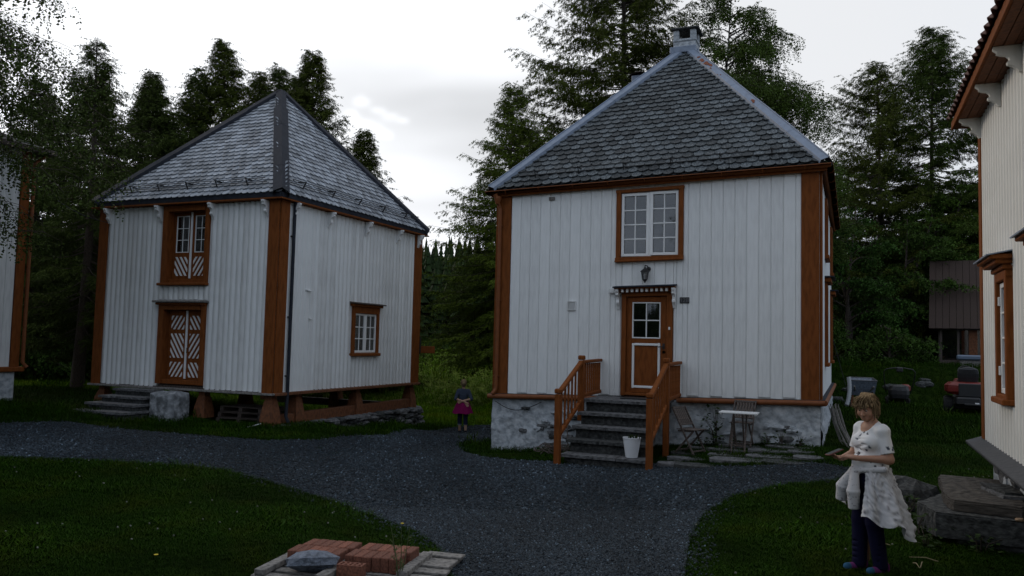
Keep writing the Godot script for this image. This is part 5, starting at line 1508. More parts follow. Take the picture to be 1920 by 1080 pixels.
	leafy("leafy_tree", "light green leafy tree leaning over the shed roof", on(20.9, -39.5), 9.6, 3.0, {"seed": 53, "low": 0.1, "limbs": 46, "hang": 0.3, "stems": 2, "leafmesh": "bushtwig", "group": g2, "tint": Color(1.25, 1.45, 1.0)})
	leafy("leafy_tree", "leafy tree between the shed and the tile roofed house", on(25.2, -37.5), 9.0, 3.0, {"seed": 54, "low": 0.1, "limbs": 40, "hang": 0.3, "stems": 2, "leafmesh": "bushtwig", "group": g2, "tint": Color(1.0, 1.2, 0.9)})
	var bs := [[13.2, -34.0, 1.4], [15.6, -33.5, 1.1], [12.0, -38.0, 3.2], [-16.0, -27.5, 0.2], [-14.0, -29.0, 0.5], [-10.5, -28.5, 0.0], [-19.0, -25.5, 0.8], [-12.6, -31.0, 2.2], [-17.5, -33.0, 2.4], [5.5, -30.0, 0.6]]
	var bl := ["shrub on the bank top nearest the slate roofed house", "shrub on the bank top above the wheelbarrow", "tall dark shrub behind the leafy trees on the bank", "low shrub behind the corner of the birch side house", "undergrowth shrub between the spruces behind the storehouse", "low shrub beyond the storehouse posts", "shrub behind the birch side house", "tall undergrowth shrub below the tallest spruce", "tall undergrowth shrub below the spruce behind the birch side house", "shrub behind the slate roofed house"]
	for i in bs.size():
		var q: Array = bs[i]
		leafy("shrub", bl[i], on(q[0], q[1]), q[2], 1.5 + 0.35 * (i % 3), {"seed": 70 + i, "low": 0.02, "limbs": 26, "stems": 3, "hang": 0.5, "trunk": 0.04, "cat": "shrub", "leafmesh": "bushtwig", "twig": 0.5, "tint": Color(0.9, 1.15, 0.9), "group": "shrubs under the trees"})
	# birch whose twigs hang into the picture at the upper left
	leafy("birch", "big birch with twigs hanging in front of the birch side house eaves", on(-13.0, -14.8), 12.5, 4.4, {"seed": 61, "low": 0.3, "limbs": 100, "hang": 1.1, "trunk": 0.26, "bark": M.birchbark, "leafmesh": "finetwig", "twig": 0.5, "bias": [0.1, 0.35], "tint": Color(0.95, 0.95, 0.9)})
	# unseen tall spruces added behind the camera to shade the house fronts
	var back := [[-8.5, 8.5, 14.0], [-3.5, 11.5, 16.0], [1.5, 13.5, 15.0]]
	for i in back.size():
		var q: Array = back[i]
		conifer("added_shade_spruce", "unseen spruce added behind the camera to shade the house fronts", on(q[0], q[1]), q[2], 5.2, {"seed": 90 + i, "low": 0.03, "pw": 0.35, "twig": 1.4, "step": 0.6, "nb": 8, "group": "added shade spruces"})
	build_far_wood()
func far_spruce_mesh(sd: int) -> ArrayMesh:
	var r := RandomNumberGenerator.new(); r.seed = sd
	var m := MB.new()
	for lay in 9:
		var y0 := 0.06 + lay * 0.1
		var R := 0.17 * (1 - lay / 9.4)
		for k in 9:
			var a := TAU * (k + r.randf() * 0.7) / 9
			var d := Vector3(cos(a), 0, -sin(a)); var w := Vector3(-d.z, 0, d.x) * R * 0.5
			var kk := r.randf_range(0.7, 1.2)
			m.col = Color(0.028 * kk, 0.045 * kk, 0.017 * kk)
			var tip := Vector3(0, y0 - 0.03, 0) + d * R * r.randf_range(0.75, 1.15)
			m.tri(Vector3(0, y0 + 0.13, 0), tip - w, tip + w)
			m.tri(Vector3(0, y0 + 0.03, 0), tip + w, tip - w)
	return m.mesh()
func build_far_wood() -> void:
	var r := RandomNumberGenerator.new(); r.seed = 404
	var xfs := []; var cols := []
	var mesh := far_spruce_mesh(2)
	while xfs.size() < 4200:
		var back := xfs.size() >= 2600
		var az := r.randf_range(-0.72, 0.75) if not back else PI + r.randf_range(-1.6, 1.6)
		var dist := r.randf_range(75, 250) if not back else r.randf_range(80, 150)
		var x := sin(az) * dist; var z := -cos(az) * dist
		var h := r.randf_range(6, 11)
		var sc := Vector3(h * r.randf_range(0.85, 1.2), h, h)
		xfs.append(Transform3D(Basis(Vector3.UP, r.randf() * TAU).scaled_local(sc), Vector3(x, gh(x, z) - 0.2, z)))
		var k := r.randf_range(0.7, 1.3)
		cols.append(Color(k, k, k * 0.95))
	crown_of(self, mesh, xfs, cols, M.needle, "far_wood")
	tag(get_node("far_wood"), "far spruce wood covering the hill behind the meadow", "wood")

# ---------- things in the yard ----------
const HPOS := Vector3(-0.351, 0, -18.471)
func hw(x: float, z: float) -> Vector3:   # house frame to world, on the ground
	var p := Transform3D(Basis(Vector3.UP, YAW), HPOS) * Vector3(x, 0, z)
	return on(p.x, p.z)
func blob_poly(r: RandomNumberGenerator, w: float, d: float, n := 9, rough := 0.14) -> PackedVector2Array:
	var poly := PackedVector2Array()
	for k in n:
		var a := TAU * (k + r.randf_range(-0.25, 0.25)) / n
		var e := pow(pow(absf(cos(a)), 3.5) + pow(absf(sin(a)), 3.5), -1 / 3.5)
		poly.append(Vector2(cos(a) * w * 0.5, sin(a) * d * 0.5) * e * r.randf_range(1 - rough, 1 + rough * 0.4))
	return poly
const LAY := Basis(Vector3(1, 0, 0), Vector3(0, 0, -1), Vector3(0, 1, 0))   # polygon xy laid flat, thickness upward
func build_yard() -> void:
	var r := RandomNumberGenerator.new(); r.seed = 31
	build_paving(r)
	# folding chairs and table
	folding_chair("weathered folding chair with slatted back beside the stair railing", hw(4.62, 1.25), YAW + 1.15, r)
	folding_chair("weathered folding chair tucked behind the small white table", hw(5.5, 0.42), YAW - 0.1, r)
	var t := thing("garden_table", "small white folding table on flagstones before the whitewashed foundation", "table", hw(5.5, 0.95), YAW)
	t.position.y += 0.03
	for k in 4: pbox(t, "slat", Vector3(0, 0.73, -0.165 + 0.11 * k), Vector3(0.7, 0.022, 0.106), M.trim, 0.004)
	for k in [-1, 1]: pbox(t, "apron", Vector3(0.31 * k, 0.705, 0), Vector3(0.03, 0.03, 0.4), M.trim, 0.004)
	for k in [-1, 1]:
		pbar(t, "leg", Vector3(0.12 * k, 0.0, 0.17), Vector3(0.12 * k, 0.695, -0.16), 0.03, 0.035, M.darkwood, 0.004)
		pbar(t, "leg", Vector3(0.08 * k, 0.0, -0.17), Vector3(0.08 * k, 0.695, 0.16), 0.03, 0.035, M.darkwood, 0.004)
	pbar(t, "stretcher", Vector3(-0.11, 0.12, 0.1), Vector3(0.11, 0.12, 0.1), 0.025, 0.03, M.darkwood, 0.004)
	# pot on the lowest step
	var st := Transform3D(Basis(Vector3.UP, YAW), HPOS)
	var pot := thing("plant_pot", "white tapered flower pot with a few sprouts on the lowest stone step", "flower pot", st * Vector3(3.8, -2.05, 2.38), 0.0)
	var m := MB.new()
	m.lathe([Vector2(0, 0), Vector2(0.1, 0), Vector2(0.108, 0.01), Vector2(0.14, 0.2), Vector2(0.158, 0.33), Vector2(0.165, 0.34), Vector2(0.165, 0.36), Vector2(0.15, 0.36), Vector2(0.146, 0.32)], 28)
	part(pot, "vessel", m.mesh(), M.pot)
	m = MB.new()
	m.lathe([Vector2(0.147, 0.325), Vector2(0.0, 0.335)], 20)
	part(pot, "soil", m.mesh(), M.soil)
	m = MB.new()
	for k in 26:
		var p := Vector3(r.randf_range(-0.12, 0.12), 0.33, r.randf_range(-0.12, 0.12)); var d := Vector3(r.randf_range(-0.6, 0.6), 1, r.randf_range(-0.6, 0.6)).normalized()
		var w := d.cross(Vector3(r.randf_range(-1, 1), 0, r.randf_range(-1, 1))).normalized() * 0.012
		m.col = Color(0.04, 0.06, 0.018) * r.randf_range(0.7, 1.3)
		m.tri(p, p + d * 0.05 + w, p + d * r.randf_range(0.06, 0.11)); m.tri(p, p + d * 0.09, p + d * 0.05 - w)
	part(pot, "sprouts", m.mesh(), M.leaf)
	# plants along the foundation
	plant("climbing_plant", "tall leafy plant against the whitewashed foundation between chair and table", hw(4.98, 0.28), 0.75, 0.34, 150, 0.085, r)
	for q in [[5.35, 0.3, 0.2, 0.2], [5.95, 0.28, 0.22, 0.2], [6.2, 0.3, 0.3, 0.22], [6.55, 0.3, 0.24, 0.2], [4.75, 0.4, 0.16, 0.25]]:
		plant("weed", "small dark weed sprouting along the foundation by the flagstones", hw(q[0], q[1]), q[2], q[3], 46, 0.065, r, "weeds along the foundation")
	# dry twigs and a dead stem by the left railing
	var tw := thing("twig_heap", "tangled heap of dead brown twigs beside the left foot of the stairs", "twig heap", hw(2.0, 1.5), YAW)
	for k in 26:
		m = MB.new()
		var a := r.randf() * TAU; var rad := r.randf_range(0.12, 0.34)
		var c := Vector3(r.randf_range(-0.25, 0.25), 0.03 + r.randf() * 0.14, r.randf_range(-0.2, 0.2))
		var pts := []
		for i in 7: pts.append(c + Vector3(cos(a + i * 0.5) * rad, r.randf_range(-0.02, 0.03) + 0.012 * i, sin(a + i * 0.5) * rad * 0.8))
		m.tube(pts, [0.011, 0.01, 0.009, 0.008, 0.007, 0.006, 0.004], 5)
		part(tw, "twig", m.mesh(), M.darkwood)
	var ds := thing("dried_weed", "tall thin dead weed leaning on the foundation left of the stairs", "dead weed", hw(2.12, 0.95), YAW)
	m = MB.new()
	m.tube([Vector3(0.1, -0.02, 0.3), Vector3(0.0, 0.45, 0.1), Vector3(-0.13, 1.0, -0.5)], [0.014, 0.011, 0.006], 6)
	part(ds, "stem", m.mesh(), M.darkwood)
	for k in 6:
		m = MB.new()
		var p := Vector3(-0.13, 1.0, -0.5).lerp(Vector3(0, 0.45, 0.1), k * 0.12)
		m.tube([p, p + Vector3(r.randf_range(-0.12, 0.12), r.randf_range(0.0, 0.08), r.randf_range(-0.05, 0.05))], [0.006, 0.003], 4)
		part(ds, "side_twig", m.mesh(), M.darkwood)
	build_pallet(r)
	build_slabs(r)
	build_store_steps(r)
	build_back_yard(r)
	# dead climber and prop at the right corner of the house
	var dv := thing("dead_climber", "bleached dead climber stems hanging at the right corner of the foundation", "dead plant", hw(7.1, -0.25), YAW)
	for k in 14:
		m = MB.new()
		var x := r.randf_range(-0.08, 0.16); var z := r.randf_range(-0.3, 0.25)
		m.tube([Vector3(x, 0.72 + r.randf() * 0.12, z * 0.4), Vector3(x + 0.08, 0.45, z * 0.7), Vector3(x + 0.16 + r.randf() * 0.12, 0.12, z), Vector3(x + 0.2 + r.randf() * 0.2, 0.0, z * 1.3)], [0.009, 0.012, 0.011, 0.006], 5)
		part(dv, "stem", m.mesh(), M.greywood)
	# wire between the left house and the storehouse
	m = MB.new()
	var a0 := Vector3(-11.45, 3.42, -19.45); var b0 := Transform3D(Basis(Vector3.UP, YAW), Vector3(-5.128, 0, -17.671)) * Vector3(-5.1, 2.62, 0.06)
	var pw := []
	for i in 13: pw.append(a0.lerp(b0, i / 12.0) - Vector3(0, 0.14 * sin(PI * i / 12.0), 0))
	m.tube(pw, [0.009], 5)
	tag(part(self, "overhead_wire", m.mesh(), M.black), "thin black wire slung from the birch side house to the storehouse corner", "wire")
	# one open hatch board at the far right corner of the storehouse
	var s := get_node("storehouse")
	pbox(s, "open_shutter", Vector3(0.3, -0.32, -6.36), Vector3(0.46, 0.2, 0.04), M.brown)
	pbox(s, "shutter_hinge", Vector3(0.06, -0.2, -6.33), Vector3(0.06, 0.45, 0.05), M.black)

func build_paving(r: RandomNumberGenerator) -> void:
	var pv := Node3D.new(); pv.name = "paving"; add_child(pv)
	pv.set_meta("kind", "structure")
	var fl := [[4.55, 2.25, 0.62, 0.42], [5.05, 2.5, 0.95, 0.42], [4.75, 1.72, 0.9, 0.46], [5.6, 1.95, 1.0, 0.5], [6.35, 1.95, 0.75, 0.5], [5.35, 1.35, 0.75, 0.44], [6.1, 1.4, 0.85, 0.46], [6.75, 1.42, 0.5, 0.5], [4.6, 1.15, 0.7, 0.5], [5.25, 0.85, 0.8, 0.4], [6.05, 0.9, 0.85, 0.4], [6.6, 0.85, 0.5, 0.42], [4.75, 0.6, 0.6, 0.36], [5.5, 0.42, 0.9, 0.34], [6.35, 0.42, 0.9, 0.36]]
	for q in fl:
		var m := MB.new()
		m.prism(blob_poly(r, q[2], q[3], 10, 0.12), -0.06, 0.0, Transform3D(LAY, Vector3.ZERO))
		var p := hw(q[0], q[1])
		part(pv, "flagstone", m.mesh(), [M.stone, M.stone2, M.stone][r.randi() % 3], Transform3D(Basis(Vector3.UP, YAW + r.randf_range(-0.1, 0.1)) * Basis(Vector3.RIGHT, r.randf_range(-0.02, 0.02)), p + Vector3(0, 0.03 + r.randf() * 0.02, 0)))

func folding_chair(label: String, at: Vector3, turn: float, r: RandomNumberGenerator) -> void:
	var c := thing("folding_chair", label, "chair", at + Vector3(0, 0.035, 0), turn)
	var w := 0.2
	for k in [-1, 1]:
		# back post runs down to the front foot; the other leg to the rear foot
		pbar(c, "back_leg", Vector3(w * k, 0.0, 0.24), Vector3(w * k, 0.86, -0.25), 0.025, 0.035, M.darkwood, 0.004)
		pbar(c, "seat_leg", Vector3((w - 0.035) * k, 0.0, -0.2), Vector3((w - 0.035) * k, 0.43, 0.2), 0.022, 0.035, M.darkwood, 0.004)
		pbar(c, "seat_rail", Vector3((w - 0.035) * k, 0.43, 0.22), Vector3((w - 0.035) * k, 0.42, -0.14), 0.022, 0.03, M.darkwood, 0.004)
	for k in 7: pbox(c, "seat_slat", Vector3(0, 0.453, 0.22 - 0.058 * k), Vector3(0.4, 0.014, 0.048), M.darkwood, 0.003)
	for k in 6:
		var x := -0.14 + 0.056 * k
		pbar(c, "back_slat", Vector3(x, 0.56, -0.085), Vector3(x, 0.82, -0.232), 0.046, 0.012, M.darkwood, 0.003, Vector3(0, 0.5, 0.86))
	for y in [[0.54, -0.07], [0.84, -0.243]]: pbox(c, "back_rail", Vector3(0, y[0], y[1]), Vector3(0.38, 0.04, 0.02), M.darkwood, 0.004, Basis(Vector3.RIGHT, -0.5))
	pbar(c, "stretcher", Vector3(-0.16, 0.06, -0.145), Vector3(0.16, 0.06, -0.145), 0.02, 0.03, M.darkwood, 0.004)
	pbar(c, "stretcher", Vector3(-0.2, 0.06, 0.205), Vector3(0.2, 0.06, 0.205), 0.02, 0.03, M.darkwood, 0.004)

func plant(called: String, label: String, at: Vector3, h: float, w: float, n: int, leaf: float, r: RandomNumberGenerator, group := "") -> void:
	var t := thing(called, label, "plant", at, 0.0, group)
	var m := MB.new(); var lv := MB.new()
	var stems := 5
	for s in stems:
		var a := r.randf() * TAU
		var tip := Vector3(cos(a) * w * r.randf_range(0.2, 0.8), h * r.randf_range(0.7, 1.05), sin(a) * w * 0.5)
		m.tube([Vector3(cos(a) * 0.03, -0.02, sin(a) * 0.03), tip * Vector3(0.35, 0.55, 0.35), tip], [0.008, 0.006, 0.003], 4)
		for k in n / stems:
			var u := r.randf()
			var p := (tip * Vector3(u * u, u, u * u)) + Vector3(r.randf_range(-1, 1), r.randf_range(-0.5, 0.5), r.randf_range(-1, 1)) * w * 0.42
			p.y = maxf(p.y, 0.02)
			var d := Vector3(r.randf_range(-1, 1), r.randf_range(-0.3, 0.5), r.randf_range(-1, 1)).normalized()
			var l := leaf * r.randf_range(0.6, 1.3)
			var wv := d.cross(Vector3(r.randf_range(-0.5, 0.5), 1, r.randf_range(-0.5, 0.5))).normalized() * l * 0.36
			lv.col = Color(0.03, 0.05, 0.016) * r.randf_range(0.6, 1.35)
			lv.tri(p, p + d * l * 0.45 + wv, p + d * l); lv.tri(p, p + d * l, p + d * l * 0.45 - wv)
	part(t, "stem", m.mesh(), M.bark)
	part(t, "leaves", lv.mesh(), M.leaf).set_meta("kind", "stuff")

func build_pallet(r: RandomNumberGenerator) -> void:
	var at := on(-1.36, -7.45)
	var turn := -0.22
	var pl := thing("pallet", "weathered wooden pallet lying in the grass under two blocks of red bricks", "pallet", at, turn)
	for k in 7: pbox(pl, "deck_board", Vector3(0.02 + r.randf_range(-0.03, 0.05), 0.055, 0.52 - 0.165 * k), Vector3(1.5 + r.randf_range(-0.06, 0.06), 0.022, 0.115), M.greywood, 0.004, Basis(Vector3.UP, r.randf_range(-0.02, 0.02)))
	for x in [-0.66, -0.02, 0.64]: pbox(pl, "bearer", Vector3(x, 0.02, 0.02), Vector3(0.1, 0.05, 1.15), M.greywood, 0.006)
	for q in [[-0.60, 0.1, 0.98], [-0.03, 0.12, 0.95], [0.56, -0.05, 0.7]]: pbox(pl, "top_plank", Vector3(q[0], 0.095, q[1]), Vector3(0.095, 0.05, q[2]), M.greywood, 0.006, Basis(Vector3.UP, r.randf_range(-0.04, 0.04)))
	var p2 := thing("pallet", "broken pallet end with short pale boards sticking out over the gravel edge", "pallet", on(-0.62, -7.62), turn)
	for k in 4: pbox(p2, "board", Vector3(0.02 + r.randf_range(-0.03, 0.03), 0.065 + 0.012 * (k % 2), 0.36 - 0.17 * k), Vector3(0.36, 0.022, 0.13), M.greywood, 0.004, Basis(Vector3.UP, r.randf_range(-0.05, 0.05)))
	for x in [-0.1, 0.12]: pbox(p2, "bearer", Vector3(x, 0.026, 0.1), Vector3(0.08, 0.05, 0.75), M.greywood, 0.006)
	# bricks on edge, two blocks of two rows
	var fr := Transform3D(Basis(Vector3.UP, turn), at)
	var bw := 0.083; var bl := 0.228; var bh := 0.128
	for g in 2:
		for row in 2:
			for k in 6:
				var b := part(self, "brick", box_mesh(Vector3(bw - 0.004, bh, bl), 0.006), M["brick%d" % (r.randi() % 3)])
				var x0: float = [-0.55, 0.0][g] + [0.0, 0.03][row]
				var p := Vector3(x0 + bw * (k + 0.5), 0.066 + bh / 2 + 0.001, 0.11 - row * (bl + 0.012) + r.randf_range(-0.01, 0.01))
				b.transform = fr * Transform3D(Basis(Vector3.UP, r.randf_range(-0.03, 0.03)), p)
				tag(b, ["red brick in the block behind the blue grey stone", "red brick in the block behind the loose perforated brick"][g] + [", front row", ", back row"][row], "brick", ["bricks behind the blue grey stone", "bricks behind the perforated brick"][g] + [", front", ", back"][row])
	# loose perforated brick
	var lb := thing("perforated_brick", "loose red brick with rows of holes lying before the brick block", "brick", fr * Vector3(0.13, 0.066, 0.36), turn)
	var cs := CSGBox3D.new()
	var m := MB.new()
	var nx := 5
	# body built as bars round the holes so that they are real openings
	m.box(Vector3(0, 0.02, 0), Vector3(0.225, 0.04, 0.108))
	for z in [-0.047, 0.0, 0.047]: m.box(Vector3(0, 0.07, z), Vector3(0.225, 0.06, 0.014))
	for i in nx + 1: 
		for z in [-0.0235, 0.0235]: m.box(Vector3(-0.1035 + 0.0414 * i, 0.07, z), Vector3(0.018, 0.06, 0.033))
	cs.free()
	part(lb, "body", m.mesh(), M.brick1)
	var rk := MB.new()
	rk.rock(Vector3.ZERO, Vector3(0.46, 0.17, 0.3), 4, Basis(), 0.2, 2.2, 5)
	var rs := part(self, "blue_grey_stone", rk.mesh(), mat("blue_grey_stone", Color(0.14, 0.16, 0.2), 0.75, 0.5, Vector3(3, 3, 3), {"seed": 91, "bump": 8.0}))
	rs.transform = fr * Transform3D(Basis(Vector3.UP, 0.45) * Basis(Vector3.RIGHT, -0.25), Vector3(-0.24, 0.155, 0.36))
	tag(rs, "angular blue grey stone lying on the pallet against the bricks", "stone")
	# tall weed in front
	var wd := thing("tall_weed", "tall thin flowering weed standing in front of the bricks", "weed", on(-0.9, -7.05), 0.0)
	m = MB.new(); var lv := MB.new()
	for s in 4:
		var lean := Vector3(r.randf_range(-0.1, 0.1), 0.36 + 0.12 * (s % 2) + (0.14 if s == 0 else 0.0), r.randf_range(-0.08, 0.08))
		m.tube([Vector3.ZERO, lean * 0.5 + Vector3(0.01, 0.0, 0), lean], [0.005, 0.004, 0.002], 5)
		for k in 16:
			var u := r.randf_range(0.25, 1.0)
			var p := lean * u
			var d := Vector3(r.randf_range(-1, 1), r.randf_range(0.0, 0.8), r.randf_range(-1, 1)).normalized()
			var wv := d.cross(Vector3.UP).normalized() * 0.006
			lv.col = Color(0.08, 0.1, 0.035) * r.randf_range(0.6, 1.2)
			lv.tri(p, p + d * 0.03 + wv, p + d * r.randf_range(0.04, 0.07)); lv.tri(p, p + d * 0.055, p + d * 0.03 - wv)
	part(wd, "stem", m.mesh(), plain("green_stem", Color(0.07, 0.09, 0.03), 0.7))
	part(wd, "leaves", lv.mesh(), M.leaf).set_meta("kind", "stuff")
	# dandelion
	for q in [[-1.12, -8.9, "yellow dandelion in the lawn beyond the bricks"], [-3.1, -7.35, "yellow dandelion alone in the open lawn"]]:
		var dd := thing("dandelion", q[2], "flower", on(q[0], q[1]), 0.0)
		m = MB.new()
		m.tube([Vector3.ZERO, Vector3(0.01, 0.06, 0), Vector3(0, 0.12, 0)], [0.003], 4)
		part(dd, "stalk", m.mesh(), M.turf)
		m = MB.new()
		m.lathe([Vector2(0, -0.008), Vector2(0.016, 0.0), Vector2(0.02, 0.006), Vector2(0.0, 0.012)], 10, T(Vector3(0, 0.12, 0)))
		part(dd, "bloom", m.mesh(), plain("yellow_petals", Color(0.55, 0.4, 0.02), 0.7))

func slab(parent: Node, called: String, poly: Array, y0: float, y1: float, mt: Material, r: RandomNumberGenerator, label := "", category := "") -> MeshInstance3D:
	# ragged-edged flat stone: outline subdivided and jittered, top edge slightly inset
	var pts := PackedVector2Array()
	for i in poly.size():
		var a := Vector2(poly[i][0], poly[i][1]); var b := Vector2(poly[(i + 1) % poly.size()][0], poly[(i + 1) % poly.size()][1])
		var n := int(a.distance_to(b) / 0.14) + 1
		for k in n: pts.append(a.lerp(b, k / float(n)) + Vector2(r.randf_range(-1, 1), r.randf_range(-1, 1)) * 0.018)
	var c := Vector2.ZERO
	for p in pts: c += p
	c /= pts.size()
	var m := MB.new()
	var loc := PackedVector2Array()
	for p in pts: loc.append(Vector2(p.x - c.x, -(p.y - c.y)))
	m.prism(loc, 0.0, y1 - y0 - 0.02, Transform3D(LAY, Vector3.ZERO))
	var top := PackedVector2Array()
	for p in loc: top.append(p * 0.985 + Vector2(r.randf_range(-1, 1), r.randf_range(-1, 1)) * 0.008)
	m.prism(top, y1 - y0 - 0.022, y1 - y0, Transform3D(LAY, Vector3.ZERO))
	var o := part(parent, called, m.mesh(), mt, T(Vector3(c.x, y0, c.y), Basis(Vector3.RIGHT, r.randf_range(-0.012, 0.012))))
	if label != "": tag(o, label, category)
	return o
func build_slabs(r: RandomNumberGenerator) -> void:
	slab(self, "stone_slab", [[5.72, -10.9], [6.3, -10.55], [5.52, -8.75], [5.38, -8.58], [4.86, -8.98], [4.98, -9.4]], -1.735, -1.62, M.stone3, r, "large flat brownish slab lying on the dark block beside the tile roofed house", "stone slab")
	slab(self, "stone_block", [[4.62, -8.92], [5.42, -8.42], [5.75, -9.1], [6.0, -10.2], [5.5, -10.3], [4.75, -9.5]], -2.0, -1.737, M.stone2, r, "thick dark stone block under the large flat slab", "stone block")
	slab(self, "stone_block", [[4.85, -8.85], [5.36, -8.5], [5.8, -10.0], [5.3, -10.0]], -2.2, -2.002, M.stone2, r, "recessed dark footing stone under the thick stone block", "stone block")
	slab(self, "thin_slate", [[5.62, -9.75], [5.92, -9.6], [5.7, -9.02], [5.5, -9.1]], -1.618, -1.585, M.stone, r, "thin slate lying on the large slab against the drip board, lower of two", "slate")
	slab(self, "thin_slate", [[5.66, -9.85], [5.95, -9.7], [5.72, -9.12], [5.55, -9.2]], -1.583, -1.555, M.stone2, r, "thin slate lying on the large slab against the drip board, upper of two", "slate")
	var m := MB.new()
	m.rock(Vector3.ZERO, Vector3(0.78, 0.62, 0.7), 9, Basis(), 0.12, 2.8, 7)
	var b := part(self, "boulder", m.mesh(), M.stone2, T(Vector3(5.12, -1.95, -10.55), Basis(Vector3.UP, 0.5)))
	tag(b, "lichen spotted boulder in the grass at the end of the large slab", "boulder")
	m = MB.new()
	m.rock(Vector3.ZERO, Vector3(0.09, 0.04, 0.06), 3, Basis(), 0.2, 2.4, 4)
	tag(part(self, "pale_pebble", m.mesh(), plain("pale_sandstone", Color(0.3, 0.2, 0.12), 0.9), T(Vector3(5.3, -1.72, -8.52))), "small pale stone on the ledge between the slabs", "pebble")
	for q in [[4.6, -9.25, 0.3], [4.72, -9.75, 0.34], [4.95, -10.2, 0.26], [4.45, -8.75, 0.22], [4.95, -8.62, 0.2]]: plant("weed", "leafy weed growing at the foot of the stacked slabs", on(q[0], q[1]), q[2], 0.3, 70, 0.06, r, "weeds at the slabs")
	# leaves and straws lying about
	for k in 4:
		m = MB.new()
		var p := on(4.0 + r.randf_range(-0.35, 0.3), -8.3 + r.randf_range(-0.5, 0.45), 0.03)
		var d := Vector3(r.randf_range(-1, 1), 0.05, r.randf_range(-1, 1)).normalized()
		m.tube([Vector3.ZERO, d * 0.12 + Vector3(0, 0.02, 0), d * r.randf_range(0.2, 0.34)], [0.006, 0.005, 0.003], 5)
		tag(part(self, "dry_stalk", m.mesh(), plain("straw", Color(0.26, 0.22, 0.13), 0.9), T(p)), "pale dry stalk lying in the grass between person and slabs", "stalk", "dry stalks in the grass")

func build_store_steps(r: RandomNumberGenerator) -> void:
	var sp := Vector3(-5.128, 0, -17.671)
	var st := thing("store_steps", "four worn dark stone steps with a whitewashed pier before the storehouse door", "steps", sp, YAW)
	var gy := -2.0
	for i in 4:
		var y: float = [-1.74, -1.60, -1.46, -1.315][i]; var z: float = [1.42, 1.1, 0.78, 0.46][i]
		var x0: float = [-4.35, -4.3, -4.25, -4.2][i]; var x1: float = [-2.75, -2.8, -2.9, -2.95][i]
		var step := Node3D.new(); step.name = "step"; st.add_child(step, true)
		pbox(step, "riser", Vector3((x0 + x1) / 2, (gy + y - 0.05) / 2, (z - 0.05 + 0.12) / 2), Vector3(x1 - x0 - 0.08, y - 0.05 - gy, z - 0.17), M.stone2, 0.02)
		var m := MB.new()
		var poly := PackedVector2Array()
		for k in 9: poly.append(Vector2(lerpf(x0, x1, k / 8.0), -(z + r.randf_range(-0.03, 0.03))))
		poly.append(Vector2(x1, -0.14)); poly.append(Vector2(x0, -0.14))
		m.prism(poly, y - 0.05, y, Transform3D(LAY, Vector3.ZERO))
		part(step, "slab", m.mesh(), M.stone)
	var pier := MB.new()
	pier.rock(Vector3.ZERO, Vector3(0.72, 0.72, 0.6), 8, Basis(), 0.03, 12.0, 10)
	part(st, "whitewashed_pier", pier.mesh(), M.oldplaster, T(Vector3(-2.5, -1.68, 0.4)))
	# pallets stacked under the floor
	var fr := Transform3D(Basis(Vector3.UP, YAW), sp)
	for k in 3:
		var p: Vector3 = fr * Vector3(-1.25 + 0.05 * k, 0, -0.75)
		var pl := thing("stacked_pallet", ["brown pallet at the bottom of the stack under the storehouse floor", "brown pallet in the middle of the stack under the storehouse floor", "brown pallet on top of the stack under the storehouse floor"][k], "pallet", on(p.x, p.z, 0.13 * k), YAW + 0.1 - 0.06 * k, "pallets under the storehouse")
		for q in 5: pbox(pl, "deck_board", Vector3(0, 0.115, -0.32 + 0.16 * q), Vector3(1.2, 0.02, 0.11), M.darkwood, 0.004)
		for x in [-0.55, 0.0, 0.55]: pbox(pl, "block", Vector3(x, 0.06, 0), Vector3(0.1, 0.085, 0.78), M.darkwood, 0.004)
		pbox(pl, "base_board", Vector3(0, 0.008, 0.33), Vector3(1.2, 0.016, 0.11), M.darkwood, 0.004)
	tag(part(self, "fallen_stick", box_mesh(Vector3(0.28, 0.02, 0.04), 0.004), M.trim, fr * T(Vector3(-0.15, -1.93, 0.35), Basis(Vector3.UP, 0.6) * Basis(Vector3.BACK, 0.25))), "short white stick lying by the corner post of the storehouse", "stick")

func wheel(parent: Node, at: Vector3, rad: float, w: float) -> void:
	var wh := Node3D.new(); wh.name = "wheel"; wh.position = at; parent.add_child(wh, true)
	var xf := Transform3D(Basis(Vector3.BACK, PI / 2), Vector3.ZERO)
	var m := MB.new()
	m.lathe([Vector2(rad * 0.55, -w / 2), Vector2(rad * 0.9, -w / 2), Vector2(rad, -w * 0.3), Vector2(rad, w * 0.3), Vector2(rad * 0.9, w / 2), Vector2(rad * 0.55, w / 2)], 20, xf)
	for k in 16:
		var a := TAU * k / 16
		m.box(Vector3(0, cos(a) * rad, sin(a) * rad), Vector3(w * 0.7, 0.02, 0.03), Basis(Vector3.RIGHT, a))
	part(wh, "tyre", m.mesh(), M.rubber)
	m = MB.new()
	m.lathe([Vector2(0, -w * 0.3), Vector2(rad * 0.2, -w * 0.35), Vector2(rad * 0.56, -w * 0.2), Vector2(rad * 0.56, w * 0.2), Vector2(rad * 0.2, w * 0.35), Vector2(0, w * 0.3)], 16, xf)
	part(wh, "rim", m.mesh(), M.rimgrey)

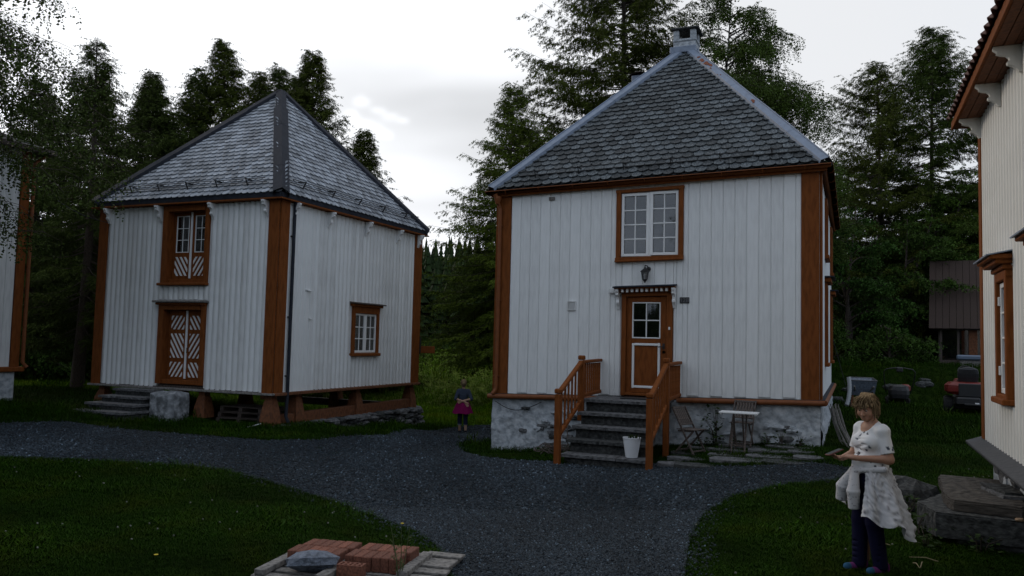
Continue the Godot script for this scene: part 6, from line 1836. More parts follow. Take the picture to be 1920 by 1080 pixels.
func build_back_yard(r: RandomNumberGenerator) -> void:
	M.rubber = plain("black_rubber", Color(0.012, 0.012, 0.012), 0.85)
	M.rimgrey = plain("grey_rim", Color(0.12, 0.12, 0.13), 0.5)
	M.red = plain("red_enamel", Color(0.17, 0.014, 0.01), 0.4)
	M.plastic = plain("black_plastic", Color(0.018, 0.018, 0.02), 0.5)
	M.tub = mat("galvanised_tub", Color(0.14, 0.165, 0.21), 0.5, 0.4, Vector3(3, 3, 3), {"seed": 95})
	# wheelbarrow seen from behind
	var wb := thing("wheelbarrow", "wheelbarrow with blue grey tub and wooden legs beyond the house corner", "wheelbarrow", on(11.05, -25.6), -0.35)
	var m := MB.new()
	var A := [Vector3(-0.33, 0.42, 0.4), Vector3(0.33, 0.42, 0.4), Vector3(0.25, 0.42, -0.35), Vector3(-0.25, 0.42, -0.35)]
	var B := [Vector3(-0.4, 0.88, 0.56), Vector3(0.4, 0.88, 0.56), Vector3(0.36, 0.93, -0.72), Vector3(-0.36, 0.93, -0.72)]
	m.quad(A[0], A[1], A[2], A[3])
	for i in 4: m.quad(A[i], A[(i + 1) % 4], B[(i + 1) % 4], B[i]); m.quad(A[(i + 1) % 4] * 0.98 + Vector3(0, 0.02, 0), A[i] * 0.98 + Vector3(0, 0.02, 0), B[i] * 0.985, B[(i + 1) % 4] * 0.985)
	part(wb, "tub", m.mesh(), M.tub)
	m = MB.new()
	for i in 4: m.tube([B[i], B[(i + 1) % 4]], [0.014], 6)
	part(wb, "rim", m.mesh(), M.rimgrey)
	for k in [-1, 1]:
		pbar(wb, "handle", Vector3(0.27 * k, 0.72, 1.05), Vector3(0.1 * k, 0.26, -0.95), 0.04, 0.05, M.greywood, 0.006)
		pbar(wb, "leg", Vector3(0.26 * k, 0.5, 0.34), Vector3(0.36 * k, 0.0, 0.42), 0.045, 0.05, M.rawbrown, 0.006)
	wheel(wb, Vector3(0, 0.2, -0.98), 0.2, 0.09)
	# push mower with tall hoop handle
	var pm := thing("push_mower", "black push mower with tall hoop handle in front of the grassy bank", "lawn mower", on(12.75, -26.8), -0.35)
	m = MB.new()
	var pts := []
	for k in [[-0.36, 0.42, 0.05], [-0.44, 0.85, 0.35], [-0.46, 1.12, 0.5], [-0.38, 1.21, 0.55], [-0.15, 1.25, 0.57], [0.15, 1.25, 0.57], [0.38, 1.21, 0.55], [0.46, 1.12, 0.5], [0.44, 0.85, 0.35], [0.36, 0.42, 0.05]]: pts.append(Vector3(k[0], k[1], k[2]))
	m.tube(pts, [0.018], 8)
	part(pm, "handle", m.mesh(), M.plastic)
	pbox(pm, "control_box", Vector3(0, 1.2, 0.56), Vector3(0.2, 0.16, 0.1), M.plastic, 0.03)
	m = MB.new()
	m.rock(Vector3.ZERO, Vector3(0.62, 0.5, 0.5), 2, Basis(), 0.02, 4.0, 7)
	part(pm, "grass_box", m.mesh(), M.plastic, T(Vector3(0, 0.46, 0.2)))
	pbox(pm, "deck", Vector3(0, 0.24, -0.3), Vector3(0.56, 0.2, 0.7), M.plastic, 0.05)
	m = MB.new()
	m.lathe([Vector2(0.17, 0.0), Vector2(0.17, 0.14), Vector2(0.1, 0.2), Vector2(0, 0.21)], 16)
	part(pm, "engine", m.mesh(), M.red, T(Vector3(0.24, 0.5, -0.3)))
	for q in [[-0.32, 0.0], [0.32, 0.0], [-0.3, -0.6], [0.3, -0.6]]: wheel(pm, Vector3(q[0], 0.13, q[1]), 0.13, 0.06)
	# ride-on mower, back towards us
	var rm := thing("ride_on_mower", "red ride on mower with black seat parked by the tile roofed house", "ride-on mower", on(12.72, -22.7), -0.45)
	m = MB.new()
	m.rock(Vector3.ZERO, Vector3(1.12, 0.36, 0.75), 2, Basis(), 0.0, 4.5, 8)
	part(rm, "rear_body", m.mesh(), M.red, T(Vector3(0, 0.76, 0.1)))
	m = MB.new()
	m.rock(Vector3.ZERO, Vector3(0.62, 0.45, 1.0), 2, Basis(), 0.0, 4.0, 8)
	part(rm, "bonnet", m.mesh(), M.red, T(Vector3(0, 0.78, -1.0)))
	pbox(rm, "rear_panel", Vector3(0.05, 0.72, 0.485), Vector3(0.56, 0.36, 0.04), M.plastic, 0.02)
	pbox(rm, "chassis", Vector3(0, 0.42, -0.35), Vector3(0.6, 0.22, 1.8), M.plastic, 0.04)
	pbox(rm, "cutting_deck", Vector3(0, 0.24, -0.4), Vector3(1.1, 0.16, 0.8), M.plastic, 0.05)
	m = MB.new()
	m.rock(Vector3.ZERO, Vector3(0.52, 0.46, 0.14), 2, Basis(Vector3.RIGHT, 0.2), 0.0, 3.5, 7)
	part(rm, "seat_back", m.mesh(), M.plastic, T(Vector3(0.02, 1.12, 0.2)))
	m = MB.new()
	m.rock(Vector3.ZERO, Vector3(0.52, 0.14, 0.5), 2, Basis(), 0.0, 3.5, 7)
	part(rm, "seat_cushion", m.mesh(), M.plastic, T(Vector3(0.02, 0.96, -0.05)))
	m = MB.new()
	pts = []
	for k in 13:
		var a := TAU * k / 12.0
		pts.append(Vector3(cos(a) * 0.19, sin(a) * 0.19 * 0.75 + 1.22, sin(a) * -0.14 - 0.52))
	m.tube(pts, [0.016], 6, false)
	m.tube([Vector3(0, 0.9, -0.7), Vector3(0, 1.22, -0.52)], [0.02], 6)
	part(rm, "steering_wheel", m.mesh(), M.plastic)
	pbox(rm, "number_tag", Vector3(0.2, 0.36, 0.6), Vector3(0.1, 0.07, 0.01), M.trim, 0.003)
	pbox(rm, "hitch", Vector3(0.1, 0.34, 0.55), Vector3(0.4, 0.05, 0.12), M.plastic, 0.01)
	for q in [[-0.46, 0.28, 0.05, 0.26, 0.24], [0.46, 0.28, 0.05, 0.26, 0.24], [-0.42, 0.2, -1.2, 0.2, 0.16], [0.42, 0.2, -1.2, 0.2, 0.16]]: wheel(rm, Vector3(q[0], q[1], q[2]), q[3], q[4])
	# rocks showing in the bank
	for k in 15:
		var x := r.randf_range(10.5, 19.0); var z := -28.15 - r.randf_range(-0.5, 1.0) - 0.06 * (14 - x)
		m = MB.new()
		m.rock(Vector3.ZERO, Vector3(r.randf_range(0.25, 0.6), r.randf_range(0.16, 0.32), r.randf_range(0.3, 0.5)), r.randi(), Basis(), 0.16, 2.8, 5)
		tag(part(self, "bank_rock", m.mesh(), M.stone2, T(on(x, z, -0.03))), "grey rock bedded in the foot of the grassy bank", "rock", "rocks in the bank")
	# shed with steep board roof on the bank
	var gz := gh(19.5, -35.5)
	var sh := thing("shed", "small dark shed with steep brown board roof above a glazed wall", "shed", Vector3(18.35, gz, -34.9), -0.5)
	var e := 1.75; var rd := 4.7; var dep := 3.4; var L := 4.2
	for k in 18:
		var x0 := -0.35 + 0.26 * k
		pbar(sh, "roof_board", Vector3(x0 + 0.13 - 0.0, e - 0.12, 0.42), Vector3(x0 + 0.13, rd, -dep / 2 + 0.02), 0.25, 0.03 + 0.02 * (k % 2), M.shedroof, 0.004, Vector3(0, 0.5, 0.8))
	m = MB.new()
	m.quad(Vector3(-0.35, e - 0.15, -dep - 0.4), Vector3(-0.35, rd, -dep / 2), Vector3(L + 0.2, rd, -dep / 2), Vector3(L + 0.2, e - 0.15, -dep - 0.4))
	part(sh, "rear_roof", m.mesh(), M.darkwood)
	m = MB.new()
	m.tri(Vector3(0, e, 0.0), Vector3(0, rd - 0.15, -dep / 2), Vector3(0, e, -dep))
	m.box(Vector3(0.05, e / 2, -dep / 2), Vector3(0.08, e, dep))
	m.box(Vector3(L / 2, e / 2, -dep), Vector3(L - 0.1, e, 0.08))
	part(sh, "gable_wall", m.mesh(), M.darkwood)
	pbox(sh, "eave_beam", Vector3(L / 2, e - 0.08, 0.0), Vector3(L + 0.3, 0.16, 0.14), M.darkwood, 0.01)
	for x in [0.1, 0.75, 1.3, 2.6, 4.0]: pbox(sh, "post", Vector3(x, e / 2 - 0.08, 0.0), Vector3(0.09 if x != 1.3 else 0.32, e - 0.16, 0.1), M.darkwood if x != 1.3 else M.rawbrown, 0.008)
	for q in [[0.42, 0.55], [1.0, 0.25], [1.95, 1.0], [3.3, 1.3]]: pbox(sh, "pane", Vector3(q[0], e / 2 + 0.1, 0.0), Vector3(q[1], e - 0.55, 0.006), M.glass, 0.0)
	pbox(sh, "sill_wall", Vector3(L / 2, 0.15, 0.0), Vector3(L - 0.1, 0.3, 0.09), M.darkwood, 0.01)
	# covered tub before the shed
	var tb := thing("covered_tub", "pale blue covered tub with light sides in front of the shed", "tub", Vector3(18.75, gh(18.75, -33.4), -33.4), -0.5)
	pbox(tb, "side", Vector3(0.75, 0.14, 0), Vector3(2.1, 0.36, 1.3), M.greywood, 0.03)
	m = MB.new()
	m.cbox(Vector3(0.75, 0.4, 0), Vector3(2.3, 0.2, 1.5), 0.05)
	part(tb, "cover", m.mesh(), plain("pale_blue_vinyl", Color(0.12, 0.16, 0.22), 0.45))
	# leaning pole and corrugated drain hose at the back corner of the house
	m = MB.new()
	m.tube([Vector3(0, 0, 0), Vector3(-0.62, 2.1, 0.1)], [0.014, 0.01], 6)
	tag(part(self, "leaning_pole", m.mesh(), M.black, T(on(10.45, -24.9))), "thin dark pole leaning against the far corner of the slate roofed house", "pole")
	m = MB.new()
	pts = []; var rr := []
	for k in 25:
		var t := k / 24.0
		pts.append(Vector3(0.12 - 0.2 * t * t, 1.05 - 0.75 * t, 0.1 + 0.35 * t)); rr.append(0.05 if k % 2 else 0.06)
	m.tube(pts, rr, 10)
	tag(part(self, "drain_hose", m.mesh(), plain("grey_ribbed_plastic", Color(0.3, 0.31, 0.32), 0.6), T(on(9.35, -22.9))), "grey ribbed drain hose hanging at the far foot of the right house wall", "hose")

# ---------- people ----------
# prims: {a, b, ra, rb} tapered capsule; flat: true cuts it square at both ends; {c, r} ellipsoid; neg: true carves
func sdf_mesh(prims: Array, cell: float, blend: float, paint: Callable) -> ArrayMesh:
	var lo := Vector3(1e9, 1e9, 1e9); var hi := -lo
	for p in prims:
		if p.get("neg", false): continue
		if p.has("c"):
			var e: float = maxf(p.r.x, maxf(p.r.y, p.r.z))
			lo = lo.min(p.c - Vector3(e, e, e)); hi = hi.max(p.c + Vector3(e, e, e))
		else:
			var e: float = maxf(p.ra, p.rb)
			lo = lo.min(p.a.min(p.b) - Vector3(e, e, e)); hi = hi.max(p.a.max(p.b) + Vector3(e, e, e))
	lo -= Vector3.ONE * cell * 3; hi += Vector3.ONE * cell * 3
	var nx := int((hi.x - lo.x) / cell) + 2; var ny := int((hi.y - lo.y) / cell) + 2; var nz := int((hi.z - lo.z) / cell) + 2
	var f := PackedFloat32Array(); f.resize(nx * ny * nz); f.fill(1.0)
	for p in prims:
		var kb: float = p.get("k", blend)
		var pad := kb + cell * 3
		var c0: Vector3; var c1: Vector3
		var el: bool = p.has("c")
		var A := Vector3.ZERO; var ba := Vector3.ZERO; var bb := 0.0; var ra := 0.0; var rb := 0.0; var R := Vector3.ONE; var C := Vector3.ZERO; var inv := Basis()
		if el:
			C = p.c; R = p.r
			if p.has("rot"): inv = p.rot.inverse()
			var e := maxf(R.x, maxf(R.y, R.z)) + pad
			c0 = C - Vector3.ONE * e; c1 = C + Vector3.ONE * e
		else:
			A = p.a; ba = p.b - p.a; bb = ba.length_squared(); ra = p.ra; rb = p.rb
			var e := maxf(ra, rb) + pad
			c0 = A.min(p.b) - Vector3.ONE * e; c1 = A.max(p.b) + Vector3.ONE * e
		var flat: bool = p.get("flat", false)
		var neg: bool = p.get("neg", false)
		var sx: float = p.get("sx", 1.0)
		var len_ := sqrt(bb)
		var minr := minf(R.x, minf(R.y, R.z))
		for z in range(maxi(0, int((c0.z - lo.z) / cell)), mini(nz, int((c1.z - lo.z) / cell) + 1)):
			for y in range(maxi(0, int((c0.y - lo.y) / cell)), mini(ny, int((c1.y - lo.y) / cell) + 1)):
				for x in range(maxi(0, int((c0.x - lo.x) / cell)), mini(nx, int((c1.x - lo.x) / cell) + 1)):
					var q := lo + Vector3(x, y, z) * cell
					var d := 0.0
					if el:
						var g: Vector3 = inv * (q - C)
						var k0 := (g / R).length(); var k1 := (g / (R * R)).length()
						d = k0 * (k0 - 1.0) / maxf(k1, 1e-6)
					else:
						var pa := q - A
						if sx != 1.0: pa.z *= sx
						var t := pa.dot(ba) / bb
						var u := clampf(t, 0, 1)
						d = (pa - ba * u).length() - lerpf(ra, rb, u)
						if flat:
							var rad := (pa - ba * t).length() - lerpf(ra, rb, u)
							d = maxf(rad, maxf(-t, t - 1.0) * len_)
					var i := (z * ny + y) * nx + x
					var o := f[i]
					if neg: 
						var h := maxf(kb - absf(o + d), 0.0) / maxf(kb, 1e-6)
						f[i] = maxf(o, -d) + h * h * kb * 0.25
					else:
						var h := maxf(kb - absf(o - d), 0.0) / maxf(kb, 1e-6)
						f[i] = minf(o, d) - h * h * kb * 0.25
	# surface nets
	var id := {}
	var vs := PackedVector3Array(); var ns := PackedVector3Array(); var cs := PackedColorArray(); var ix := PackedInt32Array()
	var off := [0, 1, nx, nx + 1, nx * ny, nx * ny + 1, nx * ny + nx, nx * ny + nx + 1]
	var ed := [[0, 1], [2, 3], [4, 5], [6, 7], [0, 2], [1, 3], [4, 6], [5, 7], [0, 4], [1, 5], [2, 6], [3, 7]]
	var cor := [Vector3(0, 0, 0), Vector3(1, 0, 0), Vector3(0, 1, 0), Vector3(1, 1, 0), Vector3(0, 0, 1), Vector3(1, 0, 1), Vector3(0, 1, 1), Vector3(1, 1, 1)]
	var lim := cell * 2.2
	for z in nz - 1:
		for y in ny - 1:
			var row := (z * ny + y) * nx
			for x in nx - 1:
				var i := row + x
				if absf(f[i]) > lim: continue
				var mask := 0
				for k in 8:
					if f[i + off[k]] < 0: mask |= 1 << k
				if mask == 0 or mask == 255: continue
				var s := Vector3.ZERO; var n := 0
				for e in ed:
					var fa := f[i + off[e[0]]]; var fb := f[i + off[e[1]]]
					if (fa < 0) != (fb < 0):
						s += cor[e[0]].lerp(cor[e[1]], fa / (fa - fb)); n += 1
				id[i] = vs.size()
				var v: Vector3 = lo + (Vector3(x, y, z) + s / n) * cell
				var g := Vector3(f[i + 1] - f[i] + f[i + off[7]] - f[i + off[6]], f[i + nx] - f[i] + f[i + off[7]] - f[i + off[5]], f[i + nx * ny] - f[i] + f[i + off[7]] - f[i + off[3]])
				g = g.normalized()
				vs.append(v); ns.append(g); cs.append(paint.call(v, g))
	var st := [1, nx, nx * ny]
	for i in id:
		for ax in 3:
			var s: int = st[ax]
			if (f[i] < 0) == (f[i + s] < 0): continue
			var u: int = st[(ax + 1) % 3]; var w: int = st[(ax + 2) % 3]
			if not (id.has(i - u) and id.has(i - w) and id.has(i - u - w)): continue
			var a: int = id[i]; var b: int = id[i - u]; var c: int = id[i - u - w]; var d: int = id[i - w]
			if f[i] < 0: ix.append_array([a, c, b, a, d, c])
			else: ix.append_array([a, b, c, a, c, d])
	var arr := []
	arr.resize(Mesh.ARRAY_MAX)
	arr[Mesh.ARRAY_VERTEX] = vs; arr[Mesh.ARRAY_NORMAL] = ns; arr[Mesh.ARRAY_COLOR] = cs; arr[Mesh.ARRAY_INDEX] = ix
	var m := ArrayMesh.new()
	m.add_surface_from_arrays(Mesh.PRIMITIVE_TRIANGLES, arr)
	return m
func cap(a: Vector3, b: Vector3, ra: float, rb: float, o := {}) -> Dictionary:
	var d := {"a": a, "b": b, "ra": ra, "rb": rb}
	d.merge(o)
	return d
func ell(c: Vector3, r: Vector3, o := {}) -> Dictionary:
	var d := {"c": c, "r": r}
	d.merge(o)
	return d
# hand: wrist position, direction of the fingers, palm normal (towards the palm), side the thumb leaves to
func hand_prims(w: Vector3, dir: Vector3, palm: Vector3, thumb: Vector3, curl: float) -> Array:
	var out := []
	var k := w + dir * 0.085
	out.append(cap(w, w + dir * 0.03, 0.026, 0.027, {"k": 0.01}))
	for i in 4:
		var t := (i - 1.5)
		out.append(cap(w + dir * 0.025 - thumb * t * 0.012, k - thumb * t * 0.019, 0.015, 0.0125, {"k": 0.012}))
	for i in 4:
		var t := (i - 1.5)
		var base := k - thumb * t * 0.0195
		var ln: float = [0.068, 0.076, 0.071, 0.056][i]
		var d := dir
		var p := base
		for s in 3:
			d = (d + palm * curl * (0.75 if s == 0 else 0.9)).normalized()
			var q: Vector3 = p + d * ln * [0.44, 0.32, 0.24][s]
			out.append(cap(p, q, [0.0095, 0.009, 0.0082][s], [0.009, 0.0082, 0.007][s], {"k": 0.003}))
			p = q
	var tb := w + dir * 0.03 + thumb * 0.024
	var t1 := tb + (dir * 0.6 + thumb * 0.65 + palm * 0.35).normalized() * 0.042
	var t2 := t1 + (dir * 0.9 + thumb * 0.1 + palm * 0.5).normalized() * 0.034
	out.append(cap(tb, t1, 0.0135, 0.011, {"k": 0.01})); out.append(cap(t1, t2, 0.0108, 0.0085, {"k": 0.003}))
	return out
func head_prims(c: Vector3, rot: Basis) -> Array:
	# c: centre of the head; front is +z of rot, total height about 0.22
	var P := func(x: float, y: float, z: float) -> Vector3: return c + rot * Vector3(x, y, z)
	var o := {"k": 0.03, "rot": rot}
	var L := [
		ell(P.call(0, 0.025, -0.012), Vector3(0.076, 0.09, 0.094), o),
		ell(P.call(0, -0.03, 0.025), Vector3(0.062, 0.075, 0.062), o),
		ell(P.call(0, -0.082, 0.052), Vector3(0.03, 0.024, 0.028), {"k": 0.03, "rot": rot}),
		cap(P.call(0, 0.005, 0.084), P.call(0, -0.032, 0.102), 0.008, 0.0125, {"k": 0.012}),
		ell(P.call(0.012, -0.036, 0.09), Vector3(0.008, 0.007, 0.009), {"k": 0.006, "rot": rot}),
		ell(P.call(-0.012, -0.036, 0.09), Vector3(0.008, 0.007, 0.009), {"k": 0.006, "rot": rot}),
		cap(P.call(-0.04, 0.024, 0.072), P.call(0.04, 0.024, 0.072), 0.01, 0.01, {"k": 0.02}),
		ell(P.call(0.043, -0.03, 0.058), Vector3(0.02, 0.018, 0.016), o), ell(P.call(-0.043, -0.03, 0.058), Vector3(0.02, 0.018, 0.016), o),
		ell(P.call(0.032, 0.006, 0.084), Vector3(0.016, 0.01, 0.012), {"neg": true, "k": 0.012, "rot": rot}), ell(P.call(-0.032, 0.006, 0.084), Vector3(0.016, 0.01, 0.012), {"neg": true, "k": 0.012, "rot": rot}),
		cap(P.call(-0.018, -0.059, 0.081), P.call(0.018, -0.059, 0.081), 0.006, 0.006, {"k": 0.006}),
		cap(P.call(-0.014, -0.069, 0.079), P.call(0.014, -0.069, 0.079), 0.0065, 0.0065, {"k": 0.006}),
		cap(P.call(-0.02, -0.064, 0.087), P.call(0.02, -0.064, 0.087), 0.0022, 0.0022, {"neg": true, "k": 0.003}),
		ell(P.call(0.077, -0.01, -0.008), Vector3(0.01, 0.03, 0.018), {"k": 0.006, "rot": rot}), ell(P.call(-0.077, -0.01, -0.008), Vector3(0.01, 0.03, 0.018), {"k": 0.006, "rot": rot})]
	return L
func eyes(parent: Node, c: Vector3, rot: Basis) -> void:
	for s in [-1, 1]:
		var e := Node3D.new(); e.name = "eye"; parent.add_child(e, true)
		e.transform = Transform3D(rot, c + rot * Vector3(0.032 * s, 0.006, 0.071))
		var m := MB.new()
		m.lathe([Vector2(0, -0.0105), Vector2(0.0065, -0.0085), Vector2(0.0105, 0), Vector2(0.0065, 0.0085), Vector2(0, 0.0105)], 12)
		part(e, "eyeball", m.mesh(), M.eyewhite)
		m = MB.new()
		m.lathe([Vector2(0.0, 0.0005), Vector2(0.0062, 0.0)], 10, Transform3D(Basis(Vector3.RIGHT, PI / 2 + 0.35), Vector3(0, -0.004, 0.0100)))
		part(e, "iris", m.mesh(), M.black)
func joined(meshes: Array) -> ArrayMesh:
	var st := SurfaceTool.new()
	for m in meshes: st.append_from(m, 0, Transform3D())
	return st.commit()
func build_people() -> void:
	M.eyewhite = plain("eye_white", Color(0.32, 0.29, 0.27), 0.4)
	M.skin = plain("skin", Color(1, 1, 1), 0.55, 0.0, true)
	M.skin.subsurf_scatter_enabled = true; M.skin.subsurf_scatter_strength = 0.15
	M.cloth = plain("cloth", Color(1, 1, 1), 0.9, 0.0, true)
	M.cloth.metallic_specular = 0.2
	woman()
	girl()

func woman() -> void:
	var t := thing("person", "person in white printed tee, tied jacket and navy trousers looking at a phone", "person", on(3.47, -7.84), -1.28)
	var skin := func(v: Vector3, n: Vector3) -> Color:
		if v.y > 1.38:
			var lip := absf(v.y - 1.478) < 0.012 and absf(v.x) < 0.03 and v.z > 0.14
			if lip: return Color(0.30, 0.12, 0.09)
		return Color(0.36, 0.19, 0.125)
	var hip := Vector3(0, 0.9, 0); var chest := Vector3(0, 1.24, -0.01); var nb := Vector3(0, 1.385, 0.0)
	var hc := Vector3(0.005, 1.535, 0.055)
	var hrot := Basis(Vector3.UP, 0.42) * Basis(Vector3.RIGHT, 0.30)
	var sh := {}; var el := {}; var wr := {}; var hd := {}
	sh[1] = Vector3(0.148, 1.335, -0.005); sh[-1] = Vector3(-0.148, 1.335, -0.005)
	el[1] = Vector3(0.2, 1.075, -0.03); el[-1] = Vector3(-0.195, 1.09, 0.03)
	wr[1] = Vector3(0.055, 1.075, 0.215); wr[-1] = Vector3(-0.09, 1.055, 0.265)
	var body := [cap(hip, chest, 0.135, 0.12), cap(chest, Vector3(0, 1.33, -0.01), 0.12, 0.1), cap(Vector3(-0.13, 1.335, -0.01), Vector3(0.13, 1.335, -0.01), 0.06, 0.06), cap(Vector3(0, 1.34, -0.012), hc + Vector3(0, -0.06, -0.035), 0.055, 0.05)]
	for s in [-1, 1]:
		body.append(cap(sh[s], el[s], 0.052, 0.042)); body.append(cap(el[s], wr[s], 0.041, 0.026))
		body.append(cap(Vector3(0.085 * s, 0.9, 0), Vector3(0.095 * s, 0.48, 0.02), 0.095, 0.06)); body.append(cap(Vector3(0.095 * s, 0.48, 0.02), Vector3(0.1 * s, 0.1, -0.02), 0.058, 0.038))
	var bm := sdf_mesh(body, 0.013, 0.03, skin)
	var hm := sdf_mesh(head_prims(hc, hrot), 0.0045, 0.03, skin)
	# hands: one holds the phone from below, the other taps it
	var h1 := sdf_mesh(hand_prims(wr[-1] - Vector3(0, 0.0, 0.01), Vector3(0.25, 0.1, 0.95).normalized(), Vector3(0.1, 0.97, -0.1).normalized(), Vector3(-0.95, 0.1, 0.25).normalized(), 0.35), 0.0038, 0.006, skin)
	var h2 := sdf_mesh(hand_prims(wr[1], Vector3(-0.75, 0.12, 0.65).normalized(), Vector3(-0.25, -0.85, 0.1).normalized(), Vector3(-0.62, 0.2, -0.75).normalized(), 0.42), 0.0038, 0.006, skin)
	part(t, "body", joined([bm, hm, h1, h2]), M.skin)
	eyes(t, hc, hrot)
	# brows
	for s in [-1, 1]:
		var m := MB.new()
		m.tube([hc + hrot * Vector3(0.016 * s, 0.026, 0.087), hc + hrot * Vector3(0.034 * s, 0.031, 0.083), hc + hrot * Vector3(0.05 * s, 0.025, 0.07)], [0.003, 0.0035, 0.002], 5)
		part(t, "eyebrow", m.mesh(), M.darkwood)
	# hair: short, swept, streaked
	var fn := FastNoiseLite.new(); fn.seed = 3; fn.frequency = 40.0
	var hair_c := func(v: Vector3, n: Vector3) -> Color:
		var q: Vector3 = hrot.inverse() * (v - hc)
		var k := 0.5 + 0.5 * fn.get_noise_3d(q.x * 2.2, q.y * 0.35, q.z * 0.35)
		return Color(0.085, 0.055, 0.03).lerp(Color(0.30, 0.21, 0.12), clampf(k * 1.4 - 0.2, 0, 1))
	var hp := []
	var r := RandomNumberGenerator.new(); r.seed = 8
	hp.append(ell(hc + hrot * Vector3(0, 0.052, -0.03), Vector3(0.093, 0.092, 0.103), {"rot": hrot, "k": 0.015}))
	hp.append(ell(hc + hrot * Vector3(0, -0.01, -0.062), Vector3(0.086, 0.085, 0.062), {"rot": hrot, "k": 0.015}))
	for i in 46:
		var a := r.randf_range(-2.75, 2.75)
		var y0 := r.randf_range(0.06, 0.125)
		var top := Vector3(sin(a) * 0.055 + 0.01, y0, cos(a) * 0.05 - 0.02)
		var front := absf(a) < 0.9
		var yb := r.randf_range(0.035, 0.06) if front else r.randf_range(-0.075, -0.015)
		var out := 0.089 if not front else 0.1
		var bot := Vector3(sin(a + r.randf_range(-0.15, 0.3)) * out * 1.02, yb, cos(a) * out - 0.012)
		hp.append(cap(hc + hrot * top, hc + hrot * bot, 0.022, 0.008, {"k": 0.008}))
	var hair := part(t, "hair", sdf_mesh(hp, 0.0048, 0.01, hair_c), M.cloth)
	# loose strands over the cap of hair, some blown aside
	var sm := MB.new()
	for i in 260:
		var a := r.randf_range(-3.0, 3.0)
		var fr := absf(a) < 1.0
		var y0 := r.randf_range(0.07, 0.142)
		var q0 := Vector3(sin(a) * 0.05 + 0.012, y0, cos(a) * 0.055 - 0.03)
		var yb := r.randf_range(0.02, 0.06) if fr else r.randf_range(-0.1, -0.01)
		var rr := 0.103 if not fr else 0.112
		var sw := r.randf_range(-0.35, 0.2)
		var q2 := Vector3(sin(a + sw) * rr, yb, cos(a + sw) * rr - 0.02) + Vector3(-0.012, 0, 0) * r.randf()
		var q1 := (q0 + q2) * 0.5 + Vector3(sin(a + sw * 0.5), 0.55, cos(a + sw * 0.5)) * 0.03
		var q3 := q2 + Vector3(r.randf_range(-0.035, 0.012), r.randf_range(-0.025, 0.01), r.randf_range(-0.01, 0.012))
		var k := r.randf()
		sm.col = Color(0.07, 0.045, 0.025).lerp(Color(0.40, 0.29, 0.17), k * k)
		sm.tube([hc + hrot * q0, hc + hrot * q1, hc + hrot * q2, hc + hrot * q3], [0.0028, 0.0034, 0.0024, 0.0008], 4, false)
	part(hair, "strands", sm.mesh(), M.cloth).set_meta("kind", "stuff")
	# tee with a scattered dark print
	var spots := []
	var rp := RandomNumberGenerator.new(); rp.seed = 21
	for i in 17: spots.append([Vector2(rp.randf_range(-0.3, 0.3), rp.randf_range(1.0, 1.37)), Vector2(rp.randf_range(-1, 1), rp.randf_range(-1, 1)).normalized(), rp.randf_range(0.006, 0.011), rp.randf_range(0.01, 0.026)])
	var tee_c := func(v: Vector3, n: Vector3) -> Color:
		var uv := Vector2(atan2(v.x, v.z) * 0.16, v.y)
		for s in spots:
			var d: Vector2 = uv - s[0]
			var al: float = d.dot(s[1])
			if absf(al) < s[3] and (d - s[1] * al).length() < s[2]: return Color(0.05, 0.055, 0.075)
		return Color(0.66, 0.67, 0.69)
	var fold := FastNoiseLite.new(); fold.seed = 12; fold.frequency = 7.0
	var tee := [cap(Vector3(0, 0.93, 0), chest, 0.158, 0.138, {"flat": true, "k": 0.035}), cap(chest, Vector3(0, 1.335, -0.01), 0.138, 0.1, {"k": 0.04}), cap(Vector3(-0.13, 1.335, -0.008), Vector3(0.13, 1.335, -0.008), 0.064, 0.064, {"k": 0.04}),
		ell(Vector3(0.072, 1.215, 0.085), Vector3(0.072, 0.07, 0.065), {"k": 0.05}), ell(Vector3(-0.072, 1.215, 0.085), Vector3(0.072, 0.07, 0.065), {"k": 0.05}), ell(Vector3(0, 1.02, 0.05), Vector3(0.14, 0.11, 0.12), {"k": 0.05})]
	for s in [-1, 1]: tee.append(cap(sh[s], sh[s].lerp(el[s], 0.80), 0.056, 0.06, {"flat": true, "k": 0.03})); tee.append(ell(sh[s], Vector3(0.058, 0.058, 0.058), {"k": 0.03}))
	# neckline scooped out
	tee.append(ell(Vector3(0, 1.41, 0.07), Vector3(0.088, 0.085, 0.12), {"neg": true, "k": 0.01}))
	for i in 9: 
		var yy := 0.97 + 0.035 * i
		tee.append(cap(Vector3(-0.16, yy, 0.09 + 0.02 * (i % 2)), Vector3(0.14, yy + 0.06 * (1 if i % 2 else -1), 0.16), 0.006, 0.004, {"neg": true, "k": 0.02}))
	part(t, "tee", sdf_mesh(tee, 0.0095, 0.03, tee_c), M.cloth)
	# trousers
	var navy := func(v: Vector3, n: Vector3) -> Color: return Color(0.008, 0.011, 0.028)
	var tr := [cap(Vector3(0, 0.86, -0.005), Vector3(0, 0.97, 0), 0.155, 0.145, {"k": 0.04})]
	var kn := {1: Vector3(0.085, 0.47, 0.04), -1: Vector3(-0.08, 0.48, 0.06)}
	var an := {1: Vector3(0.085, 0.07, -0.03), -1: Vector3(-0.085, 0.07, 0.07)}
	for s in [-1, 1]:
		tr.append(cap(Vector3(0.082 * s, 0.86, 0), kn[s], 0.108, 0.078, {"k": 0.03})); tr.append(cap(kn[s], an[s], 0.077, 0.066, {"k": 0.02, "flat": false}))
		for i in 4: tr.append(cap(an[s] + Vector3(-0.07, 0.05 + 0.05 * i, 0.05), an[s] + Vector3(0.07, 0.06 + 0.05 * i, 0.06), 0.006, 0.004, {"neg": true, "k": 0.015}))
	tr.append(cap(Vector3(-0.3, -0.03, 0), Vector3(0.3, -0.03, 0), 0.075, 0.075, {"neg": true, "k": 0.004}))
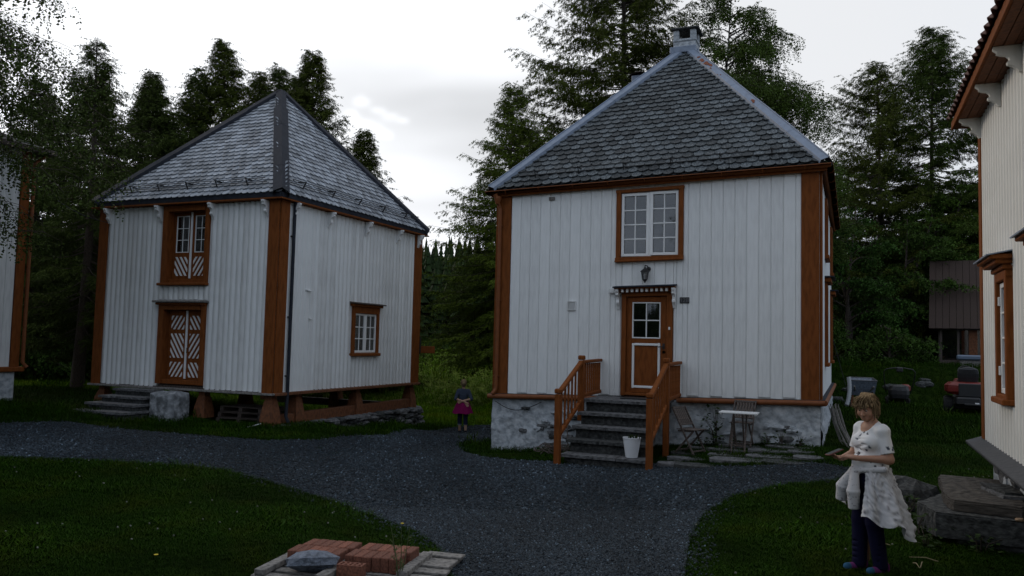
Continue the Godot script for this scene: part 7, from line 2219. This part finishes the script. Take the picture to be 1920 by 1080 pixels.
	part(t, "trousers", sdf_mesh(tr, 0.011, 0.03, navy), M.cloth)
	# trainers
	for s in [-1, 1]:
		var f: Vector3 = an[s] + Vector3(0, -0.07, 0)
		var shoe_c := func(v: Vector3, n: Vector3) -> Color:
			if v.y < 0.018: return Color(0.25, 0.3, 0.1)
			if v.z > f.z + 0.1: return Color(0.03, 0.09, 0.16)
			return Color(0.10, 0.035, 0.13) if fmod(absf(v.z) * 40.0, 1.0) < 0.6 else Color(0.2, 0.03, 0.12)
		part(t, "shoe", sdf_mesh([cap(f + Vector3(0, 0.038, -0.05), f + Vector3(0.012 * s, 0.034, 0.13), 0.038, 0.036), ell(f + Vector3(0, 0.07, -0.03), Vector3(0.045, 0.05, 0.06)), cap(f + Vector3(0, -0.05, -0.1), f + Vector3(0, -0.05, 0.25), 0.053, 0.053, {"neg": true, "k": 0.003})], 0.008, 0.025, shoe_c), M.cloth)
	# jacket tied by its sleeves: a flaring cloth round the hips, open at the front
	var pr := FastNoiseLite.new(); pr.seed = 33; pr.frequency = 28.0
	var pr2 := FastNoiseLite.new(); pr2.seed = 35; pr2.frequency = 12.0; pr2.fractal_octaves = 1
	var jcol := func(u: float, v: float, inner: bool) -> Color:
		var line := absf(pr2.get_noise_2d(u * 1.2, v * 1.2)) < 0.03 or (pr.get_noise_2d(u * 0.9, v * 0.9) > 0.5)
		if line: return Color(0.24, 0.23, 0.25)
		return Color(0.50, 0.50, 0.52)
	var st := SurfaceTool.new()
	st.begin(Mesh.PRIMITIVE_TRIANGLES)
	var na := 96; var nv := 26
	for side in 2:
		for j in nv + 1:
			for i in na + 1:
				var u := i / float(na); var v := j / float(nv)
				var ph := lerpf(0.55, TAU - 0.75, u)     # 0 is the front, growing towards the person's left
				var hem := 0.40 + 0.16 * maxf(0, sin(ph * 1.0 - 0.35)) + 0.05 * sin(ph * 3.0 + 1.0) + 0.04 * sin(ph * 7.0)
				var y := 0.985 - v * hem
				var flare := 0.165 + v * (0.08 + 0.11 * maxf(0, sin(ph - 0.3)) + 0.03 * sin(ph)) + v * (0.034 * sin(ph * 8.0 + v * 2.5) + 0.016 * sin(ph * 17.0 + 1.0 - v * 3.0)) + 0.02 * pr2.get_noise_2d(ph * 0.55, v * 0.9) + 0.008 * pr.get_noise_2d(ph * 0.3, v * 0.5)
				flare += -0.004 * side
				var p := Vector3(sin(ph) * flare, y, cos(ph) * flare * 0.95)
				st.set_color(jcol.call(ph * 0.25, v * 0.5, side == 1))
				st.add_vertex(p)
		var base := side * (na + 1) * (nv + 1)
		for j in nv:
			for i in na:
				var q := base + j * (na + 1) + i
				if side == 0: 
					for k in [q, q + na + 2, q + 1, q, q + na + 1, q + na + 2]: st.add_index(k)
				else:
					for k in [q, q + 1, q + na + 2, q, q + na + 2, q + na + 1]: st.add_index(k)
	st.generate_normals()
	var jk := part(t, "tied_jacket", st.commit(), M.cloth)
	var jc := func(v: Vector3, n: Vector3) -> Color: return jcol.call(v.x + v.z * 0.6, v.y, false)
	var slv := [ell(Vector3(0.0, 0.955, 0.19), Vector3(0.05, 0.04, 0.035)), cap(Vector3(0.2, 0.985, 0.02), Vector3(0.02, 0.955, 0.185), 0.03, 0.028), cap(Vector3(-0.2, 0.985, 0.02), Vector3(-0.02, 0.955, 0.185), 0.03, 0.028),
		cap(Vector3(-0.01, 0.95, 0.2), Vector3(-0.1, 0.8, 0.245), 0.034, 0.055), cap(Vector3(-0.1, 0.8, 0.245), Vector3(-0.14, 0.66, 0.23), 0.055, 0.05, {"flat": true}), cap(Vector3(0.02, 0.945, 0.2), Vector3(0.03, 0.77, 0.23), 0.034, 0.058), cap(Vector3(0.03, 0.77, 0.23), Vector3(0.02, 0.6, 0.215), 0.058, 0.05, {"flat": true})]
	part(jk, "sleeve_knot", sdf_mesh(slv, 0.009, 0.02, jc), M.cloth)
	# phone in its case, held flat before the chest
	var ph := thing("phone", "dark phone in a reddish case held by the person in the white tee", "phone", t.transform * Vector3(-0.055, 1.118, 0.375), -1.28)
	ph.rotation = Vector3(0.35, -1.28 - 0.1, 0.08)
	pbox(ph, "case", Vector3.ZERO, Vector3(0.08, 0.012, 0.16), plain("dark_red_case", Color(0.11, 0.025, 0.02), 0.6), 0.004)
	pbox(ph, "screen", Vector3(0, 0.0068, 0), Vector3(0.072, 0.0012, 0.15), M.black, 0.0)

func girl() -> void:
	var t := thing("person", "person in dark blue top and magenta skirt walking away, hands behind back", "person", on(-1.26, -22.4), PI + 0.12)
	t.scale = Vector3.ONE * 0.945
	var skin := func(v: Vector3, n: Vector3) -> Color: return Color(0.42, 0.25, 0.17)
	var hc := Vector3(0, 1.42, 0.01)
	var wr := {1: Vector3(-0.045, 0.90, -0.15), -1: Vector3(0.03, 0.93, -0.145)}
	var el := {1: Vector3(0.225, 0.985, -0.09), -1: Vector3(-0.225, 0.985, -0.09)}
	var body := [cap(Vector3(0, 0.8, 0), Vector3(0, 1.12, 0), 0.11, 0.11), cap(Vector3(-0.11, 1.21, 0), Vector3(0.11, 1.21, 0), 0.055, 0.055), cap(Vector3(0, 1.2, -0.005), Vector3(0, 1.34, 0.0), 0.047, 0.045)]
	var leg := {1: [Vector3(0.085, 0.42, 0.03), Vector3(0.08, 0.07, 0.07)], -1: [Vector3(-0.08, 0.42, 0.0), Vector3(-0.085, 0.08, -0.06)]}
	for s in [-1, 1]:
		body.append(cap(Vector3(0.15 * s, 1.2, 0), el[s], 0.045, 0.037)); body.append(cap(el[s], wr[s], 0.036, 0.025))
		body.append(cap(Vector3(0.075 * s, 0.8, 0), leg[s][0], 0.085, 0.055)); body.append(cap(leg[s][0], leg[s][1], 0.053, 0.035))
	var bm := sdf_mesh(body, 0.013, 0.025, skin)
	var hm := sdf_mesh(head_prims(hc, Basis()), 0.006, 0.03, skin)
	var h1 := sdf_mesh(hand_prims(wr[1], Vector3(-0.6, -0.78, -0.1).normalized(), Vector3(0.1, -0.1, -0.98).normalized(), Vector3(-0.75, 0.6, 0.0).normalized(), 0.25), 0.005, 0.006, skin)
	var h2 := sdf_mesh(hand_prims(wr[-1], Vector3(0.9, -0.3, -0.12).normalized(), Vector3(0.1, 0.1, -0.98).normalized(), Vector3(0.3, 0.95, 0.0).normalized(), 0.3), 0.005, 0.006, skin)
	part(t, "body", joined([bm, hm, h1, h2]), M.skin)
	eyes(t, hc, Basis())
	var hair := func(v: Vector3, n: Vector3) -> Color: return Color(0.20, 0.15, 0.09) if sin(v.x * 160.0) > 0 else Color(0.13, 0.09, 0.055)
	part(t, "hair", sdf_mesh([ell(hc + Vector3(0, 0.04, -0.025), Vector3(0.09, 0.09, 0.1)), ell(hc + Vector3(0, -0.02, -0.06), Vector3(0.075, 0.075, 0.055)), ell(hc + Vector3(0, 0.01, -0.12), Vector3(0.045, 0.05, 0.04))], 0.007, 0.02, hair), M.cloth)
	var top := func(v: Vector3, n: Vector3) -> Color: return Color(0.045, 0.055, 0.085)
	var tp := [cap(Vector3(0, 0.86, 0), Vector3(0, 1.12, 0), 0.132, 0.128, {"flat": true}), cap(Vector3(0, 1.05, 0), Vector3(0, 1.2, 0), 0.125, 0.085), cap(Vector3(-0.07, 1.15, 0), Vector3(0.07, 1.15, 0), 0.105, 0.105), cap(Vector3(-0.12, 1.21, 0), Vector3(0.12, 1.21, 0), 0.064, 0.064)]
	for s in [-1, 1]: tp.append(cap(Vector3(0.15 * s, 1.2, 0), el[s], 0.057, 0.052, {"flat": false}))
	part(t, "top", sdf_mesh(tp, 0.011, 0.03, top), M.cloth)
	# skirt: flared cloth
	var st := SurfaceTool.new()
	st.begin(Mesh.PRIMITIVE_TRIANGLES)
	for side in 2:
		for j in 11:
			for i in 49:
				var v := j / 10.0; var a := TAU * i / 48.0
				var rad := 0.145 + 0.155 * pow(v, 0.8) + 0.014 * v * sin(a * 9.0) - 0.004 * side
				st.set_color(Color(0.19, 0.008, 0.075))
				st.add_vertex(Vector3(sin(a) * rad, 0.93 - 0.36 * v + 0.012 * sin(a * 5.0) * v, cos(a) * rad * 0.85))
		for j in 10:
			for i in 48:
				var q := side * 11 * 49 + j * 49 + i
				for k in ([q, q + 50, q + 1, q, q + 49, q + 50] if side == 0 else [q, q + 1, q + 50, q, q + 50, q + 49]): st.add_index(k)
	st.generate_normals()
	part(t, "skirt", st.commit(), M.cloth)
	var den := func(v: Vector3, n: Vector3) -> Color: return Color(0.02, 0.025, 0.05) if v.y > 0.26 else Color(0.14, 0.16, 0.2)
	for s in [-1, 1]:
		var cuff: Vector3 = leg[s][0].lerp(leg[s][1], 0.55)
		part(t, "leggings", sdf_mesh([cap(Vector3(0.07 * s, 0.82, 0), leg[s][0], 0.092, 0.066, {"k": 0.02}), cap(leg[s][0], cuff, 0.064, 0.062, {"flat": true, "k": 0.01})], 0.011, 0.02, den), M.cloth)
		var f: Vector3 = leg[s][1] + Vector3(0, -0.07 if s == 1 else -0.065, 0)
		var sc := func(v: Vector3, n: Vector3) -> Color: return Color(0.5, 0.5, 0.5) if v.y < f.y + 0.022 else Color(0.02, 0.02, 0.025)
		part(t, "shoe", sdf_mesh([cap(f + Vector3(0, 0.036, -0.06), f + Vector3(0, 0.032, 0.11), 0.038, 0.034), cap(f + Vector3(0, -0.05, -0.12), f + Vector3(0, -0.05, 0.22), 0.052, 0.052, {"neg": true, "k": 0.003})], 0.009, 0.02, sc), M.cloth)

# ---------- grass and loose gravel ----------
func tuft_mesh(sd: int, n: int) -> ArrayMesh:
	var r := RandomNumberGenerator.new(); r.seed = sd
	var m := MB.new()
	for i in n:
		var a := r.randf() * TAU
		var p := Vector3(r.randf_range(-0.5, 0.5), 0, r.randf_range(-0.5, 0.5))
		var h := r.randf_range(0.5, 1.15)
		var lean := Vector3(cos(a), 0, sin(a)) * r.randf_range(0.1, 0.6) * h
		var w := Vector3(-sin(a), 0, cos(a)) * r.randf_range(0.035, 0.06)
		var k := r.randf_range(0.65, 1.3)
		m.col = Color(0.0145 * k, 0.034 * k, 0.0035 * k)
		var mid := p + lean * 0.35 + Vector3(0, h * 0.6, 0)
		m.tri(p - w, p + w, mid); m.tri(mid - w * 0.7, mid + w * 0.7, p + lean + Vector3(0, h, 0))
	return m.mesh()
func in_building(x: float, z: float) -> bool:
	for q in [[-5.128, -17.671, -5.2, 0.0, -6.2, 0.0], [-0.351, -18.471, 0.0, 6.9, -8.6, 0.05], [6.601, -11.293, 0.05, 6.4, -0.1, 8.0], [-11.42, -19.5, -6.5, 0.0, 0.0, 8.0]]:
		var d := Vector2(x - q[0], z - q[1])
		var lx := d.x * cos(YAW) - d.y * sin(YAW); var lz := d.x * sin(YAW) + d.y * cos(YAW)
		if lx > q[2] and lx < q[3] and lz > q[4] and lz < q[5]: return true
	return false
func build_grass() -> void:
	var r := RandomNumberGenerator.new(); r.seed = 808
	var patch := FastNoiseLite.new(); patch.seed = 6; patch.frequency = 0.4
	var xfs := []; var cols := []
	# density falls with distance from the yard's near edge: [count, z near, z far, size]
	var bands := [[52000, -6.2, -10.5, 0.075], [42000, -10.5, -17.0, 0.10], [34000, -17.0, -30.0, 0.15], [26000, -30.0, -60.0, 0.2]]
	for b in bands:
		var n := 0; var tries := 0
		while n < b[0] and tries < b[0] * 3:
			tries += 1
			var z := lerpf(b[1], b[2], r.randf())
			var x := r.randf_range(-0.72, 0.72) * (-z) 
			var p := Vector2(x, z)
			var edge := false
			if Geometry2D.is_point_in_polygon(p, road_poly):
				# a few stragglers near the edge
				var near_edge := not Geometry2D.is_point_in_polygon(p + Vector2(r.randf_range(-0.4, 0.4), r.randf_range(-0.4, 0.4)), road_poly)
				if r.randf() > (0.4 if near_edge else 0.012): continue
				edge = true
			if in_building(x, z): continue
			var k := patch.get_noise_2d(x, z)
			var s: float = b[3] * r.randf_range(0.6, 1.15) * (1.0 + k * 0.45)
			if z > -11 and x > 2.6: s *= 1.1
			if k > 0.3 and r.randf() < 0.05: s *= 1.9
			if z < -22 and x < 4: s *= 1.2
			if edge: s *= 0.5
			var up := Basis(Vector3.UP, r.randf() * TAU).scaled_local(Vector3(s * 1.25, s * (0.55 if z > -17 else 0.8), s * 1.25))
			xfs.append(Transform3D(up, on(x, z, -0.004)))
			var br := r.randf_range(0.75, 1.25) * (1.0 + k * 0.6)
			var dry := 1.0 + maxf(0, patch.get_noise_2d(x * 2 + 50, z * 2)) * 0.9
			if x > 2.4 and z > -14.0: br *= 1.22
			if z < -23.5 and x < 6: br *= 3.7; dry *= 1.3  # meadow blades yellower, and brightened in colour to stand in for sunlight
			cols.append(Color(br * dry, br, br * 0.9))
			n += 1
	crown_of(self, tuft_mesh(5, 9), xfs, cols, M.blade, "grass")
	tag(get_node("grass"), "short green grass of the lawns and meadow round the gravel", "grass")
	# clover heads scattered through the lawns
	var cm := MB.new()
	cm.col = Color(0.22, 0.22, 0.19)
	cm.rock(Vector3.ZERO, Vector3(0.022, 0.02, 0.022), 3, Basis(), 0.2, 2.0, 3)
	xfs = []; cols = []
	while xfs.size() < 90:
		var z := r.randf_range(-15.0, -6.3); var x := r.randf_range(-0.7, 0.7) * (-z)
		if Geometry2D.is_point_in_polygon(Vector2(x, z), road_poly) or in_building(x, z) or patch.get_noise_2d(x, z) < -0.1: continue
		xfs.append(Transform3D(Basis(), on(x, z, r.randf_range(0.04, 0.07)))); cols.append(Color(1, 1, 1) * r.randf_range(0.5, 1.0))
	crown_of(self, cm.mesh(), xfs, cols, M.pebble, "clover_heads")
	tag(get_node("clover_heads"), "tiny pale clover heads scattered through the near lawns", "clover")
	# loose stones on the road
	var pm := MB.new()
	pm.rock(Vector3.ZERO, Vector3(1, 0.7, 0.9), 5, Basis(), 0.25, 2.3, 3)
	xfs = []; cols = []
	for b in [[46000, -6.3, -10.5, 0.017], [40000, -10.5, -17.5, 0.022], [9000, -17.5, -24.0, 0.026]]:
		var n := 0; var tries := 0
		while n < b[0] and tries < b[0] * 8:
			tries += 1
			var z := lerpf(b[1], b[2], r.randf())
			var x := r.randf_range(-0.68, 0.45) * (-z)
			if not Geometry2D.is_point_in_polygon(Vector2(x, z), road_poly): 
				if r.randf() > (0.4 if Geometry2D.is_point_in_polygon(Vector2(x, z) + Vector2(r.randf_range(-0.35, 0.35), r.randf_range(-0.35, 0.35)), road_poly) else 0.0): continue
			var s: float = b[3] * r.randf_range(0.55, 1.5)
			xfs.append(Transform3D(Basis(Vector3(r.randf_range(-1, 1), r.randf_range(-1, 1), r.randf_range(-1, 1)).normalized(), r.randf() * TAU).scaled_local(Vector3(s * 1.3, s, s)), on(x, z, 0.014 + s * 0.25)))
			var trk := 0.72 + 0.56 * clampf(0.5 + patch.get_noise_2d(x * 0.9 + 90, z * 0.35) * 1.6, 0, 1)
			var k := trk * r.randf_range(0.010, 0.052) * (3.2 if r.randf() < 0.05 else 1.0)
			cols.append(Color(k * 0.74, k, k * 1.26))
			n += 1
	crown_of(self, pm.mesh(), xfs, cols, M.pebble, "loose_gravel")
	tag(get_node("loose_gravel"), "blue grey crushed stone lying loose on the road", "gravel")
